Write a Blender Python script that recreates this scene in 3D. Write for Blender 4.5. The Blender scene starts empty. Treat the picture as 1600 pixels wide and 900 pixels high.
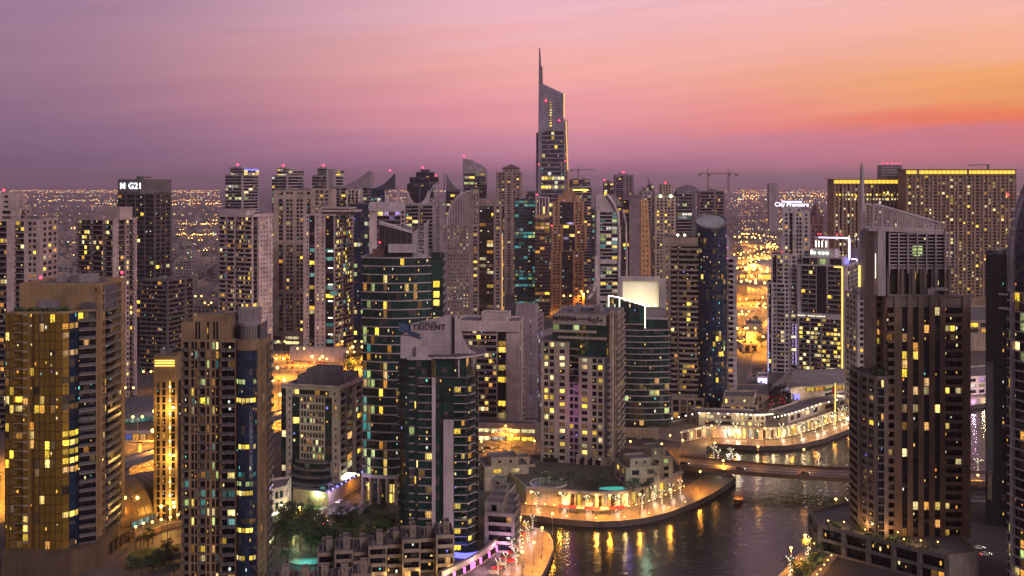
import bpy, bmesh, math, random
import numpy as np
from mathutils import Vector, Matrix
from mathutils.geometry import tessellate_polygon
R = math.radians
PI = math.pi
random.seed(11)
rnd = random.random
SC = bpy.context.scene
COL = SC.collection

# ------------------------------------------------------------------ camera
F = 1700.0          # focal length in photo pixels (photo 1600 wide)
YH = 284.0          # row of the horizon in the photo
H = 150.0           # eye height above the quay
cam_d = bpy.data.cameras.new('camera')
cam = bpy.data.objects.new('camera', cam_d)
COL.objects.link(cam)
cam.location = (0, 0, H)
cam.rotation_euler = (R(90), 0, 0)
cam_d.sensor_width = 36.0
cam_d.lens = 36.0 * F / 1600.0
cam_d.shift_y = -(450.0 - YH) / 1600.0
cam_d.clip_start = 1.0
cam_d.clip_end = 200000.0
SC.camera = cam

# ------------------------------------------------------------------ world, sun, exposure
SKY_STRENGTH = 1.0
ZENITH = (0.235, 0.19, 0.25)
BEHIND = (0.115, 0.09, 0.12)
def srgb(r, g, b):
    def c(v):
        v /= 255.0
        return v / 12.92 if v <= 0.04045 else ((v + 0.055) / 1.055) ** 2.4
    return (c(r), c(g), c(b))
world = bpy.data.worlds.new('World')
SC.world = world
world.use_nodes = True
def build_world():
    nt = world.node_tree
    nt.nodes.clear()
    N, L = nt.nodes, nt.links
    out = N.new('ShaderNodeOutputWorld')
    bg = N.new('ShaderNodeBackground')
    bg.inputs['Strength'].default_value = SKY_STRENGTH
    L.new(bg.outputs[0], out.inputs[0])
    tc = N.new('ShaderNodeTexCoord')
    sep = N.new('ShaderNodeSeparateXYZ')
    L.new(tc.outputs['Generated'], sep.inputs[0])
    def m(op, a, b=None, c=None, clamp=False):
        n = N.new('ShaderNodeMath'); n.operation = op; n.use_clamp = clamp
        for i, v in enumerate((a, b, c)):
            if v is None: continue
            if isinstance(v, (int, float)): n.inputs[i].default_value = v
            else: L.new(v, n.inputs[i])
        return n.outputs[0]
    az = m('ARCTAN2', sep.outputs[0], sep.outputs[1])
    el = m('ARCSINE', sep.outputs[2])
    # long flat dusk cloud bands
    comb = N.new('ShaderNodeCombineXYZ')
    L.new(m('MULTIPLY', az, 1.6), comb.inputs[0])
    L.new(m('ADD', m('MULTIPLY', el, 26.0), m('MULTIPLY', az, -2.2)), comb.inputs[1])
    nz = N.new('ShaderNodeTexNoise'); nz.inputs['Scale'].default_value = 1.15
    nz.inputs['Detail'].default_value = 5.0; nz.inputs['Roughness'].default_value = 0.55
    L.new(comb.outputs[0], nz.inputs['Vector'])
    wob = m('MULTIPLY', m('SUBTRACT', nz.outputs[0], 0.5), 0.085)
    e2 = m('ADD', el, wob)
    t = m('MULTIPLY', e2, 1.0 / 0.20, clamp=True)
    def ramp(stops):
        r = N.new('ShaderNodeValToRGB')
        cr = r.color_ramp
        cr.interpolation = 'EASE'
        while len(cr.elements) < len(stops): cr.elements.new(0.5)
        for e, (p, c) in zip(cr.elements, stops):
            e.position = p; e.color = (*srgb(*c), 1)
        L.new(t, r.inputs[0])
        return r.outputs[0]
    # t = elevation / 0.20 rad ; photo row y -> (284-y)/1700/0.20 : y=284 0, 215 .2, 180 .31, 120 .48, 0 .83
    rl = ramp([(0.0, (116, 92, 128)), (0.20, (138, 106, 138)), (0.42, (158, 120, 144)), (0.62, (164, 126, 152)), (0.83, (158, 122, 152)), (1.0, (152, 118, 150))])
    rc = ramp([(0.0, (206, 130, 170)), (0.16, (228, 150, 174)), (0.30, (250, 162, 172)), (0.52, (255, 180, 172)), (0.80, (246, 190, 200)), (1.0, (234, 186, 206))])
    rr = ramp([(0.0, (222, 128, 152)), (0.17, (228, 130, 142)), (0.26, (255, 128, 80)), (0.40, (255, 174, 104)), (0.56, (255, 184, 152)), (0.72, (255, 190, 176)), (1.0, (238, 184, 198))])
    def mix(f, a, b):
        n = N.new('ShaderNodeMix'); n.data_type = 'RGBA'
        if isinstance(f, float): n.inputs[0].default_value = f
        else: L.new(f, n.inputs[0])
        for i, v in ((6, a), (7, b)):
            if isinstance(v, tuple): n.inputs[i].default_value = (*v, 1)
            else: L.new(v, n.inputs[i])
        return n.outputs[2]
    def mr(v, a, b):
        n = N.new('ShaderNodeMapRange'); n.interpolation_type = 'SMOOTHSTEP'
        L.new(v, n.inputs[0]); n.inputs[1].default_value = a; n.inputs[2].default_value = b
        return n.outputs[0]
    c = mix(mr(az, -0.46, 0.06), rl, rc)
    c = mix(mr(az, 0.02, 0.46), c, rr)
    # fall to the dusk blue overhead and behind
    aa = m('ABSOLUTE', m('SUBTRACT', az, 0.25))
    c = mix(mr(aa, 0.75, 1.9), c, BEHIND)
    c = mix(mr(el, 0.17, 0.85), c, ZENITH)
    # light of the ground plain below the horizon
    c = mix(mr(m('MULTIPLY', el, -1.0), 0.002, 0.03), c, (0.06, 0.04, 0.06))
    n2 = N.new('ShaderNodeTexNoise'); n2.inputs['Scale'].default_value = 3.2; n2.inputs['Detail'].default_value = 6.0
    L.new(comb.outputs[0], n2.inputs['Vector'])
    vm = N.new('ShaderNodeVectorMath'); vm.operation = 'SCALE'
    L.new(c, vm.inputs[0]); L.new(m('ADD', 0.90, m('MULTIPLY', n2.outputs[0], 0.20)), vm.inputs['Scale'])
    L.new(vm.outputs[0], bg.inputs[0])
build_world()

dusk_fill_d = bpy.data.lights.new('dusk_fill', 'SUN')
dusk_fill_d.energy = 1.55
dusk_fill_d.angle = R(28)
dusk_fill_d.color = (1.0, 0.76, 0.74)
dusk_fill = bpy.data.objects.new('dusk_fill', dusk_fill_d)
COL.objects.link(dusk_fill)
# soft lamp added for sky glow from behind right; its direction of travel:
_d = Vector((-0.62, 0.72, -0.46)).normalized()
dusk_fill.rotation_euler = _d.to_track_quat('-Z', 'Y').to_euler()
dusk_fill.location = (600, -700, 450)

SC.view_settings.view_transform = 'Standard'
SC.view_settings.look = 'None'
SC.view_settings.exposure = 0.0
SC.view_settings.gamma = 1.0
SC.view_settings.use_curve_mapping = False
SC.render.engine = 'CYCLES'
cy = SC.cycles
cy.use_denoising = True
cy.max_bounces = 5
cy.diffuse_bounces = 2
cy.glossy_bounces = 3
cy.transmission_bounces = 2
cy.volume_bounces = 0
cy.transparent_max_bounces = 6
cy.sample_clamp_indirect = 4.0
cy.caustics_reflective = False
cy.caustics_refractive = False
cy.use_light_tree = True
HAZE_DENSITY = 7.5e-5

# ------------------------------------------------------------------ photo pixel -> place
def dist(py, z=0.0):
    return (H - z) * F / (py - YH)
def gp(px, py, z=0.0):
    d = dist(py, z)
    return ((px - 800.0) * d / F, d)
def xat(px, d):
    return (px - 800.0) * d / F
def zat(py, d):
    return H - (py - YH) * d / F

# ------------------------------------------------------------------ materials
MATS = {}
def nodes(name):
    m = bpy.data.materials.new(name)
    m.use_nodes = True
    nt = m.node_tree
    b = nt.nodes['Principled BSDF']
    return m, nt, b
class NB:
    def __init__(s, nt): s.nt = nt; s.N = nt.nodes; s.L = nt.links
    def m(s, op, a, b=None, c=None, clamp=False):
        n = s.N.new('ShaderNodeMath'); n.operation = op; n.use_clamp = clamp
        for i, v in enumerate((a, b, c)):
            if v is None: continue
            if isinstance(v, (int, float)): n.inputs[i].default_value = v
            else: s.L.new(v, n.inputs[i])
        return n.outputs[0]
    def mix(s, f, a, b, mode='MIX'):
        n = s.N.new('ShaderNodeMix'); n.data_type = 'RGBA'; n.blend_type = mode
        if isinstance(f, (int, float)): n.inputs[0].default_value = f
        else: s.L.new(f, n.inputs[0])
        for i, v in ((6, a), (7, b)):
            if isinstance(v, tuple): n.inputs[i].default_value = (*v[:3], 1)
            else: s.L.new(v, n.inputs[i])
        return n.outputs[2]
    def mr(s, v, a, b, c=0.0, d=1.0):
        n = s.N.new('ShaderNodeMapRange')
        s.L.new(v, n.inputs[0])
        for i, x in ((1, a), (2, b), (3, c), (4, d)): n.inputs[i].default_value = x
        return n.outputs[0]
    def noise(s, vec, scale, detail=2.0, rough=0.5):
        n = s.N.new('ShaderNodeTexNoise'); n.inputs['Scale'].default_value = scale
        n.inputs['Detail'].default_value = detail; n.inputs['Roughness'].default_value = rough
        if vec is not None: s.L.new(vec, n.inputs['Vector'])
        return n.outputs[0]
    def mapping(s, vec, scale):
        n = s.N.new('ShaderNodeMapping'); n.inputs['Scale'].default_value = scale
        s.L.new(vec, n.inputs['Vector']); return n.outputs[0]

def wall(col, rough=0.75, joints=True, var=0.26):
    key = ('wall', col, rough, joints)
    if key in MATS: return MATS[key]
    m, nt, b = nodes('wall_paint')
    q = NB(nt)
    tc = q.N.new('ShaderNodeTexCoord').outputs['Object']
    n1 = q.noise(tc, 0.09, 3)
    n2 = q.noise(q.mapping(tc, (0.8, 0.8, 0.05)), 1.0, 3)
    f = q.m('ADD', q.mr(n1, 0.3, 0.7, 1 - var, 1 + var * 0.6), q.mr(n2, 0.35, 0.7, -var * 0.6, var * 0.5))
    if joints:
        sp = q.N.new('ShaderNodeSeparateXYZ'); q.L.new(tc, sp.inputs[0])
        hz = q.m('LESS_THAN', q.m('FRACT', q.m('DIVIDE', sp.outputs[2], 1.75)), 0.055)
        vt = q.m('LESS_THAN', q.m('FRACT', q.m('DIVIDE', q.m('ADD', sp.outputs[0], sp.outputs[1]), 2.3)), 0.04)
        j = q.m('MAXIMUM', hz, vt)
        f = q.m('MULTIPLY', f, q.m('SUBTRACT', 1.0, q.m('MULTIPLY', j, 0.28)))
        # each cladding panel has its own tone
        cb = q.N.new('ShaderNodeCombineXYZ')
        q.L.new(q.m('FLOOR', q.m('DIVIDE', sp.outputs[2], 3.5)), cb.inputs[0]); q.L.new(q.m('FLOOR', q.m('DIVIDE', q.m('ADD', sp.outputs[0], sp.outputs[1]), 4.6)), cb.inputs[1])
        wn = q.N.new('ShaderNodeTexWhiteNoise'); wn.noise_dimensions = '2D'; q.L.new(cb.outputs[0], wn.inputs['Vector'])
        f = q.m('MULTIPLY', f, q.mr(wn.outputs['Value'], 0, 1, .86, 1.10))
    c = q.N.new('ShaderNodeVectorMath'); c.operation = 'SCALE'
    c.inputs[0].default_value = col
    q.L.new(f, c.inputs['Scale'])
    q.L.new(c.outputs[0], b.inputs['Base Color'])
    b.inputs['Roughness'].default_value = rough
    MATS[key] = m
    return m

def plain(name, col, rough=0.6, metal=0.0):
    key = ('plain', name, col)
    if key in MATS: return MATS[key]
    m, nt, b = nodes(name)
    q = NB(nt)
    tc = q.N.new('ShaderNodeTexCoord').outputs['Object']
    f = q.mr(q.noise(tc, 0.7, 3), 0.3, 0.7, 0.82, 1.12)
    c = q.N.new('ShaderNodeVectorMath'); c.operation = 'SCALE'
    c.inputs[0].default_value = col
    q.L.new(f, c.inputs['Scale'])
    q.L.new(c.outputs[0], b.inputs['Base Color'])
    b.inputs['Roughness'].default_value = rough
    b.inputs['Metallic'].default_value = metal
    MATS[key] = m
    return m

def glow(name, col, strength, sampling=False):
    key = ('glow', name, col, strength)
    if key in MATS: return MATS[key]
    m, nt, b = nodes(name)
    b.inputs['Base Color'].default_value = (0.1, 0.1, 0.1, 1)
    b.inputs['Emission Color'].default_value = (*col, 1)
    b.inputs['Emission Strength'].default_value = strength
    if not sampling: m.cycles.emission_sampling = 'NONE'
    MATS[key] = m
    return m

def window_nodes(nt):
    """local u,v of a pane, and three random numbers per pane (its id is the whole part of U)"""
    q = NB(nt)
    uv = q.N.new('ShaderNodeUVMap')
    sp = q.N.new('ShaderNodeSeparateXYZ'); q.L.new(uv.outputs[0], sp.inputs[0])
    idn = q.m('FLOOR', sp.outputs[0]); u = q.m('FRACT', sp.outputs[0]); v = sp.outputs[1]
    wn = q.N.new('ShaderNodeTexWhiteNoise'); wn.noise_dimensions = '1D'; q.L.new(idn, wn.inputs['W'])
    rs = q.N.new('ShaderNodeSeparateColor'); q.L.new(wn.outputs['Color'], rs.inputs[0])
    # frame: border + one mullion
    fu = q.m('LESS_THAN', q.m('MINIMUM', u, q.m('SUBTRACT', 1.0, u)), 0.035)
    fv = q.m('LESS_THAN', q.m('MINIMUM', v, q.m('SUBTRACT', 1.0, v)), 0.04)
    fm = q.m('LESS_THAN', q.m('ABSOLUTE', q.m('SUBTRACT', u, 0.5)), 0.022)
    fr = q.m('MAXIMUM', fu, q.m('MAXIMUM', fv, fm))
    return q, idn, u, v, rs.outputs, fr

def glass(tint, ior=1.6, rough=0.06, metal=0.0, frame=(0.02, 0.02, 0.022), blinds=0.12, var=0.5, glint=0.17):
    key = ('glass', tint, ior, rough, metal, frame, glint)
    if key in MATS: return MATS[key]
    m, nt, b = nodes('dark_glass')
    q, idn, u, v, rs, fr = window_nodes(nt)
    c = q.N.new('ShaderNodeVectorMath'); c.operation = 'SCALE'
    c.inputs[0].default_value = tint
    q.L.new(q.mr(rs[0], 0, 1, 1 - var, 1 + var), c.inputs['Scale'])
    bl = q.m('MULTIPLY', q.m('GREATER_THAN', rs[1], 1.0 - blinds), q.m('GREATER_THAN', v, q.mr(rs[2], 0, 1, 0.0, 0.7)))
    base = q.mix(bl, c.outputs[0], (0.10, 0.085, 0.075))
    base = q.mix(fr, base, frame)
    q.L.new(base, b.inputs['Base Color'])
    q.L.new(q.m('ADD', q.m('MULTIPLY', fr, 0.4), rough), b.inputs['Roughness'])
    b.inputs['IOR'].default_value = ior
    b.inputs['Metallic'].default_value = metal
    # glints painted as small glowing dots on a few dark panes
    w2 = q.N.new('ShaderNodeTexWhiteNoise'); w2.noise_dimensions = '1D'; q.L.new(q.m('ADD', idn, 0.37), w2.inputs['W'])
    r2 = q.N.new('ShaderNodeSeparateColor'); q.L.new(w2.outputs['Color'], r2.inputs[0]); r2 = r2.outputs
    on = q.m('LESS_THAN', w2.outputs['Value'], glint)
    du = q.m('MULTIPLY', q.m('SUBTRACT', u, q.mr(r2[0], 0, 1, .2, .8)), 1.4); dv = q.m('SUBTRACT', v, q.mr(r2[1], 0, 1, .3, .8))
    sp_ = q.m('LESS_THAN', q.m('ADD', q.m('MULTIPLY', du, du), q.m('MULTIPLY', dv, dv)), q.mr(r2[2], 0, 1, .006, .045))
    rp = q.N.new('ShaderNodeValToRGB'); rp.color_ramp.interpolation = 'CONSTANT'
    for p_, cc in ((0.0, (1, .55, .08)), (.45, (1, .8, .35)), (.68, (.85, .95, .8)), (.80, (.15, .8, .7)), (.90, (1, .35, .05)), (.96, (.3, .3, 1))):
        e = rp.color_ramp.elements.new(p_) if p_ > 0 else rp.color_ramp.elements[0]
        e.color = (*cc, 1)
    rp.color_ramp.elements[-1].color = (.3, .3, 1, 1)
    q.L.new(rs[2], rp.inputs[0]); q.L.new(rp.outputs[0], b.inputs['Emission Color'])
    q.L.new(q.m('MULTIPLY', q.m('MULTIPLY', on, sp_), 1.1), b.inputs['Emission Strength'])
    m.cycles.emission_sampling = 'NONE'
    MATS[key] = m
    return m

LITCOL = {  # the dimmest panes also stand in for lights reflected in glass
    'Y': ((1.0, 0.64, 0.05), 2.1), 'A': ((1.0, 0.42, 0.05), 0.95), 'W': ((1.0, 0.80, 0.36), 1.5), 'G': ((0.72, 0.95, 0.30), 0.9),
    'C': ((0.08, 0.62, 0.62), 0.50), 'B': ((0.10, 0.20, 0.9), 0.45), 'D': ((0.85, 0.42, 0.10), 0.16), 'L': ((0.95, 0.92, 0.78), 1.1), 'P': ((0.6, 0.35, 1.0), 1.0),
}
def lit(k):
    key = ('lit', k)
    if key in MATS: return MATS[key]
    col, st = LITCOL[k]
    m, nt, b = nodes('lit_window')
    q, idn, u, v, rs, fr = window_nodes(nt)
    cb = q.N.new('ShaderNodeCombineXYZ')
    q.L.new(q.m('ADD', q.m('MULTIPLY', u, 2.2), q.m('MULTIPLY', idn, 7.31)), cb.inputs[0])
    q.L.new(q.m('MULTIPLY', v, 1.8), cb.inputs[1])
    nf = q.noise(cb.outputs[0], 2.6, 2)
    room = q.mr(nf, 0.38, 0.60, 0.08, 1.2)
    low = q.mr(v, 0.15, 0.6, 0.0, 1.0)
    room = q.m('ADD', q.m('MULTIPLY', low, 0.9), q.m('MULTIPLY', q.m('SUBTRACT', 1.0, low), room))
    room = q.m('MULTIPLY', room, q.mr(nf, 0.3, 0.7, 0.6, 1.2))
    cl = q.m('LESS_THAN', u, q.m('MULTIPLY', rs[1], 0.38))
    crr = q.m('GREATER_THAN', u, q.m('SUBTRACT', 1.0, q.m('MULTIPLY', rs[2], 0.30)))
    cur = q.m('MAXIMUM', cl, crr)
    room = q.m('MULTIPLY', room, q.m('SUBTRACT', 1.0, q.m('MULTIPLY', cur, 0.55)))
    room = q.m('MULTIPLY', room, q.mr(q.m('POWER', rs[0], 1.3), 0, 1, 0.25, 1.6))
    room = q.m('MULTIPLY', room, q.m('SUBTRACT', 1.0, fr))
    hue = q.mix(q.m('POWER', rs[1], 2.2), col, (col[0] * .55 + .42, col[1] * .6 + .36, col[2] * .6 + .26))
    q.L.new(hue, b.inputs['Emission Color'])
    q.L.new(q.m('MULTIPLY', room, st), b.inputs['Emission Strength'])
    b.inputs['Base Color'].default_value = (0.03, 0.025, 0.02, 1)
    b.inputs['Roughness'].default_value = 0.08
    m.cycles.emission_sampling = 'NONE'
    MATS[key] = m
    return m

# ------------------------------------------------------------------ mesh builder
class MB:
    def __init__(s):
        s.v = []; s.f = []; s.m = []; s.uv = {}
    def quad(s, a, b, c, d, mat, uv=None):
        i = len(s.v)
        s.v += [a, b, c, d]
        if uv is not None: s.uv[len(s.f)] = uv
        s.f.append((i, i + 1, i + 2, i + 3)); s.m.append(mat)
    def poly(s, pts, mat):
        i = len(s.v); s.v += list(pts)
        s.f.append(tuple(range(i, i + len(pts)))); s.m.append(mat)
    def box(s, x0, y0, z0, x1, y1, z1, mat, bottom=False):
        p = [(x0, y0, z0), (x1, y0, z0), (x1, y1, z0), (x0, y1, z0), (x0, y0, z1), (x1, y0, z1), (x1, y1, z1), (x0, y1, z1)]
        i = len(s.v); s.v += p
        fs = [(0, 1, 5, 4), (1, 2, 6, 5), (2, 3, 7, 6), (3, 0, 4, 7), (4, 5, 6, 7), (3, 2, 1, 0)]
        for q in fs:
            s.f.append(tuple(i + k for k in q)); s.m.append(mat)
    def prism(s, pts, z0, z1, mat, top=None, cap=True):
        """vertical prism over a 2D outline (counter-clockwise)"""
        n = len(pts)
        for i in range(n):
            a, b = pts[i], pts[(i + 1) % n]
            s.quad((a[0], a[1], z0), (b[0], b[1], z0), (b[0], b[1], z1), (a[0], a[1], z1), mat)
        if cap: s.cap(pts, z1, top or mat)
    def cap(s, pts, z, mat):
        i = len(s.v)
        s.v += [(p[0], p[1], z) for p in pts]
        for t in tessellate_polygon([[Vector((p[0], p[1], 0)) for p in pts]]):
            a, b, c = t
            A, B, C = pts[a], pts[b], pts[c]
            if (B[0] - A[0]) * (C[1] - A[1]) - (B[1] - A[1]) * (C[0] - A[0]) < 0: b, c = c, b
            s.f.append((i + a, i + b, i + c)); s.m.append(mat)
    def slab_xz(s, prof, y0, y1, mat):
        """outline in x,z given depth from y0 to y1"""
        n = len(prof)
        for i in range(n):
            a, b = prof[i], prof[(i + 1) % n]
            s.quad((a[0], y0, a[1]), (a[0], y1, a[1]), (b[0], y1, b[1]), (b[0], y0, b[1]), mat)
        tri = tessellate_polygon([[Vector((p[0], p[1], 0)) for p in prof]])
        for y in (y0, y1):
            i = len(s.v); s.v += [(p[0], y, p[1]) for p in prof]
            for t in tri:
                s.f.append(tuple(i + k for k in t)); s.m.append(mat)
    def tube(s, a, b, r0, r1, mat, n=6, caps=True):
        a = Vector(a); b = Vector(b); d = (b - a)
        if d.length < 1e-6: return
        d.normalize()
        u = d.orthogonal().normalized(); w = d.cross(u)
        i = len(s.v)
        for k in range(n):
            t = 2 * PI * k / n; o = u * math.cos(t) + w * math.sin(t)
            s.v.append(tuple(a + o * r0)); s.v.append(tuple(b + o * r1))
        for k in range(n):
            j = (k + 1) % n
            s.f.append((i + 2 * k, i + 2 * j, i + 2 * j + 1, i + 2 * k + 1)); s.m.append(mat)
        if caps:
            s.f.append(tuple(i + 2 * k + 1 for k in range(n))); s.m.append(mat)
            s.f.append(tuple(i + 2 * (n - 1 - k) for k in range(n))); s.m.append(mat)
    def ball(s, c, r, mat, n=6, k=4, sz=1.0):
        c = Vector(c); i = len(s.v)
        for a in range(k + 1):
            th = PI * a / k
            for b in range(n):
                ph = 2 * PI * b / n
                s.v.append((c.x + r * math.sin(th) * math.cos(ph), c.y + r * math.sin(th) * math.sin(ph), c.z + sz * r * math.cos(th)))
        for a in range(k):
            for b in range(n):
                b2 = (b + 1) % n
                s.f.append((i + a * n + b, i + (a + 1) * n + b, i + (a + 1) * n + b2, i + a * n + b2)); s.m.append(mat)
    def mesh(s, name):
        me = bpy.data.meshes.new(name)
        me.from_pydata(s.v, [], s.f)
        mats = []; idx = {}
        mi = []
        for m in s.m:
            k = id(m)
            if k not in idx: idx[k] = len(mats); mats.append(m)
            mi.append(idx[k])
        for m in mats: me.materials.append(m)
        me.polygons.foreach_set('material_index', np.array(mi, dtype=np.int32))
        if s.uv:
            lay = me.uv_layers.new(name='UVMap')
            nl = len(me.loops)
            arr = np.zeros((nl, 2), dtype=np.float32)
            ls = np.zeros(len(me.polygons), dtype=np.int32)
            me.polygons.foreach_get('loop_start', ls)
            for fi, uv in s.uv.items():
                l = ls[fi]
                arr[l:l + 4] = uv
            lay.data.foreach_set('uv', arr.ravel())
        me.update()
        return me
    def build(s, name, parent=None, loc=None, rz=None):
        o = bpy.data.objects.new(name, s.mesh(name))
        COL.objects.link(o)
        if parent: o.parent = parent
        if loc: o.location = loc
        if rz is not None: o.rotation_euler = (0, 0, rz)
        return o

def tag(o, label=None, cat=None, group=None, kind=None):
    if label: o['label'] = label
    if cat: o['category'] = cat
    if group: o['group'] = group
    if kind: o['kind'] = kind
    return o
def empty(name, loc, rz=0.0):
    o = bpy.data.objects.new(name, None)
    COL.objects.link(o)
    o.empty_display_size = 2
    o.location = loc; o.rotation_euler = (0, 0, rz)
    return o
def copy_tree(o, parent=None):
    c = o.copy(); COL.objects.link(c)
    if parent: c.parent = parent
    for ch in o.children: copy_tree(ch, c)
    return c
def uvq(i):
    return ((i + 0.002, 0.0), (i + 0.998, 0.0), (i + 0.998, 1.0), (i + 0.002, 1.0))
UID = [1]
def balls(name, parent, pts, r, mat, n=6, k=4):
    mb = MB(); mb.ball((0, 0, 0), r, mat, n, k); me = mb.mesh(name)
    for p in pts:
        o = bpy.data.objects.new(name, me); COL.objects.link(o); o.parent = parent; o.location = p

# text and skin figures are made into meshes first, while the scene is still small
TEXTS = {}
def text_mesh(txt, size, extrude=0.15, spacing=1.0, bold=0.0):
    cu = bpy.data.curves.new('sign_text', 'FONT')
    cu.body = txt; cu.size = size; cu.extrude = extrude; cu.align_x = 'CENTER'; cu.align_y = 'CENTER'
    cu.space_character = spacing; cu.offset = bold
    o = bpy.data.objects.new('sign_text', cu); COL.objects.link(o)
    dg = bpy.context.evaluated_depsgraph_get()
    me = bpy.data.meshes.new_from_object(o.evaluated_get(dg), depsgraph=dg)
    bpy.data.objects.remove(o); bpy.data.curves.remove(cu)
    return me
def put_text(name, me, mat, parent, loc, rz=0.0, tilt=PI / 2, roll=0.0):
    me = me.copy(); me.materials.clear(); me.materials.append(mat)
    o = bpy.data.objects.new(name, me); COL.objects.link(o)
    o.parent = parent; o.location = loc
    o.rotation_euler = (Matrix.Rotation(rz, 3, 'Z') @ Matrix.Rotation(tilt, 3, 'X') @ Matrix.Rotation(roll, 3, 'Z')).to_euler()
    return o
TX_TRIDENT = text_mesh('TRIDENT', 3.2, 0.12, 1.05, 0.03)
TX_SMALL = text_mesh('EMIRATES', 1.3, 0.1, 1.3)
TX_TRIDENT_V = text_mesh('TRIDENT', 3.4, 0.12, 1.1, 0.03)
TX_MG = text_mesh('M G21', 7.5, 0.3, 1.15, 0.02)
TX_CITY = text_mesh('City Premiere', 4.6, 0.3, 1.0, 0.03)
TX_MARINA = text_mesh('MARINA', 3.4, 0.12, 1.0, 0.05)
TX_ARAB = text_mesh('\ufe8e\ufee8\ufef3\ufead\ufe8e\ufee3', 3.4, 0.12, 1.0, 0.05)
TX_SUB = text_mesh('HOTEL AND SUITES', 1.2, 0.08, 1.1)
TX_M = text_mesh('M', 5.0, 0.2, 1.0, 0.06)

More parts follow.
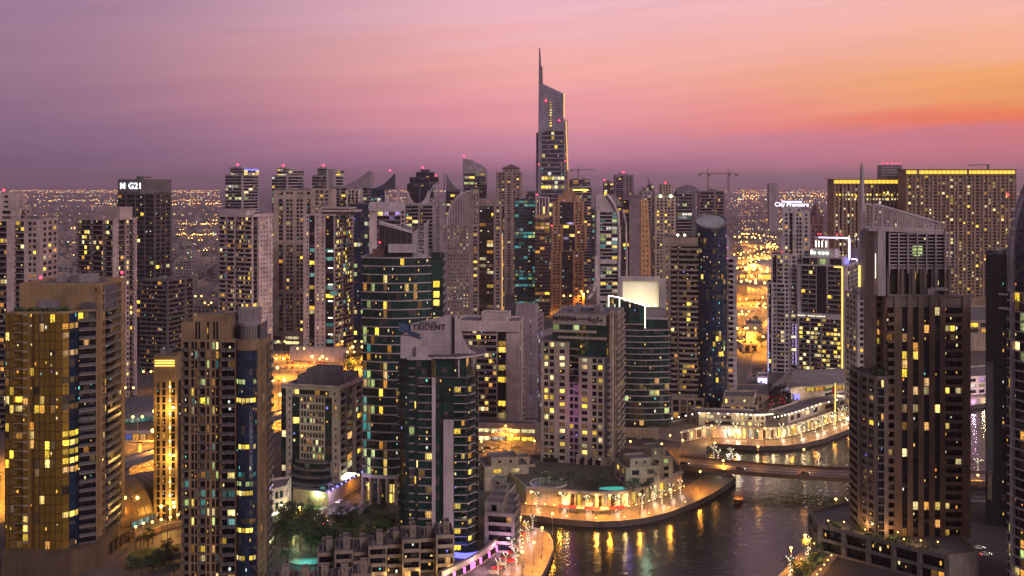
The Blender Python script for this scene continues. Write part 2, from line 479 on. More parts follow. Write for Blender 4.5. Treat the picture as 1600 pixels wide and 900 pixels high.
# ------------------------------------------------------------------ towers
TOWERS = []
OCC = []      # (px0, px1, top row, distance) of every tower, to know which windows the photo shows
GLASS = glass((0.012, 0.016, 0.022))
class Tower:
    def __init__(s, name, label, cat, pxL, pxM, pxR, D, theta, wallm, glassm=None, band=None, litp=0.1, pal='YYAWD', rail=None, group=None, top=None, cap=100):
        th = R(theta)
        kL = (pxL - 800) / F; kR = (pxR - 800) / F
        X = xat(pxM, D)
        s.W = (X - kL * D) / (math.cos(th) + kL * math.sin(th))
        den = math.sin(th) - kR * math.cos(th)
        s.S = (kR * D - X) / den if abs(den) > 1e-3 else 25.0
        if s.S < 8 or s.S > 60: s.S = 26.0
        s.th = th; s.D = D
        s.ox = X - s.W * math.cos(th); s.oy = D + s.W * math.sin(th)
        s.root = empty(name, (s.ox, s.oy, 0), -th)
        tag(s.root, label, cat, group)
        s.wall = wallm; s.glass = glassm or GLASS; s.band = band or wallm; s.rail = rail or wallm
        s.p = litp * 1.45; s.pal = pal
        s.w = MB(); s.cells = []; s.bal = []
        s.capn = cap
        s.fl = {}
        s.run = name in ('office_tower', 'skyscraper')
        if top: OCC.append((pxL, pxR, top, D))
        TOWERS.append(s)
    def z(s, py): return zat(py, s.D)
    def world(s, x, y):
        c, n = math.cos(s.th), math.sin(s.th)
        return (s.ox + x * c + y * n, s.oy - x * n + y * c)
    def lx(s, px, y=0.0):
        """local x of the photo column px on the plane local y"""
        k = (px - 800) / F; c, n = math.cos(s.th), math.sin(s.th)
        # (ox + x c + y n) = k (oy - x n + y c)
        return (k * (s.oy + y * c) - s.ox - y * n) / (c + k * n)
    def facing(s, n):
        wx = n[0] * math.cos(s.th) + n[1] * math.sin(s.th); wy = -n[0] * math.sin(s.th) + n[1] * math.cos(s.th)
        d = math.hypot(s.ox, s.oy)
        return (wx * -s.ox + wy * -s.oy) / d
    def lmat(s, key, i, p=None, pal=None):
        k = (key, i)
        if k not in s.fl: s.fl[k] = random.choice((0.12, 0.15, 0.2, 0.3, 0.6, 3.2)) if s.run else random.choice((0.35, 0.6, 0.8, 1.0, 1.2, 1.9))
        if rnd() < (s.p if p is None else p) * s.fl[k]: return lit(random.choice(pal or s.pal))
        return None
    def face(s, P0, P1, z0, z1, pat, fh=3.5, wallm=None, glassm=None, bandm=None, p=None, pal=None, key=0, first=0.0, mech=(), railm=None, proj=0.0, spandrel=0.26, mull=True):
        wm = wallm or s.wall; gm = glassm or s.glass; bm = bandm or s.band; rl = railm or s.rail
        P0 = Vector((P0[0], P0[1])); P1 = Vector((P1[0], P1[1]))
        d = P1 - P0; L = d.length
        if L < 0.05: return
        u = d / L; n = Vector((u.y, -u.x))
        w = s.w
        def pt(a, z, o=0.0):
            return (P0.x + u.x * a + n.x * o, P0.y + u.y * a + n.y * o, z)
        def rect(a, b, za, zb, mat, o=0.0):
            w.quad(pt(a, za, o), pt(b, za, o), pt(b, zb, o), pt(a, zb, o), mat)
        if s.facing(n) < -0.22:
            rect(0, L, z0, z1, wm); return
        toks = [(t[0], float(t[1:] or 1)) for t in pat.split()]
        tot = sum(t[1] for t in toks)
        if first > 0:
            rect(0, L, z0, z0 + first, wm); z0 = z0 + first
        nf = max(1, int(round((z1 - z0) / fh))); h = (z1 - z0) / nf
        a = 0.0
        for j, (k, wd) in enumerate(toks):
            b = a + wd / tot * L
            bw = b - a
            if k == 'p':
                rect(a, b, z0, z1, wm)
            elif k == 'q':      # pier standing proud
                o = 0.5
                rect(a, b, z0, z1, bm, o)
                w.quad(pt(a, z0, 0), pt(a, z0, o), pt(a, z1, o), pt(a, z1, 0), bm)
                w.quad(pt(b, z0, o), pt(b, z0, 0), pt(b, z1, 0), pt(b, z1, o), bm)
                w.quad(pt(a, z1, o), pt(b, z1, o), pt(b, z1, 0), pt(a, z1, 0), bm)
            elif k in 'wmdt':
                mg = {'w': 0.17, 'm': 0.32, 'd': 0.08, 't': 0.14}[k] * bw
                lo, hi = {'w': (0.27, 0.85), 'm': (0.38, 0.78), 'd': (0.2, 0.88), 't': (0.08, 0.92)}[k]
                a1, b1 = a + mg, b - mg
                rect(a, a1, z0, z1, wm); rect(b1, b, z0, z1, wm)
                rv = -0.32
                zp = z0
                for i in range(nf):
                    zb = z0 + i * h
                    if i in mech:
                        continue
                    s1, s2 = zb + lo * h, zb + hi * h
                    rect(a1, b1, zp, s1, wm); zp = s2
                    w.quad(pt(a1, s1, 0), pt(b1, s1, 0), pt(b1, s1, rv), pt(a1, s1, rv), wm)
                    w.quad(pt(a1, s2, rv), pt(b1, s2, rv), pt(b1, s2, 0), pt(a1, s2, 0), wm)
                    w.quad(pt(a1, s1, rv), pt(a1, s1, 0), pt(a1, s2, 0), pt(a1, s2, rv), wm)
                    w.quad(pt(b1, s1, 0), pt(b1, s1, rv), pt(b1, s2, rv), pt(b1, s2, 0), wm)
                    if k == 'd':
                        mid = (a1 + b1) / 2; g = 0.07 * bw
                        s.cell(pt, a1, mid - g, s1, s2, rv, gm, s.lmat(key, i, p, pal))
                        s.cell(pt, mid + g, b1, s1, s2, rv, gm, s.lmat(key, i, p, pal))
                        rect(mid - g, mid + g, s1, s2, wm, -0.05)
                    else:
                        s.cell(pt, a1, b1, s1, s2, rv, gm, s.lmat(key, i, p, pal))
                rect(a1, b1, zp, z1, wm)
            elif k in 'gGs':
                o = -0.06
                for i in range(nf):
                    zb = z0 + i * h
                    if i in mech:
                        rect(a, b, zb, zb + h, bm, 0.05); continue
                    lm = s.lmat(key, i, p, pal)
                    if k == 'g':
                        sp = spandrel * h; zt = zb + h - sp
                        s.cell(pt, a, b, zb, zt, o, gm, lm)
                        rect(a, b, zt, zb + h, bm, 0.10)
                        w.quad(pt(a, zt, o), pt(b, zt, o), pt(b, zt, 0.10), pt(a, zt, 0.10), bm)
                        w.quad(pt(a, zb + h, 0.10), pt(b, zb + h, 0.10), pt(b, zb + h, o), pt(a, zb + h, o), bm)
                    elif k == 's':      # glass with a thin projecting slab edge
                        zt = zb + h - 0.42
                        s.cell(pt, a, b, zb, zt, o, gm, lm)
                        e = 0.75
                        rect(a, b, zt, zb + h, bm, e)
                        w.quad(pt(a, zt, o), pt(b, zt, o), pt(b, zt, e), pt(a, zt, e), bm)
                        w.quad(pt(a, zb + h, e), pt(b, zb + h, e), pt(b, zb + h, o), pt(a, zb + h, o), bm)
                    else:
                        s.cell(pt, a, b, zb + 0.06, zb + h - 0.06, o, gm, lm)
                        rect(a, b, zb + h - 0.06, zb + h + 0.06, MULL, o + 0.03)
                if mull:
                    mo = 0.12; mw = 0.09
                    rect(a - mw, a + mw, z0, z1, MULL, mo)
                    w.quad(pt(a - mw, z0, o), pt(a - mw, z0, mo), pt(a - mw, z1, mo), pt(a - mw, z1, o), MULL)
                    w.quad(pt(a + mw, z0, mo), pt(a + mw, z0, o), pt(a + mw, z1, o), pt(a + mw, z1, mo), MULL)
            elif k in 'bcn':
                rec = -1.5
                pr = {'b': 0.25, 'c': 1.1, 'n': 0.7}[k] + proj
                w.quad(pt(a, z0, rec), pt(a, z0, 0), pt(a, z1, 0), pt(a, z1, rec), wm)
                w.quad(pt(b, z0, 0), pt(b, z0, rec), pt(b, z1, rec), pt(b, z1, 0), wm)
                for i in range(nf):
                    zb = z0 + i * h
                    if i in mech:
                        rect(a, b, zb, zb + h, wm, 0); continue
                    npn = max(1, int(round(bw / 2.6)))
                    for q in range(npn):
                        s.cell(pt, a + bw * q / npn, a + bw * (q + 1) / npn, zb + 0.02, zb + h - 0.32, rec, gm, s.lmat(key, i, p, pal))
                    g = 0.12 if k != 'b' else 0.0
                    s.balcony(pt, a + g, b - g, zb, h, rec, pr, bm, rl, k)
                rect(a, b, z1 - 0.3, z1, wm, 0)
                w.quad(pt(a, z1 - 0.3, rec), pt(b, z1 - 0.3, rec), pt(b, z1 - 0.3, 0), pt(a, z1 - 0.3, 0), wm)
            elif k == 'v':      # deep dark shaft
                rec = -1.6
                w.quad(pt(a, z0, rec), pt(a, z0, 0), pt(a, z1, 0), pt(a, z1, rec), wm)
                w.quad(pt(b, z0, 0), pt(b, z0, rec), pt(b, z1, rec), pt(b, z1, 0), wm)
                for i in range(nf):
                    s.cell(pt, a, b, z0 + i * h + 0.2, z0 + (i + 1) * h, rec, gm, s.lmat(key, i, p, pal))
                    rect(a, b, z0 + i * h, z0 + i * h + 0.2, bm, rec + 0.02)
            a = b
    def cell(s, pt, a, b, za, zb, o, gm, lm):
        j = [random.uniform(-0.025, 0.025) for _ in range(2)]
        q = (pt(a, za, o + j[0]), pt(b, za, o + j[1]), pt(b, zb, o - j[0]), pt(a, zb, o - j[1]))
        s.cells.append((q, lm or gm, lm is not None))
    def balcony(s, pt, a, b, zb, h, rec, pr, slab, rail, k):
        fs = []
        t = 0.3
        z = zb
        P = lambda x, zz, o: pt(x, zz, o)
        # floor slab
        fs.append(((P(a, z - t, pr), P(b, z - t, pr), P(b, z, pr), P(a, z, pr)), slab))
        fs.append(((P(a, z, pr), P(b, z, pr), P(b, z, rec), P(a, z, rec)), slab))
        fs.append(((P(a, z - t, rec), P(b, z - t, rec), P(b, z - t, pr), P(a, z - t, pr)), slab))
        fs.append(((P(a, z - t, 0), P(a, z - t, pr), P(a, z, pr), P(a, z, 0)), slab))
        fs.append(((P(b, z - t, pr), P(b, z - t, 0), P(b, z, 0), P(b, z, pr)), slab))
        # parapet or balustrade
        rh = z + 1.05; th = 0.12
        fs.append(((P(a, z, pr - 0.02), P(b, z, pr - 0.02), P(b, rh, pr - 0.02), P(a, rh, pr - 0.02)), rail))
        fs.append(((P(b, z, pr - th), P(a, z, pr - th), P(a, rh, pr - th), P(b, rh, pr - th)), rail))
        fs.append(((P(a, rh, pr - 0.02), P(b, rh, pr - 0.02), P(b, rh, pr - th), P(a, rh, pr - th)), rail))
        if pr > 0.5:
            fs.append(((P(a, z, 0), P(a, z, pr), P(a, rh, pr), P(a, rh, 0)), rail))
            fs.append(((P(b, z, pr), P(b, z, 0), P(b, rh, 0), P(b, rh, pr)), rail))
        s.bal.append(fs)
    def vol(s, poly, z0, z1, pats, parapet=1.1, roof=None, keys=None, **kw):
        """walls on every edge of an outline; pats: one string, or a list per edge ('' = blank)"""
        n = len(poly)
        for i in range(n):
            pat = pats if isinstance(pats, str) else pats[i % len(pats)]
            if pat is None: continue
            s.face(poly[i], poly[(i + 1) % n], z0, z1, pat or 'p1', key=(i if keys is None else keys), **kw)
        wm = kw.get('wallm') or s.wall
        rm = roof or ROOF
        s.w.cap(poly, z1, rm)
        if parapet:
            cx = sum(p[0] for p in poly) / n; cyy = sum(p[1] for p in poly) / n
            L = max(max(abs(p[0] - cx), abs(p[1] - cyy)) for p in poly)
            k = 1 - 0.35 / L
            inn = [(cx + (p[0] - cx) * k, cyy + (p[1] - cyy) * k) for p in poly]
            bm = kw.get('bandm') or s.band if kw.get('bandpar') else wm
            for i in range(n):
                a, b = poly[i], poly[(i + 1) % n]; c, d = inn[i], inn[(i + 1) % n]
                zt = z1 + parapet
                s.w.quad((a[0], a[1], z1), (b[0], b[1], z1), (b[0], b[1], zt), (a[0], a[1], zt), wm)
                s.w.quad((d[0], d[1], z1), (c[0], c[1], z1), (c[0], c[1], zt), (d[0], d[1], zt), wm)
                s.w.quad((a[0], a[1], zt), (b[0], b[1], zt), (d[0], d[1], zt), (c[0], c[1], zt), wm)
    def rect(s, x0, y0, x1, y1): return [(x0, y0), (x1, y0), (x1, y1), (x0, y1)]
    def part(s, name, mb, **kw): return mb.build(name, s.root, **kw)
    def plant(s, x0, y0, x1, y1, z, k=3, seed=0):
        """machine housings and tanks on a roof"""
        rg = random.Random(seed + int(s.ox))
        for i in range(k):
            mb = MB()
            w = rg.uniform(0.12, 0.3) * (x1 - x0); d = rg.uniform(0.2, 0.4) * (y1 - y0); hh = rg.uniform(1.5, 3.8)
            x = x0 + (x1 - x0 - w) * (i + rg.uniform(.1, .9)) / k; y = rg.uniform(y0, y1 - d)
            mb.box(x, y, z, x + w, y + d, z + hh, METAL if i % 2 else CONC)
            if rg.random() < 0.6: mb.tube((x + w / 2, y + d / 2, z + hh), (x + w / 2, y + d / 2, z + hh + 1.2), 0.6, 0.6, METAL, 8)
            s.part('roof_housing', mb)
        for i in range(k * 2):
            mb = MB()
            x = rg.uniform(x0, x1 - 1.5); y = rg.uniform(y0, y1 - 1.5); q = rg.uniform(0.7, 1.6)
            mb.box(x, y, z, x + q, y + q, z + q * 0.9, METAL); mb.tube((x + q / 2, y + q / 2, z + q * .9), (x + q / 2, y + q / 2, z + q), q * .36, q * .36, DGREY, 8)
            s.part('cooling_unit', mb)
    def spire(s, x, y, z0, z1, r=0.5, mat=None, name='spire'):
        mb = MB(); mb.tube((x, y, z0), (x, y, z0 + (z1 - z0) * .55), r, r * .7, mat or METAL, 6); mb.tube((x, y, z0 + (z1 - z0) * .55), (x, y, z1), r * .55, r * .2, mat or METAL, 6)
        return s.part(name, mb)
    def beacon(s, x, y, z, r=0.8):
        mb = MB(); mb.tube((x, y, z), (x, y, z + 1.4), 0.1, 0.1, METAL, 5); mb.ball((x, y, z + 1.4 + r), r * .8, RED, 8, 6)
        s.part('beacon', mb)
    def strip(s, pts, mat, r=0.25, name='light_strip'):
        mb = MB()
        for a, b in zip(pts, pts[1:]): mb.tube(a, b, r, r, mat, 5)
        return s.part(name, mb)
    def finish(s):
        s.w.build('wall', s.root)
        vis = []
        for i, (q, mat, l) in enumerate(s.cells):
            c = [sum(p[k] for p in q) / 4 for k in range(3)]
            X, Y = s.world(c[0], c[1])
            px = 800 + F * X / Y; py = YH + F * (H - c[2]) / Y
            ok = -5 < px < 1605 and py < 905
            if ok:
                for (a, b, t, d) in OCC:
                    if d < s.D - 8 and a < px < b and py > t: ok = False; break
            vis.append((0 if ok else 2) - (1 if (l and ok) else 0) + rnd() * 0.5)
        order = sorted(range(len(s.cells)), key=lambda i: vis[i])
        pick = set(i for i in order[:s.capn] if vis[i] < 1.0)
        rest = MB()
        for i, (q, mat, l) in enumerate(s.cells):
            UID[0] = UID[0] % 60000 + 1
            if i in pick:
                mb = MB(); mb.quad(*q, mat, uvq(UID[0])); mb.build('window', s.root)
            else:
                rest.quad(*q, mat, uvq(UID[0]))
        if rest.f: tag(rest.build('window', s.root), kind='stuff')
        if s.bal:
            vb = []
            for fs in s.bal:
                c = fs[0][0][0]; X, Y = s.world(c[0], c[1])
                px = 800 + F * X / Y; py = YH + F * (H - c[2]) / Y
                ok = -5 < px < 1605 and py < 905
                if ok:
                    for (a, b, t, d) in OCC:
                        if d < s.D - 8 and a < px < b and py > t: ok = False; break
                vb.append(rnd() if ok else 2 + rnd())
            order = sorted(range(len(s.bal)), key=lambda i: vb[i])
            pick = set(i for i in order[:s.capn] if vb[i] < 1.5)
            rest = MB()
            for i, fs in enumerate(s.bal):
                mb = MB() if i in pick else rest
                for q, mat in fs: mb.quad(*q, mat)
                if i in pick: mb.build('balcony', s.root)
            if rest.f: tag(rest.build('balcony', s.root), kind='stuff')

MULL = plain('mullion_metal', (0.05, 0.05, 0.055), 0.4, 0.3)
METAL = plain('grey_metal', (0.16, 0.155, 0.17), 0.5, 0.2)
CONC = wall((0.24, 0.225, 0.235), 0.85, False)
ROOF = wall((0.13, 0.125, 0.14), 0.9, False)
RED = glow('red_beacon', (1.0, 0.02, 0.05), 9.0)
WHITE = wall((0.66, 0.60, 0.62))
LILAC = wall((0.52, 0.46, 0.50))
BEIGE = wall((0.36, 0.28, 0.22))
TAN = wall((0.30, 0.20, 0.10))
BROWN = wall((0.20, 0.135, 0.085))
GREY = wall((0.25, 0.225, 0.25))
DGREY = wall((0.10, 0.09, 0.105))
RAILG = None
# ------------------------------------------------------------------ the setting
def ground_mat(name, col, var=0.35, scale=0.02, rough=0.9, col2=None):
    m, nt, b = nodes(name)
    q = NB(nt)
    tc = q.N.new('ShaderNodeTexCoord').outputs['Object']
    n1 = q.noise(tc, scale, 5, 0.6); n2 = q.noise(tc, scale * 14, 3, 0.6)
    f = q.m('ADD', q.mr(n1, 0.32, 0.68, 0, 0.7), q.mr(n2, 0.3, 0.7, 0, 0.3))
    c2 = col2 or tuple(c * (1 - var) for c in col)
    q.L.new(q.mix(f, c2, col), b.inputs['Base Color'])
    b.inputs['Roughness'].default_value = rough
    return m
GROUND = ground_mat('ground_sand', (0.13, 0.105, 0.10), scale=0.006, col2=(0.045, 0.042, 0.045))
ASPH = ground_mat('asphalt', (0.075, 0.07, 0.07), scale=0.05, col2=(0.045, 0.043, 0.045), rough=0.6)
PAVE0 = ground_mat('stone_paving', (0.34, 0.28, 0.235), scale=0.06, col2=(0.22, 0.18, 0.155), rough=0.55)
def paving():
    m, nt, b = nodes('stone_paving')
    q = NB(nt); tc = q.N.new('ShaderNodeTexCoord').outputs['Object']
    br = q.N.new('ShaderNodeTexBrick'); q.L.new(tc, br.inputs['Vector'])
    br.inputs['Scale'].default_value = .28; br.inputs['Color1'].default_value = (.26, .20, .155, 1); br.inputs['Color2'].default_value = (.15, .115, .095, 1); br.inputs['Mortar'].default_value = (.07, .06, .055, 1)
    br.inputs['Mortar Size'].default_value = .03; br.inputs['Bias'].default_value = -.1
    n = q.mr(q.noise(tc, .12, 4), .3, .7, .55, 1.15)
    v = q.N.new('ShaderNodeVectorMath'); v.operation = 'SCALE'; q.L.new(br.outputs[0], v.inputs[0]); q.L.new(n, v.inputs['Scale'])
    q.L.new(v.outputs[0], b.inputs['Base Color']); b.inputs['Roughness'].default_value = .5
    return m
PAVE = paving()
LOT = ground_mat('concrete_yard', (0.27, 0.24, 0.20), scale=0.03, col2=(0.15, 0.13, 0.11))
GRASSM = ground_mat('lawn', (0.045, 0.085, 0.02), scale=0.1, col2=(0.025, 0.05, 0.012))
PAINT = plain('road_paint', (0.72, 0.72, 0.70), 0.6)
QUAYM = wall((0.11, 0.09, 0.08), 0.7)

QN = [(-30, -1500), (-12, 250), gp(845, 903), gp(856, 882), gp(865, 858), gp(864, 846), gp(858, 835), gp(846, 828), gp(828, 824), gp(806, 822),
      gp(797, 815), gp(800, 808), gp(815, 806), gp(840, 807), gp(870, 811), gp(900, 814), gp(935, 816), gp(970, 815), gp(1005, 811), gp(1040, 803), gp(1065, 794), gp(1090, 784), gp(1115, 771), gp(1150, 748),
      gp(1135, 733), gp(1112, 722), gp(1102, 710), gp(1104, 699), gp(1118, 694), gp(1150, 696), gp(1190, 698), gp(1225, 697), gp(1255, 694), gp(1285, 687), gp(1310, 678), gp(1335, 668), gp(1380, 655), gp(1450, 643), gp(1520, 634), gp(1600, 622), gp(1900, 600)]
QS = [(70, -1500), (92, 250), gp(1190, 925), gp(1225, 893), gp(1262, 850), gp(1300, 808), gp(1340, 768), gp(1400, 752), gp(1530, 742), gp(1700, 738), gp(1900, 738)]
def ground_sheet(name, pts, mat, z=0.0):
    mb = MB(); mb.cap(pts if area(pts) > 0 else pts[::-1], z, mat)
    return tag(mb.build(name), kind='structure')
def area(p):
    return sum(p[i][0] * p[(i + 1) % len(p)][1] - p[(i + 1) % len(p)][0] * p[i][1] for i in range(len(p))) / 2
FAR = 60000
ground_sheet('ground', QN + [(3000, 1000), (FAR, 1500), (FAR, FAR), (-FAR, FAR), (-FAR, -1500)], GROUND)
ground_sheet('ground', QS + [(3000, 540), (3000, -1500)], ground_mat('dark_ground', (.05, .045, .045), scale=.03, col2=(.025, .024, .025)))
# water
def water():
    m, nt, b = nodes('canal_water')
    q = NB(nt)
    tc = q.N.new('ShaderNodeTexCoord').outputs['Object']
    a = q.noise(q.mapping(tc, (0.16, 0.42, 1)), 1.0, 4, 0.6)
    c = q.noise(q.mapping(tc, (0.03, 0.05, 1)), 1.0, 2)
    bp = q.N.new('ShaderNodeBump'); bp.inputs['Strength'].default_value = 0.5; bp.inputs['Distance'].default_value = 0.5
    q.L.new(q.m('ADD', a, q.m('MULTIPLY', c, 0.7)), bp.inputs['Height'])
    q.L.new(bp.outputs[0], b.inputs['Normal'])
    b.inputs['Base Color'].default_value = (0.006, 0.009, 0.010, 1)
    b.inputs['Roughness'].default_value = 0.14
    b.inputs['IOR'].default_value = 1.36
    mb = MB(); mb.quad((-80, -1400, -2.3), (2900, -1400, -2.3), (2900, 960, -2.3), (-80, 960, -2.3), m)
    tag(mb.build('water'), kind='structure')
water()
def offset(path, d):
    out = []
    for i, p in enumerate(path):
        a = Vector(path[max(0, i - 1)]); b = Vector(path[min(len(path) - 1, i + 1)])
        t = (b - a).normalized()
        out.append((p[0] - t.y * d, p[1] + t.x * d))
    return out
def smooth(path, it=2):
    for _ in range(it):
        o = [path[0]]
        for a, b in zip(path, path[1:]):
            o += [(a[0] * .75 + b[0] * .25, a[1] * .75 + b[1] * .25), (a[0] * .25 + b[0] * .75, a[1] * .25 + b[1] * .75)]
        path = o + [path[-1]]
    return path
def ribbon(name, path, d0, d1, z, mat, zt=None):
    a = offset(path, d0); b = offset(path, d1)
    mb = MB()
    for i in range(len(path) - 1):
        mb.quad((*a[i], z), (*a[i + 1], z), (*b[i + 1], z), (*b[i], z), mat)
    return tag(mb.build(name), kind='structure')
def quay(path, side):
    mb = MB()
    o = offset(path, 0.6 * side)
    for i in range(len(path) - 1):
        a, b = path[i], path[i + 1]; c, d = o[i], o[i + 1]
        mb.quad((*a, -4), (*b, -4), (*b, 0.35), (*a, 0.35), QUAYM)
        mb.quad((*a, 0.35), (*b, 0.35), (*d, 0.35), (*c, 0.35), CONC)
        mb.quad((*c, 0.35), (*d, 0.35), (*d, 0.0), (*c, 0.0), CONC)
    tag(mb.build('quay_edge'), kind='structure')
quay(QN[1:-1], 1); quay(QS[1:-1], -1)
ribbon('promenade', QN[2:10], 0.6, 15.0, 0.004, PAVE)
ribbon('promenade', QN[11:24], 0.6, 16.0, 0.004, PAVE)
ribbon('promenade', QN[26:-1], 0.6, 15.0, 0.004, PAVE)
ribbon('promenade', QS[2:-1], -0.6, -14.0, 0.004, PAVE)

# the highway and streets
def hx(y): return -205 + 0.48 * (y - 603)
HW = [(hx(y), y) for y in range(220, 4200, 60)]
ribbon('highway', HW, -36, 36, 0.006, ASPH)
def dashes(path, offs, z, w=0.16, on=4.0, off=8.0, y0=400, y1=1500):
    mb = MB()
    for d in offs:
        p = offset(path, d)
        for a, b in zip(p, p[1:]):
            if not (y0 < a[1] < y1): continue
            A = Vector(a); B = Vector(b); L = (B - A).length; u = (B - A) / L; n = Vector((-u.y, u.x)) * w
            t = 0.0
            while t + on < L:
                s0 = A + u * t; s1 = A + u * (t + on)
                mb.quad((*(s0 - n), z), (*(s1 - n), z), (*(s1 + n), z), (*(s0 + n), z), PAINT)
                t += on + off
    tag(mb.build('road_marking'), kind='structure')
dashes(HW, [-32, -28.3, -24.6, -20.9, -17.2, -9, 9, 17.2, 20.9, 24.6, 28.3, 32], 0.010)
STREETS = {
    'street_hotel': ([gp(440, 850), gp(478, 828), gp(520, 800), gp(575, 765), gp(640, 725), gp(740, 705), gp(800, 703)], 11),
    'street_bridge': ([(84, 560), (62, 575), (35, 590), (0, 605), (-40, 640), (-95, 715)], 13),
    'street_inner': ([gp(1040, 655), gp(1120, 640), gp(1180, 610), gp(1215, 580), gp(1230, 555)], 16),
    'street_back': ([gp(800, 703), gp(770, 690), gp(720, 680), gp(640, 660)], 10),
    'street_ramp': ([gp(1212, 470), gp(1190, 452), gp(1160, 440), gp(1120, 452)], 14),
    'street_north': ([gp(1150, 600), gp(1168, 540), gp(1185, 500), gp(1205, 460), gp(1240, 425)], 14),
    'street_south': ([gp(1500, 775), gp(1600, 778), gp(1800, 790)], 14),
}
for i, (k, (p, w)) in enumerate(STREETS.items()):
    p = smooth(p, 2)
    ribbon('street', p, -w / 2, w / 2, 0.012 + 0.004 * i, ASPH)
    ribbon('pavement', p, w / 2, w / 2 + 2.5, 0.13, CONC); ribbon('pavement', p, -w / 2 - 2.5, -w / 2, 0.13, CONC)
    dashes(p, [0.0], 0.05, y0=0, y1=3000)
# open yards of pale concrete
ground_sheet('yard', [gp(425, 600), gp(560, 600), gp(575, 548), gp(425, 548)], LOT, 0.02)
ground_sheet('yard', [gp(1158, 575), gp(1215, 575), gp(1225, 470), gp(1150, 470)], LOT, 0.004)
ground_sheet('yard', [gp(1156, 468), gp(1212, 468), gp(1222, 384), gp(1150, 384)], LOT, 0.016)  # pale sheet laid over the interchange to brighten its lamplit ground
ground_sheet('yard', [gp(1100, 655), gp(1240, 655), gp(1240, 585), gp(1140, 585)], LOT, 0.002)
ground_sheet('yard', [gp(180, 930), gp(300, 930), gp(290, 770), gp(195, 770)], ASPH, 0.003)
ground_sheet('lawn', [gp(203, 880), gp(282, 868), gp(282, 850), gp(203, 862)], GRASSM, 0.06)
ground_sheet('lawn', [gp(1232, 905), gp(1262, 872), gp(1282, 850), gp(1300, 862), gp(1262, 905)], GRASSM, 0.06)
ground_sheet('yard', [gp(755, 712), gp(845, 712), gp(845, 660), gp(755, 660)], LOT, 0.003)
ground_sheet('lawn', [gp(448, 822), gp(490, 800), gp(520, 778), gp(500, 772), gp(450, 795)], GRASSM, 0.05)
ground_sheet('lawn', [gp(200, 812), gp(284, 812), gp(284, 798), gp(200, 798)], GRASSM, 0.05)

# air
def haze():
    m = bpy.data.materials.new('haze_air'); m.use_nodes = True
    nt = m.node_tree; nt.nodes.clear()
    o = nt.nodes.new('ShaderNodeOutputMaterial'); v = nt.nodes.new('ShaderNodeVolumePrincipled')
    v.inputs['Color'].default_value = (0.97, 0.83, 0.98, 1)
    v.inputs['Density'].default_value = HAZE_DENSITY
    v.inputs['Anisotropy'].default_value = 0.5
    nt.links.new(v.outputs[0], o.inputs['Volume'])
    mb = MB()
    mb.box(-FAR - 500, -2600, -5.5, FAR + 500, FAR + 500, 372, m)
    ob = mb.build('haze'); tag(ob, kind='stuff')
haze()
# ------------------------------------------------------------------ the towers close to the camera
def arc(cx, cy, r, a0, a1, n, ry=None):
    return [(cx + r * math.cos(R(a0 + (a1 - a0) * i / n)), cy + (ry or r) * math.sin(R(a0 + (a1 - a0) * i / n))) for i in range(n + 1)]
GOLDREFL = glass((0.50, 0.31, 0.045), 1.6, 0.2, 0.75, (0.20, 0.12, 0.02), 0.03, 0.12, 0.14)  # gold tint puts reflected street light into the glass colour
TEALG = glass((0.007, 0.046, 0.040), 1.75, 0.05, glint=.13)
BLUEG = glass((0.006, 0.026, 0.068), 1.75, 0.05, glint=.13)
BLACKG = glass((0.005, 0.008, 0.013), 1.55, 0.06)
BRONZ = glass((0.035, 0.024, 0.014), 1.8, 0.07)
LILB = wall((0.50, 0.44, 0.46), 0.6, False)
RAILM = plain('balcony_rail', (0.10, 0.10, 0.11), 0.3)
RAILT = plain('glass_balustrade', (0.02, 0.045, 0.042), 0.08)
LEDW = glow('white_led', (1.0, 0.9, 0.62), 4.0)
LEDY = glow('warm_led', (1.0, 0.62, 0.10), 3.0)
LEDP = glow('violet_led', (0.62, 0.48, 1.0), 3.5)
LEDB = glow('blue_led', (0.12, 0.12, 1.0), 3.0)
LEDM = glow('magenta_led', (1.0, 0.15, 0.75), 2.2)

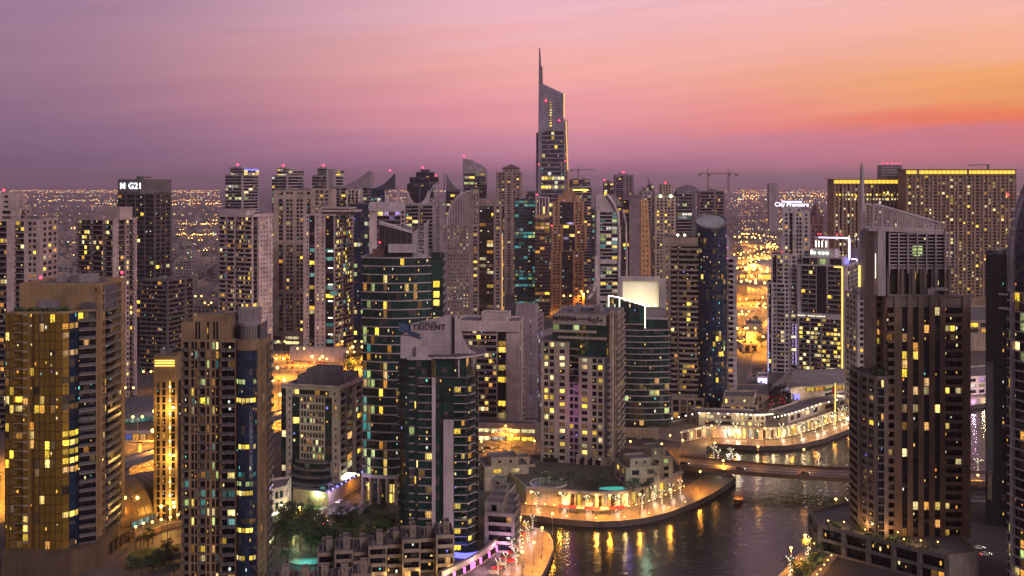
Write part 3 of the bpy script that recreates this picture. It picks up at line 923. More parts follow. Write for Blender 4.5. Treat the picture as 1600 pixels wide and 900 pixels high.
def gold_tower():
    t = Tower('residential_tower', 'residential tower, gold reflections put into its glass colour, with a plain tan slab rising behind its curved front', 'apartment tower', 30, 157, 195, 432, 0, TAN, GOLDREFL, band=wall((0.30, 0.24, 0.17), 0.7, False), litp=0.13, pal='YYAADD', top=445)
    z1 = t.z(447)
    d1 = 417 - t.oy
    X = lambda px, D: xat(px, D) - t.ox
    zg = zat(490, 418)
    poly = [(X(10, 418), d1), (X(88, 418), d1)] + [(X(88, 418) + (X(120, 421) - X(88, 418)) * math.sin(R(a)), d1 + 5.5 * (1 - math.cos(R(a)))) for a in (22, 45, 68, 90)] + [(X(150, 426), d1 + 9.0), (X(150, 430), 0.1), (X(10, 430), 14)]
    e = len(poly)
    base = zat(858, 418)
    bm = t.band
    br = plain('bronze_balustrade', (0.20, 0.13, 0.03), 0.25, 0.5)
    for i in range(e):
        a_, b_ = poly[i], poly[(i + 1) % e]
        if i == 0: t.face(a_, b_, base, zg, 'G1.6 G1.6 n3.4 g2 v2.4 G2 G2 G2 G2', fh=3.45, key='gl', railm=br)
        elif i < 5: t.face(a_, b_, base, zg, 'G1', fh=3.45, key='corner', glassm=(GOLDREFL if i < 3 else BLUEG), p=.0)
        elif i == 5: t.face(a_, b_, base, zg, 'c1', fh=3.45, key='bal', glassm=BLACKG, wallm=DGREY, p=.08, railm=RAILM)
        else: t.face(a_, b_, base, zg, ('p1', 'g1 g1')[i - 6] if i < 8 else 'p1', fh=3.45, p=.05)
    for f_, k_ in ((2, 'A'), (4, 'A'), (13, 'Y'), (14, 'Y'), (15, 'Y'), (16, 'Y'), (17, 'A'), (22, 'Y'), (27, 'A'), (1, 'A'), (7, 'D'), (10, 'D')):
        for i in range(2, 5):
            a_, b_ = poly[i], poly[i + 1]; z0_ = zg - 3.45 * (f_ + 1)
            if rnd() < .8: t.cells.append((((a_[0], a_[1] - .12, z0_ + .9), (b_[0], b_[1] - .12, z0_ + .9), (b_[0], b_[1] - .12, z0_ + 3.2), (a_[0], a_[1] - .12, z0_ + 3.2)), lit(k_), True))
    t.w.cap(poly, zg, ROOF)
    for i in range(6):
        a_, b_ = poly[i], poly[i + 1]; t.w.quad((*a_, zg), (*b_, zg), (*b_, zg + .9), (*a_, zg + .9), TAN)
    # curved corner glass is lit on whole floors
    t.vol(t.rect(0, 0, t.W, t.S), base, z1, ['p20 m1.3 p.6', 'p1.2 d2 c9 d2.6 p2.2', '', ''], fh=3.45, wallm=TAN, glassm=BLACKG, p=0.12, railm=RAILM, bandm=wall((0.30, 0.27, 0.25), 0.7, False))
    # louvred grey end panel below the top of the slab
    mb = MB(); mb.box(t.W + 0.05, 4, z1 - 10, t.W + 0.5, t.S * 0.62, z1 - 0.5, GREY)
    for k in range(7): mb.box(t.W + 0.5, 4.4 + k * 1.9, z1 - 10, t.W + 0.8, 4.9 + k * 1.9, z1 - 0.5, DGREY)
    t.part('end_panel', mb)
    # podium
    mb = MB()
    mb.prism([(X(18, 418) - 2, d1 - 3), (X(118, 418), d1 - 4), (X(158, 424), d1 + 6), (t.W + 1.5, t.S * .55), (t.W - 3, t.S + 2), (X(10, 440), 30)], 0, base + 0.4, wall((0.11, 0.075, 0.045)))
    t.part('podium', mb)
    mb = MB()
    for k in range(9):
        a = t.W + 4.3; mb.box(a - 0.2 + k * 0.45 - 3, -6 + 3.6 * k, 1, a + 0.3 + k * 0.45 - 3, -3.2 + 3.6 * k, 5.5, lit('Y'))
    t.part('shopfront', mb)
    # planted roof terrace
    mb = MB()
    rg = random.Random(4)
    for k in range(60):
        x = rg.uniform(X(22, 422), X(105, 422)); y = rg.uniform(d1 + 4, d1 + 10)
        mb.ball((x, y, zg + rg.uniform(.4, 1.2)), rg.uniform(.4, 1.0), LEAFM[k % 3], 5, 3)
    tag(t.part('roof_greenery', mb), kind='stuff')
    mb = MB(); mb.box(X(60, 426), d1 + 9, zg, X(88, 426), d1 + 12.5, zg + 4, GREY); t.part('roof_housing', mb)
    mb = MB(); mb.box(X(125, 426), d1 + 10.2, zg, X(142, 426), -0.4, zg + 3, DGREY); t.part('roof_housing', mb)
    t.beacon(xat(61, 432) - t.ox, 1.5, z1 + 1.1, 0.75); t.beacon(t.W - 0.7, t.S - 1.5, z1 + 1.1, 0.75)
    t.plant(3, 4, t.W - 4, t.S - 3, z1, 3)
LEAFM = [plain('leaf_green', (0.03, 0.065, 0.018), 0.7), plain('leaf_dark', (0.018, 0.042, 0.014), 0.7), plain('leaf_pale', (0.055, 0.09, 0.03), 0.7)]

def brown_tower():
    m = wall((0.27, 0.18, 0.10))
    t = Tower('residential_tower', 'brown stone residential tower with a round glass corner bay and a drum on its roof', 'apartment tower', 283, 403, 421, 408, 0, m, BLACKG, litp=0.17, pal='YADCCGW', top=500, band=wall((0.22, 0.165, 0.12), 0.7, False), rail=RAILM)
    zm = t.z(533)
    xb0 = t.lx(371); xb1 = t.lx(403)
    r = (xb1 - xb0) / 2; cx = (xb0 + xb1) / 2
    xm = t.lx(345)
    # left wing, middle bay, glass corner
    t.face((0, 0), (xm, 0), 0, zm, 'p1.2 n3 p1.2 t2.2 t1.8 p1 n3.2 p.8 t1.8 p1 t2.2 t2.2 p1', fh=3.45, glassm=BLACKG)
    t.face((xm, 0), (xm, -1.5), 0, zm, 'p1')
    t.face((xm, -1.5), (xb0, -1.5), 0, zm, 'p.6 n2.6 b4.2 p.8', fh=3.45, pal='CCYYD', p=0.22)
    bay = arc(cx, -1.2, r, 180, 360, 8, 2.6)
    for i in range(8):
        t.face(bay[i], bay[i + 1], 0, zm - 3, 'G1', fh=3.45, glassm=BLUEG, key='bay', p=0.0, mull=i % 2 == 0)
    t.face((xb1, -1.2), (t.W + 0.9, -1.2), 0, zm, 'p1')
    t.face((t.W + 0.9, -1.2), (t.W + 0.9, 9), 0, zm, 'p2.2 t4 p.5 t3 p2', fh=3.45, p=0.08)
    t.face((t.W + 0.9, 9), (t.W + 0.9, t.S), 0, zm, 'p1 c3 p1 c3 p1', fh=3.45, p=0.15)
    t.face((t.W, t.S), (0, t.S), 0, zm, 'p1'); t.face((0, t.S), (0, 0), 0, zm, 'p1 w2 w2 p1')
    outline = [(0, 0), (xm, 0), (xm, -1.5), (xb0, -1.5)] + bay[1:-1] + [(xb1, -1.2), (t.W + 0.9, -1.2), (t.W + 0.9, t.S), (0, t.S)]
    t.w.cap(outline, zm, ROOF)
    # parapet band over the bay
    for i in range(8): t.w.quad((*bay[i], zm - 3), (*bay[i + 1], zm - 3), (*bay[i + 1], zm + 1), (*bay[i], zm + 1), m)
    for a, b in (((xm, -1.5), (xb0, -1.5)), ((xb1, -1.2), (t.W + .9, -1.2))):
        t.w.box(a[0], a[1], zm, b[0], a[1] + .4, zm + 1.1, m)
    # whole lit floors in the bay
    for f, k in ((3, 'G'), (5, 'Y'), (10, 'Y'), (13, 'C'), (14, 'G'), (15, 'Y'), (18, 'D'), (19, 'Y'), (22, 'Y'), (26, 'G'), (28, 'Y'), (33, 'Y'), (34, 'G'), (36, 'Y'), (40, 'Y')):
        zt = zm - 3 - f * 3.45
        for i in range(1, 7):
            a, b = bay[i], bay[i + 1]
            if rnd() < 0.2: continue
            q = tuple((cx + (p[0] - cx) * 1.005, -1.2 + (p[1] + 1.2) * 1.012, zz) for p, zz in ((a, zt - 2.2), (b, zt - 2.2), (b, zt - 0.4), (a, zt - 0.4)))
            t.cells.append((q, lit(k), True))
    # tall parapet block on the left wing
    zt = t.z(500)
    xl = t.lx(301); xr = t.lx(357)
    t.vol([(xl, 0.15), (xm, 0.15), (xm, 0.1), (xr, 0.1), (xr, 10), (xl, 10)], zm, zt, ['p1 t1.6 t1.6 p3 t1.6 p1.6 t1.6 t1.6 p1.2', None, 'p1', 'p1', 'p1', 'p1'], fh=zt - zm, p=0)
    t.vol([(0, 0.15), (xl, 0.15), (xl, 8), (0, 8)], zm, t.z(500) - 1.5, 'p1', parapet=0.6)
    mb = MB()
    dr = arc(cx - 0.5, 5.5, r * 0.98, 0, 330, 22)
    mb.prism(dr, zm, zm + 6.2, wall((0.20, 0.18, 0.17), 0.7, False), ROOF)
    for i in range(0, 23): mb.tube((dr[i][0], dr[i][1], zm), (dr[i][0], dr[i][1], zm + 5.2), 0.14, 0.14, MULL, 4)
    mb.prism(arc(cx - 0.5, 5.5, r * 1.06, 0, 330, 22), zm + 5.4, zm + 6.6, GREY)
    t.part('roof_drum', mb)
    mb = MB(); mb.box(t.lx(362), 10, zm, t.lx(392), 17, zm + 11, GREY); mb.box(t.lx(348), 9.5, zm, t.lx(361), 15, zm + 6, DGREY)
    mb.box(t.lx(405), 3, zm, t.W, 14, zm + 6, DGREY)
    t.part('lift_house', mb)
    rg = random.Random(3)
    for k in range(26):
        mb = MB(); x = rg.uniform(xl + 1, xr - 1); y = rg.uniform(11, 18); q = rg.uniform(.8, 2)
        mb.box(x, y, zm, x + q, y + q, zm + rg.uniform(4, 9), METAL); t.part('roof_tank', mb)
    for k in range(8):
        mb = MB(); x = t.lx(398) + k * .7; mb.tube((x, 14, zm + 3), (x + 1.5, 18, zm + 10 + .8 * k), .12, .12, METAL, 4); t.part('roof_mast', mb)

def strip_tower():
    t = Tower('residential_tower', 'slim tan tower with a column of star-like lamps and three gold bars at its top', 'apartment tower', 240, 277, 287, 482, 0, wall((0.33, 0.225, 0.11)), BLACKG, litp=0.06, pal='YAD', top=560)
    z1 = t.z(560)
    t.vol(t.rect(0, 0, t.W, t.S), 0, t.z(596), ['m1 t2 p.5 t2 p2.2 t2 p.8', 'p1 G3 p.5', '', ''], fh=3.3, parapet=0)
    t.vol(t.rect(0, 0, t.W, t.S), t.z(596), z1, 'p1')
    mb = MB()
    for k in range(3): mb.box(0.6, -0.35, z1 - 1.2 - k * 1.1, t.W - 1.2, -0.05, z1 - 0.75 - k * 1.1, LEDY)
    t.part('light_bar', mb)
    mb = MB(); mb2 = MB()
    x = t.lx(266)
    for k in range(11):
        zz = t.z(604 + 21.2 * k)
        mb2.tube((x, -0.5, zz - 2.6), (x, -0.5, zz + 2.6), 0.13, 0.13, LEDY, 5)
    o = t.part('light_strip', mb2); balls('lamp', o, [(x, -.55, t.z(604 + 21.2 * k)) for k in range(11)], .42, LEDW, 8, 6)
    mb = MB(); mb.box(t.lx(259), -0.3, 0.5, t.lx(265), 0.1, 7, lit('W')); mb.box(t.lx(269), -0.3, 0.5, t.lx(275), 0.1, 7, lit('W'))
    t.part('entrance_window', mb)
    for k in range(3):
        ld = bpy.data.lights.new('wall_wash', 'POINT'); ld.energy = 6000; ld.color = (1, .55, .12); ld.shadow_soft_size = 0.6
        lo = bpy.data.objects.new('wall_wash', ld); COL.objects.link(lo); lo.parent = t.root; lo.location = (x, -4.0, t.z(640 + 75 * k))
    t.plant(1, 3, t.W - 1, t.S - 2, z1, 2)

def hotel():
    m = wall((0.60, 0.54, 0.47))
    t = Tower('hotel_building', 'pale stone hotel block with square windows above a tiered curved glass base', 'hotel', 440, 531, 567, 532, 15, m, TEALG, litp=0.10, pal='YADGW', top=600, band=wall((0.40, 0.34, 0.29), 0.7, False), rail=wall((0.35, 0.31, 0.28), 0.7, False))
    z1 = t.z(611); zb = t.z(722)
    W = t.W
    t.face((0, 0), (W, 0), zb, z1 - 3.5, 'G1.6 p.5 m1.6 p.4 G2.6 p.3 d2.2 d2.2 d2.2 d2.2 p.4 G2.4 p.5 m1.7 p.7', fh=3.5)
    t.face((0, 0), (W, 0), z1 - 3.5, z1, 'G1.6 p.5 m1.6 p.4 b13 p1 m2 p.9', fh=3.5)
    t.face((0, 0), (W, 0), 0, zb, 'G1.6 p.5 m1.6 G14 p1 m1.7 p.7', fh=3.5, p=0.15)
    t.face((W, 0), (W, t.S), 0, z1 - 1, 'p.6 b3 p.3 G3 p.3 v1 p1 b3.4 p.4', fh=3.5)
    t.face((W, t.S), (0, t.S), 0, z1, ''  or 'p1'); t.face((0, t.S), (0, 0), 0, z1, 'p1')
    t.w.cap(t.rect(0, 0, W, t.S), z1, ROOF)
    for (a, b, c, d) in ((0, 0, W, .4), (W - .4, .4, W, t.S), (0, .4, .4, t.S)): t.w.box(a, b, z1, c, d, z1 + 1.6, m)
    # cornice
    mb = MB(); mb.box(-.4, -.5, z1 + 1.6, W + .5, .6, z1 + 2.3, m); mb.box(W - .6, .6, z1 + 1.6, W + .5, t.S, z1 + 2.3, m)
    t.part('cornice', mb)
    t.vol(t.rect(5, 7, W - 1, t.S - 3), z1, z1 + 5, 'p1', wallm=GREY, parapet=.5)
    t.vol(t.rect(9, 9, W - 8, t.S - 6), z1 + 5, z1 + 8, 'p1', wallm=GREY, parapet=.5)
    # tiered curved balconies at the foot
    for k in range(5):
        r0 = 9.5 + 1.3 * k
        a = arc(W * .52, 3, W * .34 + 0.6 * k, 192, 348, 10, 5.5 + 1.2 * k)
        z0 = zb - 3.4 * (k + 1)
        for i in range(10):
            t.face(a[i], a[i + 1], z0, z0 + 2.2, 'G1', fh=2.2, glassm=TEALG, p=0.10, pal='CGYD', key='tier%d' % k)
        mb = MB(); mb.prism(a, z0 + 2.2, z0 + 3.3, wall((0.20, 0.21, 0.21), .6, False), ROOF)
        for i in range(10):
            mb.tube((*a[i], z0 + 3.3), (*a[i], z0 + 4.2), .06, .06, METAL, 4)
            mb.tube((*a[i], z0 + 4.2), (*a[i + 1], z0 + 4.2), .05, .05, METAL, 4)
        t.part('balcony', mb)
    mb = MB(); mb.box(W + .1, 1.5, 4, W + 5, 9, 5.6, LEDW); t.part('entrance_canopy', mb)

def trident_round():
    m = LILB
    t = Tower('residential_tower', 'tall bowed dark green glass tower with white floor bands and vertical letters up top', 'apartment tower', 566, 690, 697, 505, 0, m, TEALG, litp=0.16, pal='YYYAGD', top=350, band=LILB, rail=RAILT)
    W = t.W; z1 = t.z(428); zt = t.z(402)
    xr = t.lx(672)
    n = 16
    # bowed front: from the left rear round to the right
    bow = [(xr * (i / n), 5 - 8.5 * math.sin(PI * (0.18 + 0.70 * i / n)) + 2.0) for i in range(n + 1)]
    for i in range(n):
        ky = 'l' if i < 3 else ('c' if i < 7 else 'r')
        pat = 's1' if i not in (4, 5, 10, 11) else 's1'
        t.face(bow[i], bow[i + 1], 14, z1, pat, fh=4.0, key=ky + str(i // 2), p=(0.34 if i < 3 else 0.34 if i in (4, 5) else 0.06), pal=('GAGGCD' if i < 3 else 'YYAAD'))
        t.face(bow[i], bow[i + 1], z1, zt, 's1' if i > 2 else 's1', fh=3.4, key=ky, p=0.05, bandm=LILB)
    rr = (xr, bow[-1][1])
    t.face(rr, (W, rr[1] + .5), 14, zt + 2, 'G.6 G2.3 G.7', fh=4.0, key='side', p=0.02)
    for f in (2.1, 3.3, 4.3, 6.3, 13, 14, 20):
        z0 = zt + 2 - 4.0 * (f + 1) - 4
        a = rr[0] + (W - rr[0]) * .2; b = rr[0] + (W - rr[0]) * .8
        t.cells.append((((a, rr[1] - .1, z0), (b, rr[1] + .2, z0), (b, rr[1] + .2, z0 + 3.2), (a, rr[1] - .1, z0 + 3.2)), lit('Y'), True))
    t.face((W, rr[1] + .5), (W, 24), 14, zt + 2, 'G1 s3 G1 s3', fh=4.0)
    t.face((W, 24), (0, 24), 0, zt, 'p1'); t.face((0, 24), bow[0], 14, zt, 's1 s1 s1', fh=4.0, p=.2)
    ol = bow + [(W, rr[1] + .5), (W, 24), (0, 24)]
    t.w.cap(ol, zt, ROOF)
    # foot: columns under the tower
    for i in range(0, n + 1, 2): mb = MB(); mb.tube((bow[i][0], bow[i][1] + 1, 0), (bow[i][0], bow[i][1] + 1, 14), 0.9, 0.9, BEIGE, 8); t.part('column', mb)
    t.vol([(p[0] * .9 + 1.5, p[1] + 4) for p in bow] + [(W - 1, 22), (2, 22)], 0, 13.6, 'G1', fh=4.5, p=.35, pal='YYA', parapet=0)
    mb = MB(); mb.prism([(p[0], p[1] - .8) for p in bow] + [(W, rr[1]), (W, 24), (0, 24)], 12.6, 14.2, LILB); t.part('transfer_slab', mb)
    # crown: a raked glass sail, a solid panel and the lettered fin wall
    xa, xb, xc = t.lx(591), t.lx(643), t.lx(668)
    mb = MB()
    ztop_l, ztop_r, zb0 = t.z(350), t.z(364), zt
    mb.slab_xz([(xa, zb0), (xb, zb0), (xb, ztop_r), (xa, ztop_l)], 2.0, 2.5, TEALG)
    mb.slab_xz([(xa, ztop_l - .2), (xb, ztop_r - .2), (xb, ztop_r + .9), (xa, ztop_l + .9)], 1.4, 12, LILB)
    for k in range(7):
        x = xa + (xb - xa) * k / 6; zz = ztop_l + (ztop_r - ztop_l) * k / 6
        mb.box(x - .2, 1.5, zb0, x + .2, 2.0, zz, DGREY)
    t.part('crown_glass', mb)
    mb = MB()
    mb.slab_xz([(xb + .1, zb0), (xc, zb0), (xc, t.z(346)), (xb + .1, t.z(363))], 2.0, 5.0, wall((0.40, 0.35, 0.37)))
    mb.slab_xz([(t.lx(622), t.z(366)), (t.lx(628), t.z(352)), (xb, t.z(358)), (xb, t.z(364))], 5.2, 14, METAL)
    fin = t.part('crown_wall', mb)
    put_text('sign_lettering', TX_TRIDENT_V, plain('dark_lettering', (0.03, 0.03, 0.035)), fin, ((xb * .42 + xc * .58), 1.9, (zb0 + t.z(352)) / 2 + 1.5), 0, PI / 2, -PI / 2)
    mb = MB(); mb.box(t.lx(607), -1.2, zt + 2.2, t.lx(650), 0.6, zt + 6.2, LILB); mb.box(0.5 + t.lx(580), 0.5, zt, t.lx(600), 4, zt + 3.8, wall((0.13, 0.07, 0.06)))
    mb.box(t.lx(650), 2.5, zt, t.lx(664), 8, zt + 6.5, GREY)
    t.part('terrace_screen', mb)
    t.beacon(t.lx(593), 0.5, zt + 5, 0.45)
    t.plant(4, 8, W - 4, 22, zt, 4)

def trident_front():
    t = Tower('residential_tower', 'dark glass waterfront tower with white piers and a lettered, tilted wall on its roof', 'apartment tower', 624, 741, 752, 442, 0, LILB, BLACKG, litp=0.05, pal='YYAGD', top=500, band=wall((0.30, 0.26, 0.28), .6, False), rail=RAILT)
    W = t.W; z1 = t.z(562); zr = t.z(590); zb = t.z(862)
    X = t.lx
    G = TEALG
    y0 = 0
    zp = t.z(655)
    # bays from left to right
    t.face((0, 3.5), (X(633), 1.0), zb, z1, 'G1', fh=3.35, glassm=G)
    t.face((X(633), 1.0), (X(650), 1.0), zb, z1, 'G2 s3 G1', fh=3.35, glassm=G, key=1)
    t.face((X(650), 1.0), (X(675), 0.4), zb, zr, 'G1 s4 s4', fh=3.35, glassm=G, key=2)
    t.face((X(650), 1.0), (X(675), 0.4), zr, z1, 'G1 G1 G1', fh=3.35, glassm=G, key=2, p=.12)
    t.face((X(675), 0.4), (X(675), -.8), zb, z1, 'p1')
    t.w.box(X(675), -.8, zb, X(680.5), 3, zr, LILB)
    t.w.box(X(693), -1.2, zb - 8, X(709), 3, zp, LILB)
    t.face((X(680.5), 0.2), (X(693), 0.2), zb, zr, 'G1 G1', fh=3.35, glassm=G, key=4, p=.02)
    t.face((X(693), -.6), (X(709), -.6), zp, zr, 'G1 G1', fh=3.35, glassm=G, key=4, p=.04, pal='AD')
    # balconies with a chamfered corner
    for k, (a, b) in enumerate((((X(709), -.4), (X(731), -.4)), ((X(731), -.4), (X(741), 4.0)))):
        t.face(a, b, zb, zr, 'c1' if k == 0 else 'n1', fh=3.35, glassm=G, key='bal', p=.22, pal='YYYA', bandm=LILB, railm=RAILT, wallm=DGREY)
    t.face((X(741), 4.0), (X(741), 14), zb, zr + 5, 'G1 t2 G1', fh=3.35, glassm=BLACKG, p=.5, pal='YYY', wallm=DGREY)
    t.face((X(741), 14), (X(741), 26), zb, zr, 'c2 G1 c2', fh=3.35, glassm=G, p=.1)
    t.face((W, 26), (0, 26), zb, z1, 'p1'); t.face((0, 26), (0, 3.5), zb, z1, 'G1 c3 G1 c3', fh=3.35, glassm=G, p=.25, pal='YYA')
    ol = [(0, 3.5), (X(633), 1.0), (X(675), .4), (X(680), .2), (X(709), -.4), (X(731), -.4), (X(741), 4), (X(741), 26), (0, 26)]
    t.w.cap([(X(680), 0.2), (X(709), -.4), (X(731), -.4), (X(741), 4), (X(741), 26), (X(680), 26)], zr, ROOF)
    t.w.cap([(0, 3.5), (X(633), 1), (X(675), .4), (X(680), .2), (X(680), 26), (0, 26)], z1, ROOF)
    t.face((X(680), 24), (X(680), .2), zr, z1, 'p1'); 
    # penthouse storey between the roofs, set back, and the roof deck over it
    t.face((X(680), 2.2), (X(728), 2.2), zr, z1, 'G1 G1 G1 G1 G1', fh=3.5, glassm=G, p=.12, key='pent')
    t.face((X(728), 2.2), (X(736), 24), zr, z1, 'G1 G1 G1', fh=3.5, glassm=G)
    mb = MB()
    deck = [(X(676), -.8), (X(716), -1.0), (X(738), 2.6), (X(757), 8), (X(757), 24), (X(676), 24)]
    mb.prism(deck, z1 + .5, z1 + 1.3, LILB, DGREY)
    mb.box(X(716), -.4, zr, X(718), .2, z1, LILB); mb.box(X(739), 4.4, zr, X(741), 5.0, z1 + 1.2, LILB)
    mb.box(X(636), -.2, z1 - .1, X(676), 2, z1 + .9, LILB)
    t.part('roof_deck', mb)
    # roof walls
    zw = z1 + 1.3
    mb = MB()
    mb.slab_xz([(X(640), z1 + .9), (X(703), zw), (X(703), t.z(495)), (X(640), t.z(509))], 5.0, 7.5, wall((0.40, 0.35, 0.37)))
    lw = t.part('crown_wall', mb)
    ink = plain('dark_lettering', (0.03, 0.03, 0.035))
    put_text('sign_lettering', TX_TRIDENT, ink, lw, (X(669), 4.85, t.z(514)), 0)
    put_text('sign_lettering', TX_SMALL, ink, lw, (X(668), 4.85, t.z(507)), 0)
    mb = MB()
    mb.box(X(624.5), 3.6, z1, X(657), 9, t.z(527), LILB)
    mb.poly([(X(623), 3.2, t.z(511)), (X(623), 3.2, t.z(511) - .3), (X(658), 3.2, t.z(526)), (X(658), 3.2, t.z(525.2))], DGREY)
    bm = plain('blue_roof_sheet', (0.035, 0.075, 0.17), .35, .3)
    a, b = t.z(511), t.z(526)
    mb.quad((X(622), 2.8, a - 2.0), (X(658), 2.8, b - 1.2), (X(646), 9.2, b + 3.2), (X(620), 9.2, a + .6), bm)
    for k in range(9):
        f = k / 8
        p = Vector((X(622), 2.8, a - 2.0)).lerp(Vector((X(658), 2.8, b - 1.2)), f); q = Vector((X(620), 9.2, a + .6)).lerp(Vector((X(646), 9.2, b + 3.2)), f)
        mb.tube(p, q, .09, .09, METAL, 4)
    t.part('roof_shed', mb)
    mb = MB()
    prof = [(X(707), zw)]
    for k in range(11):
        f = k / 10; prof.append((X(712) + (X(742) - X(712)) * f, zw + .6 + (t.z(497) - zw - .6) * (1 - f) ** 2.3))
    prof = [(X(709), zw), (X(742), zw)] + prof[1:][::-1] + [(X(709), t.z(496))]
    t.w.box(X(703) + .1, 8.8, zw, X(709), 12, t.z(500), DGREY)  # dark box put in for the shaded gap beside the sign wall
    mb.slab_xz(prof, 7.6, 8.6, LILB)
    mb.slab_xz([(x * .86 + X(707) * .14, z - .6) for x, z in prof], 12.5, 13.3, LILB)
    t.part('curved_buttress', mb)
    t.vol(t.rect(X(649), 1.6, X(668), 4.5), z1 + .9, z1 + 4.6, 'p1', parapet=.5)
    t.plant(X(640), 9, X(735), 22, zw, 4)
    # foot: tall columns round a lit lobby
    for x, y in ((X(713), -1), (X(727), -1), (X(741), 3), (X(741), 12)): mb = MB(); mb.tube((x, y, 0), (x, y, zb), .8, .8, LILB, 10); t.part('column', mb)
    mb = MB(); mb.prism([(X(693), -1.6), (X(732), -1.6), (X(744), 3.6), (X(744), 26), (X(693), 26)], zb - 1.6, zb, LILB); t.part('transfer_slab', mb)
    t.vol([(X(693), 4), (X(738), 4), (X(738), 25), (X(693), 25)], 0, zb - 1.6, 'g1 g1 g1 g1 g1', fh=5, p=.8, pal='YYA', parapet=0)
    t.vol([(0, 2), (X(693), 2), (X(693), 26), (0, 26)], 0, zb, 'p1 w2 w2 w2', parapet=0)
    mb = MB()
    ar = arc(X(728), -2, 7.5, 200, 345, 8)
    for i in range(8):
        mb.quad((*ar[i], .2), (*ar[i + 1], .2), (*ar[i + 1], 2.4), (*ar[i], 2.4), LEDB)
    t.part('blue_light_wall', mb)

def marina_hotel():
    m = wall((0.45, 0.385, 0.31))
    t = Tower('hotel_tower', 'pinkish stone hotel tower with paired windows, stepped shoulders and dark letters on its top band', 'hotel', 845, 949, 971, 546, 15, m, BLACKG, litp=0.30, pal='YYWAD', top=492, band=m, rail=wall((0.28, 0.25, 0.25), .6, False))
    X = t.lx; W = t.W
    zt = t.z(495); zl = t.z(537); zm = t.z(560); zg = t.z(715)
    f = 3.42
    t.face((0, 0), (X(889), 0), zg, zl, 'p.6 d3 p.8 w2.1 p.7', fh=f, key='a')
    t.face((0, 0), (X(889), 0), 0, zg, 'p.6 d3 p.8 w2.1 p.7', fh=f, key='a', pal='D')
    t.face((X(889), 1.2), (X(904), 1.2), t.z(600), zm + 4, 'g1 g1', fh=f, glassm=BLACKG, key='c', p=.1, spandrel=.1)
    t.face((X(889), .2), (X(904), .2), 0, t.z(600), 'd1', fh=f, key='c', p=.1, wallm=wall((0.40, 0.30, 0.36)))
    t.face((X(904), 0), (W, 0), zg, zm, 'p.4 w2.2 p.6 d3 p1', fh=f, key='b')
    t.face((X(904), 0), (W, 0), 0, zg, 'p.3 w1.5 p.6 w1.5 p.6 w1.5 p.7', fh=f, key='b', p=.3)
    t.w.quad((X(904), 0, 0), (X(904), 1.3, 0), (X(904), 1.3, zm), (X(904), 0, zm), m); t.w.quad((X(889), 1.3, 0), (X(889), 0, 0), (X(889), 0, zl), (X(889), 1.3, zl), m)
    t.w.cap([(0, 0), (X(889), 0), (X(889), 9), (0, 9)], zl, ROOF); t.w.cap([(X(904), 0), (W, 0), (W, 9), (X(904), 9)], zm, ROOF); t.w.cap([(X(889), 1.2), (X(904), 1.2), (X(904), 9), (X(889), 9)], zm + 4, ROOF)
    t.face((W, 0), (W, 6.5), zg, zm, 'c1', fh=f, key='sb', p=.28, pal='YGYD', wallm=DGREY)
    t.face((W, 0), (W, 6.5), 0, zg, 'c1', fh=f, key='sb', p=.15)
    # dark glass upper block
    xa = X(861); yb = 4
    t.face((xa, yb), (W - 1, yb), zl - 8, zt - 5, 'G1 G1 G1 G1 G1 G1 G1 G1', fh=3.9, glassm=TEALG, key='up', p=.04, pal='YG')
    t.face((xa, yb), (W - 1, yb), zt - 5, zt + .6, 'p1', wallm=wall((0.42, 0.36, 0.34)))
    t.face((0, 30), (0, 0), 0, zl, 'p1'); t.face((xa, 30), (xa, yb), zl - 8, zt, 'G1 G1 G1', glassm=TEALG, fh=3.9)
    t.face((W - 1, yb), (W - 1, 8), zm - 4, zt, 'G1', glassm=TEALG, fh=3.9)
    for z0, x0, x1 in ((t.z(521), X(862), X(930)), (t.z(531), X(870), X(946))): t.w.box(x0, yb - 1.4, z0 - .6, x1, yb, z0 + .6, m)
    # fin and the rear slab
    t.face((W, 6.5), (W + 1.4, 6.5), 0, zt + 2, 'p1'); t.w.box(W - .2, 6.6, zm, W + 1.6, 9.4, zt + 2, m)
    t.face((W + 1.4, 6.5), (W + 1.4, 12), 0, zt + 2, 'p1'); t.face((W + 1.0, 12), (W + 1.0, 15), 0, zt - 2, 'v1'); t.face((W + 1.4, 15), (W + 1.4, t.S), 0, zt, 'p.4 c3 p.8 c3 p.4', fh=f, p=.15)
    t.face((W, t.S), (0, t.S), 0, zt, 'p1')
    t.w.cap([(xa, yb), (W + 1.4, yb), (W + 1.4, t.S), (xa, t.S)], zt, ROOF); t.w.cap([(0, 8.9), (xa, 8.9), (xa, t.S), (0, t.S)], zl, ROOF)
    ink = plain('red_dark_lettering', (0.06, 0.02, 0.03))
    put_text('sign_lettering', TX_MARINA, ink, t.root, (xa + 6.2, yb - .25, zt - 2.0), 0)
    put_text('sign_lettering', TX_ARAB, ink, t.root, (W - 6.5, yb - .25, zt - 2.0), 0)
    put_text('sign_lettering', TX_SUB, ink, t.root, ((xa + W) / 2 - .5, yb - .25, zt - 2.0), 0)
    # entrance piers lit from below
    for px in (903, 916, 928, 941):
        mb = MB(); mb.box(X(px) - .7, -1.0, 0, X(px) + .7, -.02, t.z(713), m); t.part('pier', mb)
        ld = bpy.data.lights.new('uplight', 'SPOT'); ld.energy = 5200; ld.color = (1, .68, .28); ld.spot_size = R(48); ld.spot_blend = .8; ld.shadow_soft_size = .3
        lo = bpy.data.objects.new('uplight', ld); COL.objects.link(lo); lo.parent = t.root; lo.location = (X(px), -2.0, 5.2); lo.rotation_euler = (R(180 - 3), 0, 0)
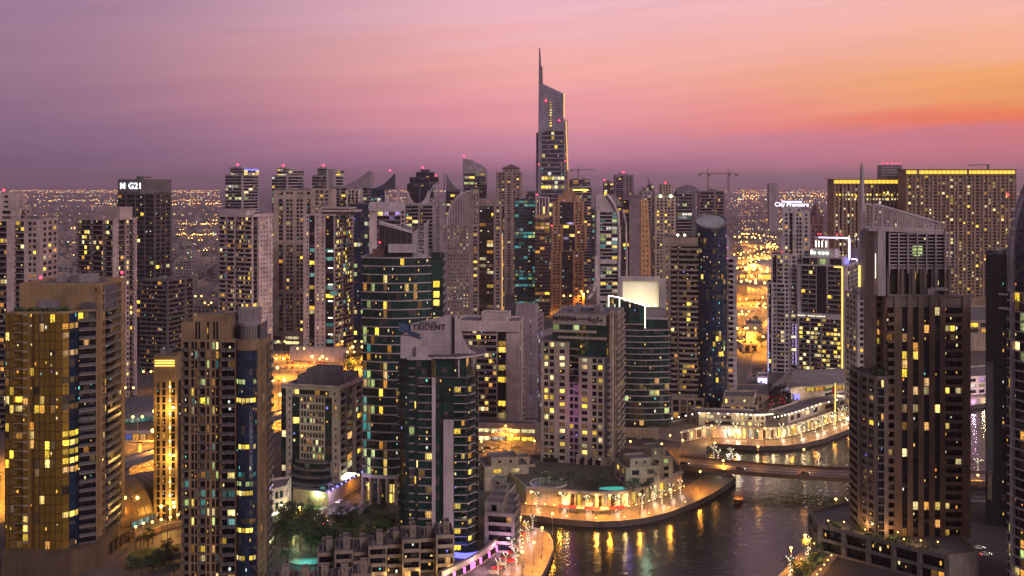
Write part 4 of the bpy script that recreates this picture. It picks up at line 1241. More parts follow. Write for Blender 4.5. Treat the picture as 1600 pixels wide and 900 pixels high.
    for zz in (t.z(655), t.z(615)):
        ld = bpy.data.lights.new('wall_wash', 'POINT'); ld.energy = 700; ld.color = (1, .25, .75); ld.shadow_soft_size = 2.0
        lo = bpy.data.objects.new('wall_wash', ld); COL.objects.link(lo); lo.parent = t.root; lo.location = (X(896), -9, zz)
    mb = MB(); mb.box(X(849), -.35, 5.6, X(872), -.05, 9.6, lit('G')); mb.box(X(906), -.35, 5.6, X(914), -.05, 10, lit('Y')); mb.box(X(919), -.35, 5.6, X(926), -.05, 10, lit('Y')); mb.box(X(931), -.35, 5.6, X(939), -.05, 10, lit('W'))
    t.part('lobby_window', mb)
    t.plant(xa + 2, 10, W - 2, t.S - 3, zt, 3)

def screen_tower():
    t = Tower('residential_tower', 'curved glass tower with a white light frame and a big glowing panel on its roof', 'apartment tower', 951, 1046, 1058, 640, 7, LILB, TEALG, litp=0.22, pal='YYAGCWD', top=470, band=LILB, rail=RAILT)
    X = t.lx; W = t.W; z1 = t.z(515); zb = t.z(664); zc = t.z(463)
    n = 12
    x1 = X(1046)
    bow = [(x1 * i / n, 3 - 6.5 * math.sin(PI * (.12 + .76 * i / n))) for i in range(n + 1)]
    for i in range(n):
        k = 's1'
        t.face(bow[i], bow[i + 1], zb, z1 if i > 6 else z1 + 3.5, k, fh=3.5, key=i // 2, p=(.45 if i < 3 else .10), pal=('YYYA' if i < 3 else 'YGADAD'))
    for i in range(0, 7):
        zt = t.z(466 + 1.6 * i)
        t.face(bow[i], bow[i + 1], z1 + 3.5, zt, 'G1', fh=6, key='cr', p=.0)
    t.face((x1, bow[-1][1]), (x1, 9), zb, z1, 'c1', fh=3.5, p=.2, pal='YCWG'); t.face((x1, 9), (x1, 24), zb, z1, 'c1 p.3 c1', fh=3.5, p=.15)
    t.face((x1, 24), (0, 24), 0, z1, 'p1'); t.face((0, 24), bow[0], zb, z1 + 3, 's1 s1 s1', fh=3.5, p=.2)
    t.w.cap(bow + [(x1, 24), (0, 24)], z1, ROOF)
    t.vol([(x1 * .55, 3), (x1 - 1, 3), (x1 - 1, 20), (x1 * .55, 20)], z1, z1 + 5.5, 'G1 G1 G1 G1', fh=5.5, p=.15, pal='CGW')
    # white light frame
    y = bow[0][1] - .6
    t.strip([(0, bow[0][1] - .5, t.z(500)), (0, bow[0][1] - .5, t.z(463)), (X(968), bow[2][1] - .6, t.z(465)), (X(968), bow[2][1] - .6, t.z(480))], LEDW, .26)
    t.strip([(X(968), bow[2][1] - .6, t.z(465)), (X(1008), bow[7][1] - .6, t.z(477)), (X(1008), bow[7][1] - .6, t.z(512))], LEDW, .26)
    # glowing panel in a housing
    mb = MB()
    a, b, c, d = X(966), X(1030), t.z(485), t.z(437)
    mb.box(a, 14, z1, b + 4, 20, c, GREY); mb.box(a, 14, c, a + 2.2, 20, d, LILB); mb.box(b, 14, c, b + 4.4, 20, d - 1, LILB); mb.box(a + 2.2, 14, d - 2.2, b, 20, d, LILB); mb.box(a + 2.2, 15.5, c, b, 20, d - 2.2, GREY)
    hs = t.part('screen_housing', mb)
    mb = MB(); mb.quad((a + 2.3, 15.4, c + .2), (b - .1, 15.4, c + .2), (b - .1, 15.4, d - 2.4), (a + 2.3, 15.4, d - 2.4), SCREENM, uvq(1))
    mb.build('lit_panel', hs)
    # podium of a lower store
    pm = wall((0.40, 0.31, 0.22))
    zs = t.z(668)
    t.vol([(-1, -8), (X(1028), -8), (X(1028), 24), (-1, 24)], 0, zs, ['q1.2 G3 q1.2 G3 q1.2 G3.6 q1', 'p1', '', ''], fh=5.5, wallm=pm, bandm=pm, glassm=BRONZ, p=.12, pal='AAD')
    t.w.box(-1.2, -8.7, zs - 4.6, X(1028) + .2, -7.9, zs + .6, pm)
    mb = MB(); t.vol([(X(1028), -5), (X(1052), -5), (X(1060), 6), (X(1060), 24), (X(1028), 24)], 0, zs - 3, 'g1 g1 g1 g1', fh=4.4, p=.45, pal='YYA', glassm=BLACKG)
    t.plant(3, 6, x1 * .5, 22, z1, 3)

def screen_mat():
    m, nt, b = nodes('lit_panel')
    q = NB(nt)
    uv = q.N.new('ShaderNodeUVMap'); sp = q.N.new('ShaderNodeSeparateXYZ'); q.L.new(uv.outputs[0], sp.inputs[0])
    u = q.m('FRACT', sp.outputs[0])
    a = q.m('ABSOLUTE', q.m('SUBTRACT', u, 0.45))
    f = q.m('MULTIPLY', q.mr(sp.outputs[1], 0.0, 1.0, 1.45, 0.34), q.mr(a, 0.0, 0.6, 1.15, 0.55))
    ln = q.m('LESS_THAN', q.m('FRACT', q.m('MULTIPLY', u, 9.0)), .05); f = q.m('MULTIPLY', f, q.m('SUBTRACT', 1.0, q.m('MULTIPLY', ln, .35)))
    pt = q.m('FRACT', q.m('MULTIPLY', u, 5.0)); dx = q.m('SUBTRACT', pt, .5); dy = q.m('MULTIPLY', sp.outputs[1], 1.6)
    f = q.m('ADD', f, q.m('MULTIPLY', q.m('LESS_THAN', q.m('ADD', q.m('MULTIPLY', dx, dx), q.m('MULTIPLY', dy, dy)), .05), .9))
    b.inputs['Emission Color'].default_value = (1.0, 0.80, 0.38, 1)
    q.L.new(f, b.inputs['Emission Strength'])
    m.cycles.emission_sampling = 'NONE'
    return m
SCREENM = screen_mat()

def cylinder_tower():
    m = wall((0.36, 0.29, 0.24))
    t = Tower('residential_tower', 'beige balcony tower with a dark glass cylinder cut at a slant on its right', 'apartment tower', 1034, 1095, 1158, 695, 9, m, BLACKG, litp=0.12, pal='YYADAD', top=372, band=m, rail=wall((0.27, 0.23, 0.21), .7, False))
    X = t.lx; W = t.W; z1 = t.z(374)
    S = 24
    t.vol([(0, 0), (W, 0), (W, S), (0, S)], 0, z1, ['p1.2 m1.4 p.6 n2.4 p.4 c7 p.8', '', '', 'p1 w2 w2 p1'], fh=3.3)
    t.w.box(0, -.5, z1 - 4.5, W, -.02, z1 + 1.2, m)
    # cylinder
    cx, cyy, r = X(1111), 5.5, (X(1136) - X(1086)) / 2
    n = 22
    zc0, zc1 = t.z(357), t.z(349)
    ring = arc(cx, cyy, r, 150, 400, n)
    for i in range(n):
        t.face(ring[i], ring[i + 1], 3, zc0 - 6, 'G1', fh=3.3, glassm=BLUEG, key='cy%d' % (i // 5), p=(.10 if 7 < i < 16 else .03), pal='YYGAD', mull=i % 2 == 0)
    mb = MB()
    full = arc(cx, cyy, r, 0, 360, 32)[:-1]
    top = [(p[0], p[1], zc0 + (p[1] - cyy + r) * .42) for p in full]
    for i in range(32):
        a, b = full[i], full[(i + 1) % 32]; c, d = top[(i + 1) % 32], top[i]
        mb.quad((*a, zc0 - 6), (*b, zc0 - 6), c, d, BLUEG, uvq(i + 3))
    mb.poly(top, wall((0.30, 0.32, 0.34), .5, False))
    inner = [(cx + (p[0] - cx) * .95, cyy + (p[1] - cyy) * .95, p[2] + .9) for p in top]
    outer = [(p[0], p[1], p[2] + .9) for p in top]
    for i in range(32):
        j = (i + 1) % 32
        mb.quad(top[i], top[j], outer[j], outer[i], METAL); mb.quad(outer[i], outer[j], inner[j], inner[i], METAL)
        mb.quad(inner[i], inner[j], (*[cx + (full[j][0] - cx) * .95, cyy + (full[j][1] - cyy) * .95], top[j][2]), (*[cx + (full[i][0] - cx) * .95, cyy + (full[i][1] - cyy) * .95], top[i][2]), METAL)
    t.part('slanted_roof', mb)
    # right wing with violet lamps
    x0, x1 = X(1133), X(1157)
    zw = t.z(405)
    t.vol([(x0 - 2, 7), (x1 - 2, 7), (x1 - 2, 26), (x0 - 2, 26)], 0, zw, ['p.5 n3 p.5 n3 p.4 m1 p.6', 'p1 w2 w2', '', ''], fh=3.3, wallm=LILAC, bandm=LILAC, railm=LILAC, p=.12, pal='YADP')
    t.vol([(x0 - 3, 10), (x0 + 3, 10), (x0 + 3, 24), (x0 - 3, 24)], zw, t.z(372), 'p1', wallm=LILAC)
    mb = MB()
    balls('violet_lamp', t.root, [(x0 - 1.2 + (k % 2) * .5, 6.2, t.z(470 + 6.4 * k)) for k in range(26)], .22, LEDP, 5, 4)
    for k in range(2): mb.box(x0 - 4, 6.0, t.z(388 + 17 * k), x0 + 2, 6.4, t.z(387 + 17 * k), LEDM)
    t.part('magenta_strip', mb)
    t.plant(2, 4, W - 3, S - 3, z1, 3)
    for px in (1059, 1070):
        mb = MB(); mb.ball((X(px), 1, z1 + 2.6), .8, LEDW, 8, 6); mb.tube((X(px), 1, z1), (X(px), 1, z1 + 2), .15, .15, METAL, 5); t.part('roof_lamp', mb)
    t.vol([(-4, -7), (X(1100), -7), (X(1100), -.6), (-4, -.6)], 0, 12, 'p.4 t2 t2 t2 t2 t2 t2 p.4', fh=4, p=.3, pal='YAD')

def premiere_tower():
    t = Tower('residential_tower', 'white stepped tower with white glowing letters on its roof box', 'apartment tower', 1205, 1262, 1275, 850, 15, wall((0.58, 0.53, 0.55)), BLACKG, litp=.07, pal='YAWD', top=330, rail=wall((0.40, .37, .40), .7, False))
    X = t.lx; W = t.W; m = t.wall
    z2 = t.z(345); z3 = t.z(400); z4 = t.z(445)
    t.vol([(X(1199), 0), (X(1246), 0), (X(1246), 26), (X(1199), 26)], 0, z4, ['p.6 v1 p.6 w1.5 p.3 c3 p.3 w1.5 m1 c2 p.6', '', '', 'p1 w2 w2'], fh=3.3)
    t.vol([(X(1205), 1), (X(1246), 1), (X(1246), 25), (X(1205), 25)], z4, z3, ['p.6 v1.4 p.4 n2 p.4 w2 m1 w2 p.4', '', '', ''], fh=3.3)
    t.vol([(X(1222), 3), (X(1266), 3), (X(1266), 24), (X(1222), 24)], z3 - 25, z2 + 6, ['p1 w2 p.5 v1.6 m1.2 p.4 d3 p1 w2 p1', 'p1 w2 w2 p1', '', ''], fh=3.3)
    t.vol([(X(1222), 4), (X(1252), 4), (X(1252), 22), (X(1222), 22)], z2 + 6, z2 + 10, 'p1 m1 p1 m1', parapet=.4)
    mb = MB(); mb.box(X(1224), 5, z2 + 10, X(1251), 20, t.z(322), wall((0.30, .27, .32), .7)); bx = t.part('roof_box', mb)
    put_text('sign_lettering', TX_CITY, glow('white_sign', (.95, .93, 1.0), 2.6), bx, (X(1237), 4.5, t.z(320)), 0)
    mb = MB(); mb.box(X(1221), 4.7, t.z(317) + .2, X(1253), 4.9, t.z(316) + .8, LEDP); t.part('sign_frame', mb)
    balls('violet_lamp', t.root, [(X(1200) + .2, -.4, t.z(500 + 2.9 * k)) for k in range(34)] + [(X(1239) + dx * 2, -.4, t.z(508 + 2.3 * k)) for k in range(28) for dx in (0, 1.1)], .28, LEDP, 5, 4)
    t.beacon(X(1221), 1, z3 + 1, .5)

def crown_tower():
    t = Tower('residential_tower', 'white gridded tower with a violet-lit roof frame and a gold light line down its front', 'apartment tower', 1246, 1323, 1341, 832, 27, wall((0.60, 0.55, 0.57)), BLACKG, litp=.16, pal='YYYW', top=405, band=wall((0.60, 0.55, 0.57), .7, False), rail=wall((0.12, .11, .12), .5, False))
    X = t.lx; W = t.W; z1 = t.z(417)
    t.vol(t.rect(0, 0, W, t.S), 0, z1, ['p.5 b2.6 b3.8 p.4 G3.6 p.4 b4.6 b3.2 p1.6', 'p1 b3 p.5 b3 p.5 b3 p1', '', ''], fh=3.5, key=0) if False else None
    t.face((0, 0), (W, 0), t.z(492), z1, 'p.5 m.8 b2.6 b2.6 p.3 G3.4 p.3 b4.6 p.4 p1.6', fh=3.5, p=.05, key='t')
    t.face((0, 0), (W, 0), 0, t.z(500), 'p.5 b3.4 p.3 b3.4 p.3 b2.6 b3.4 p.4 p1.6', fh=3.5, p=.42, key='b')
    t.face((0, 0), (W, 0), t.z(500), t.z(492), 'p1')
    t.face((W, 0), (W, t.S), 0, z1, 'p1 c3 p.5 c3 p.5 c3 p1', fh=3.5, p=.12); t.face((W, t.S), (0, t.S), 0, z1, 'p1'); t.face((0, t.S), (0, 0), 0, z1, 'p1 w2 w2 w2')
    t.w.cap(t.rect(0, 0, W, t.S), z1, ROOF); t.w.box(0, 0, z1, W, .4, z1 + 1.2, t.wall); t.w.box(W - .4, .4, z1, W, t.S, z1 + 1.2, t.wall)
    t.vol([(X(1252), 2), (X(1316), 2), (X(1316), 20), (X(1252), 20)], z1, t.z(405), ['p.4 G2.4 p.3 G2.4 p.3 G3 p.2 p.8 G4 p.4', 'p1', '', ''], fh=6, p=.5, pal='WLG')
    t.vol([(X(1264), 4), (X(1304), 4), (X(1304), 18), (X(1264), 18)], t.z(405), t.z(392), ['p.3 p1', '', '', ''], parapet=.5)
    t.strip([(X(1303), -.35, z1 - .4), (X(1316), -.35, z1 - .4), (X(1316), -.35, t.z(596))], LEDY, .32)
    # roof frame
    mb = MB()
    zf = t.z(374)
    for x in (1272, 1290, 1324): mb.box(X(x) - .6, 8, t.z(405), X(x) + .6, 9.4, zf, LEDP if x == 1324 else WHITE)
    mb.box(X(1268), 7.6, zf, X(1326), 9.8, zf + 1.3, WHITE)
    fr = t.part('roof_frame', mb)
    mb = MB(); mb.box(X(1276), 7.2, zf + .15, X(1325), 7.5, zf + 1.1, LEDP); mb.box(X(1323.4), 7.2, t.z(408), X(1325), 7.6, zf, LEDP); mb.build('light_strip', fr)
    mb = MB()
    for x in (1271, 1276, 1281, 1287): mb.box(X(x), 6.9, t.z(388), X(x) + .7, 7.3, t.z(378), LEDW)
    balls('roof_lamp', t.root, [(X(x), 3.4, t.z(397)) for x in (1271, 1279, 1285, 1291)], .9, glow('cold_lamp', (.75, 1, .85), 4.0), 8, 6)
    mb.box(X(1265), 3.6, t.z(399), X(1268), 3.95, t.z(393), LEDW)
    t.part('light_bars', mb)
    mb = MB(); mb.box(X(1320), 2, t.z(413), X(1325), 4, t.z(404), LEDB); t.part('blue_box', mb)
    balls('ledge_lamp', t.root, [(X(a) + (X(b) - X(a)) * k / 4, -.5, t.z(496.5)) for a, b in ((1247, 1257), (1263, 1273), (1277, 1288)) for k in range(5)], .3, LEDW, 5, 4)
    for x in (1275, 1279, 1305, 1311): t.beacon(X(x), 8.6, zf + 1.3, .5)
    # violet wing at the right rear
    t2 = Tower('residential_tower', 'narrow tower washed in violet light beside the white gridded tower', 'apartment tower', 1326, 1343, 1356, 880, 27, wall((0.42, 0.38, 0.48)), BLACKG, litp=.1, pal='YAP', top=410)
    t2.vol(t2.rect(0, 0, t2.W, t2.S), 0, t2.z(412), ['p1 w1.5 p.3 c2', 'p1 c2 p.4 c2 p.4', '', ''], fh=3.4)
    mb = MB()
    mb.slab_xz([(t2.lx(1322), t2.z(412)), (t2.lx(1346), t2.z(412)), (t2.lx(1346), t2.z(384)), (t2.lx(1322), t2.z(394))], 4, 9, GREY)
    t2.part('slanted_wall', mb)
    t2.strip([(t2.lx(1330), -.4, t2.z(405)), (t2.lx(1339), -.4, t2.z(405)), (t2.lx(1339), -.4, t2.z(520))], LEDP, .45)
    t2.beacon(t2.lx(1346), 5, t2.z(384), .6)

def sail_tower():
    m = wall((0.225, 0.15, 0.095)); mg = wall((0.25, 0.20, 0.175))
    t = Tower('residential_tower', 'tall brown pier tower with a raked see-through sail frame and needle spire on its roof', 'apartment tower', 1386, 1516, 1530, 428, 3, m, BLACKG, litp=.13, pal='YYAADW', top=462, band=m, rail=wall((0.20, .15, .11), .7, False))
    X = t.lx; W = t.W; z1 = t.z(464); zb = 10.0
    t.face((0, 0), (W, 0), zb, z1 - 4, 'c2.6 q3.1 G2.1 q2.1 G2.1 q2.1 G2.1 q2.1 G2.1 q2.0 n6.6 q3', fh=3.55, bandm=m)
    t.face((0, 0), (W, 0), z1 - 4, z1, 'p2.6 q3.1 p2.1 q2.1 p2.1 q2.1 p2.1 q2.1 p2.1 q2.0 p6.6 q3', wallm=mg, bandm=mg)
    t.face((W, 0), (W, t.S), zb, z1, 'G2 c4 G2 c4 G2', fh=3.55); t.face((W, t.S), (0, t.S), zb, z1, 'p1'); t.face((0, t.S), (0, 0), zb, z1, 'q1 c3 q1 q1 c3 q1 q1', fh=3.55)
    t.w.cap(t.rect(0, 0, W, t.S), z1, ROOF); t.w.box(0, -.55, z1, W, -.1, z1 + 1.0, mg)
    # left flank, receding, with its own slim shaft up to the spire
    xl = X(1375)
    t.vol([(xl, 6), (0, 6), (0, 24), (xl, 24)], zb, t.z(362), ['q.8 c3 q.8 p1', 'p1', '', ''], fh=3.55, wallm=mg)
    # stepped crown
    z2 = t.z(420)
    t.vol([(X(1388), 1.5), (X(1488), 1.5), (X(1488), 20), (X(1388), 20)], z1, z2, ['p1 v3 p1 q1.2 v2 p1 q1.2 v2 p1 q1.2 v2 p1 q1.2 v2.6 p1.4 q1', 'p1', '', ''], fh=11, wallm=mg, bandm=mg, glassm=BRONZ, p=0, parapet=.8)
    z3 = t.z(366)
    t.vol([(X(1394), 3), (X(1480), 3), (X(1480), 18), (X(1394), 18)], z2, z3, ['G2 G2 G2 G2 G2', 'G1 G1 G1', '', 'p1'], fh=4.4, p=.1, pal='GD', wallm=mg, parapet=.6)
    mb = MB()
    for k in range(11):
        zz = z2 + (z3 - z2) * (k / 10)
        mb.box(X(1391), 1.4, zz - .22, X(1493), 1.9, zz + .22, LILB)
        mb.box(X(1488), 1.9, zz - .22, X(1488) + .5, 18, zz + .22, LILB)
    for k in range(8):
        x = X(1391) + (X(1493) - X(1391)) * k / 7
        mb.box(x - .25, .9, z2 - 2, x + .25, 1.38, z3 + .4, LILB)
    t.part('louvre_frame', mb)
    # sail frame
    ya, yb2 = 3.2, 16
    for y in (ya, yb2):
        mb = MB()
        P = [(X(1366), t.z(360)), (X(1368), t.z(322)), (X(1372), t.z(320)), (X(1480), t.z(351)), (X(1476), t.z(362))]
        for a, b in zip(P, P[1:] + P[:1]): mb.tube((a[0], y, a[1]), (b[0], y, b[1]), .55, .55, LILB, 6)
        for k in range(1, 26):
            f = k / 26; x = P[2][0] + (P[3][0] - P[2][0]) * f; zt2 = P[2][1] + (P[3][1] - P[2][1]) * f; zb2 = P[0][1] + (P[4][1] - P[0][1]) * f
            mb.tube((x, y, zb2), (x, y, zt2), .13 if k % 6 else .3, .13 if k % 6 else .3, LILB, 4)
        for k in range(1, 8):
            f = k / 8
            mb.tube((P[0][0], y, P[0][1] + (P[1][1] - P[0][1]) * f), (P[4][0] + (P[3][0] - P[4][0]) * f, y, P[4][1] + (P[3][1] - P[4][1]) * f), .11, .11, LILB, 4)
        t.part('sail_frame', mb)
    mb = MB()
    a, b = t.z(366), t.z(360)
    mb.slab_xz([(X(1360), t.z(362)), (X(1384), t.z(362)), (X(1478), t.z(367)), (X(1478), t.z(364.5)), (X(1386), t.z(356)), (X(1360), t.z(358))], 2, 18, LILB)
    mb.box(X(1374), 1.8, z1, X(1386), 8, t.z(358), LILB)
    t.part('sail_deck', mb)
    mb = MB()
    x, y = X(1357.5), 10
    mb.box(x - 1.0, y - 1.0, t.z(470), x + 1.0, y + 1.0, t.z(330), LILB)
    mb.tube((x, y, t.z(330)), (x, y, t.z(262)), 1.1, .75, LILB, 8); mb.tube((x, y, t.z(262)), (x, y, t.z(251)), .7, .05, LILB, 8)
    t.part('spire', mb)
    t.strip([(x - 1.4, y - 1.4, t.z(452)), (x - 1.4, y - 1.4, t.z(418))], LEDY, .35)
    t.strip([(X(1374), 5.2, t.z(437)), (X(1374), 5.2, t.z(398))], LEDW, .16); t.strip([(X(1376.6), 5.2, t.z(437)), (X(1376.6), 5.2, t.z(398))], LEDW, .16)
    # roof gear
    mb = MB(); mb.box(X(1450), .3, z1 + .1, X(1461), 1.4, z1 + 3, LILB); mb.box(X(1454), .4, z1 + 2.4, X(1482), 1.2, z1 + 3.2, LILB); mb.box(X(1455), .4, z1 + 3.2, X(1480), 1.2, z1 + 3.6, LILB); t.part('cleaning_cradle', mb)
    # low left wing with a round bay
    zw = t.z(592)
    xw0, xw1 = X(1351), X(1386)
    t.vol([(xw0, 8), (xw0 + 4, -2), (xw1, -2), (xw1, 12), (xw0, 22)], zb, zw, ['q.5 w2 w2 q.5', 'p.5 q.6 s2.4 s2.4 q.6 p3', 'p1', 'p1', 'q.4 n2 n2 n2 q.4'], fh=3.3, wallm=mg, bandm=mg, p=.12)
    mb = MB(); rg = random.Random(8)
    for k in range(70):
        mb.ball((rg.uniform(xw0 + 4, xw1), rg.uniform(0, 8), zw + rg.uniform(.8, 3)), rg.uniform(.5, 1.2), LEAFM[k % 2], 5, 3)
    tag(t.part('roof_greenery', mb), kind='stuff')
    # podium, turned a little
    pm = wall((0.235, 0.205, 0.185), .75)
    zp = 10.0
    def loc(px, py):
        wx, wy = gp(px, py, zp + 1.4); c, n = math.cos(t.th), math.sin(t.th)
        dx, dy = wx - t.ox, wy - t.oy
        return (dx * c - dy * n, dx * n + dy * c)
    A_, B_, C_ = loc(1279, 818), loc(1482, 868), loc(1530, 862)
    Z_ = loc(1267, 806)
    p = [A_, B_, C_, (C_[0] + 3, 30), (A_[0] + 20, 42), (Z_[0] + 1, Z_[1] + 8)]
    px0 = A_[0]
    t.vol(p, 0, zp, ['q.5 b3 q.5 b3 q.5 b3 q.5 b3 q.5 b3 q.5', 'q1 p6 p4', 'p1', '', '', 'q.4 b3 q.4 b3 q.4'], fh=5.2, wallm=pm, bandm=pm, railm=pm, glassm=BLACKG, p=.10, pal='AD', parapet=1.4)
    mb = MB()
    def along(f, d): 
        u = (Vector(B_) - Vector(A_)); n_ = Vector((-u.y, u.x)).normalized()
        return Vector(A_) + u * f + n_ * d
    for k in range(9):
        mb = MB(); q = along(.05 + .1 * k, 3 + (k % 3) * 3); mb.tube((q.x, q.y, zp), (q.x, q.y, zp + 2.2), .07, .07, METAL, 4); mb.ball((q.x, q.y, zp + 2.5), .32, glow('terrace_lamp', (1, .5, .12), 5), 6, 4); t.part('terrace_lamp', mb)
    for k in range(4):
        ld = bpy.data.lights.new('terrace_light', 'POINT'); ld.energy = 900; ld.color = (1, .5, .15); ld.shadow_soft_size = .3
        lo = bpy.data.objects.new('terrace_light', ld); COL.objects.link(lo); lo.parent = t.root; q = along(.12 + .2 * k, 5); lo.location = (q.x, q.y, zp + 3.5)
    mb = MB(); rg = random.Random(9)
    for k in range(80): q = along(rg.uniform(.04, .9), rg.uniform(1.5, 9)); mb.ball((q.x, q.y, zp + rg.uniform(.3, 1.6)), rg.uniform(.4, 1.0), LEAFM[k % 3], 5, 3)
    tag(t.part('terrace_greenery', mb), kind='stuff')

def edge_towers():
    m = wall((0.010, 0.010, 0.012), .9)
    t = Tower('office_tower', 'black slab tower under construction beside the round glass tower at the picture edge', 'tower', 1540, 1592, 1600, 470, 24, m, BLACKG, litp=.0, pal='D', top=398)
    z1 = t.z(402)
    t.vol(t.rect(0, 0, t.W, t.S), 0, z1, ['p4 G1 G1 G1 G1', 'p1', '', 'p1'], fh=3.6, wallm=m)
    for f, a in ((462, 1560), (484, 1560)): t.w.box(t.lx(a), -.5, t.z(f), t.W, -.1, t.z(f - 3), GREY)
    mb = MB(); mb.box(t.lx(1541), -.8, t.z(745), t.lx(1552), -.1, t.z(568), wall((.11, .11, .12), .8)); mb.box(t.lx(1543), -.8, t.z(785), t.lx(1550), -.1, t.z(745), wall((.2, .17, .12), .8)); t.part('grey_panel', mb)
    t.plant(1, 2, t.W - 1, t.S - 4, z1, 4)
    # round glass tower cut by the right edge
    t = Tower('residential_tower', 'round glass tower with a blue curved crown and a pale fin on its edge', 'apartment tower', 1576, 1700, 1720, 380, 0, LILB, BLACKG, litp=.1, pal='YAGD', top=420, band=LILB, rail=RAILT)
    t.ox += 10; t.root.location.x += 10
    W = t.W; z1 = t.z(462)
    r = 24
    ring = arc(r - .5, r - 4, r, 178, 290, 13)
    for i in range(13):
        t.face(ring[i], ring[i + 1], 0, z1, 's1', fh=3.5, key=i // 3, p=.14)
    t.w.cap(ring + [(r * 1.6, 40), (r * .7, 40)], z1, ROOF)
    t.face((r * .7, 40), ring[0], 0, z1, 'p1')
    # crown: leaning curved shell
    mb = MB()
    n = 10
    rows = []
    for j in range(n + 1):
        f = j / n
        zz = z1 + (t.z(283) - z1) * f
        off = 0.4 + 1.0 * math.sin(f * PI * .9) * -1 + 6.5 * f ** 2.4
        rows.append([(r - .5 + (p[0] - r + .5) * (1 - off / r), r - 4 + (p[1] - r + 4) * (1 - off / r), zz) for p in ring])
    for j in range(n):
        for i in range(13):
            UID[0] += 1
            mb.quad(rows[j][i], rows[j][i + 1], rows[j + 1][i + 1], rows[j + 1][i], BLUEG if i else LILB, uvq(UID[0]))
    mb.poly(rows[-1], ROOF)
    t.part('curved_crown', mb)
    mb = MB()
    for j in range(n):
        mb.tube(rows[j][0], rows[j + 1][0], .55, .55, LILB, 6)
    x, y = ring[1]
    mb.box(x - 1.0, y - 1.2, 0, x + .1, y + .8, t.z(448), LILB)
    for k in range(40): mb.box(x - 1.6, y - 1.6, 3 + 3.5 * k, x - .2, y - .9, 4.0 + 3.5 * k, LILB)
    t.part('edge_fin', mb)

for fn in (gold_tower, brown_tower, strip_tower, hotel, trident_round, trident_front, marina_hotel, screen_tower, cylinder_tower, premiere_tower, crown_tower, sail_tower, edge_towers): fn()
# ------------------------------------------------------------------ the towers behind
def mk(label, L, M, Rr, top, D, th, wallm, front, side=None, name='residential_tower', cat='apartment tower', fh=3.5, glassm=None, p=.1, pal='YYAWD', band=None, rail=None, plant=2, base=None, vol=True, cap=100, parapet=1.1, mech=()):
    t = Tower(name, label, cat, L, M, Rr, D, th, wallm, glassm or BLACKG, band=band, litp=p, pal=pal, rail=rail, top=top, cap=cap)
    z1 = t.z(top)
    if vol:
        t.vol(t.rect(0, 0, t.W, t.S), 0, z1, [front, side or front, '', 'p1 w2 w2 w2 p1'], fh=fh, parapet=parapet, mech=mech)
        if plant: t.plant(t.W * .15, t.S * .2, t.W * .9, t.S * .9, z1, plant)
    return t, z1
def box_on(t, L, Rr, y0, y1, z0, top, pat='p1', **kw):
    t.vol([(t.lx(L, y0), y0), (t.lx(Rr, y0), y0), (t.lx(Rr, y0), y1), (t.lx(L, y0), y1)], z0, t.z(top), pat, **kw)
ROSE = wall((0.46, 0.37, 0.38)); SAND = wall((0.47, 0.385, 0.33)); SLATE = wall((0.13, 0.125, 0.165)); DARKR = wall((0.16, 0.10, 0.10))
MAUVE = wall((0.36, 0.305, 0.35)); PINK = wall((0.60, 0.50, 0.51)); ORANGE = wall((0.55, 0.33, 0.18)); COPPERLIT = wall((0.44, 0.25, 0.14)); NIGHT = wall((0.05, 0.055, 0.085))  # the copper tone puts orange uplighting into a brown wall colour
RAILD = plain('dark_rail', (0.06, 0.055, 0.06), .4)

# --- left of the view
t, z = mk('white and grey stepped balcony tower cut by the left picture edge', -45, 62, 70, 345, 655, 0, ROSE, 'p2 c3 p1.4 c3 p2.2 b2.4 p1 w1.2 w1.2 p.8', 'p1 w2 w2 w2', p=.14, rail=RAILD, plant=0)
box_on(t, -45, 30, 1, 18, z, 328, 'p1 b3 p.5 w2 p1'); box_on(t, -30, 26, 3, 14, t.z(328), 304, 'p1 m1.4 m1.4 p.6')
t.beacon(t.lx(2), 3.2, t.z(303), .9); t.plant(t.W * .55, 3, t.W * .95, 16, z, 2)
t, z = mk('pale stepped tower with dark left balconies and a thin mast on top', 119, 177, 214, 344, 745, 24, ROSE, 'p.4 c3.6 p.4 c3 p.6 c2 p.3', 'p1.6 m1 b3.2 p.4 w1.6 c2 p.4 m1 p.3', p=.15, rail=RAILD, plant=0)
box_on(t, 146, 187, 4, 16, z, 326, 'p1 p1'); box_on(t, 120, 160, .3, 2.5, z, 338, 'p1')
t.spire(t.lx(173), 5, t.z(326), t.z(288), .35); t.plant(4, 6, t.W - 2, t.S - 4, z, 2)
for k in range(6):
    a = t.rect(t.W - .1, t.S * (.5 + .08 * k), t.W + .1, t.S * (.5 + .08 * k) + 1)
t, z = mk('dark glass grid tower with big white lit letters on its top band', 184, 240, 268, 303, 930, 20, wall((0.12, 0.10, 0.105)), 'g1 g1 q.3 g1 g1 q.3 g1 g1 q.3 g1 g1', 'q.5 g1 q.3 g1 q.3 g1 q.5', name='office_tower', cat='tower', fh=3.8, p=.07, pal='YAW', plant=0, band=wall((.11, .095, .10), .6, False))
cr = wall((.15, .135, .145)); t.vol(t.rect(0, 0, t.W, t.S), z, t.z(282), 'p1', wallm=cr)
t.w.box(t.W * .62, -.5, z, t.W, -.02, t.z(282) + 1, wall((.26, .23, .24)))
put_text('sign_lettering', TX_MG, glow('white_sign', (.95, .93, 1.0), 2.6), t.root, (t.W * .38, -.5, t.z(291)), 0)
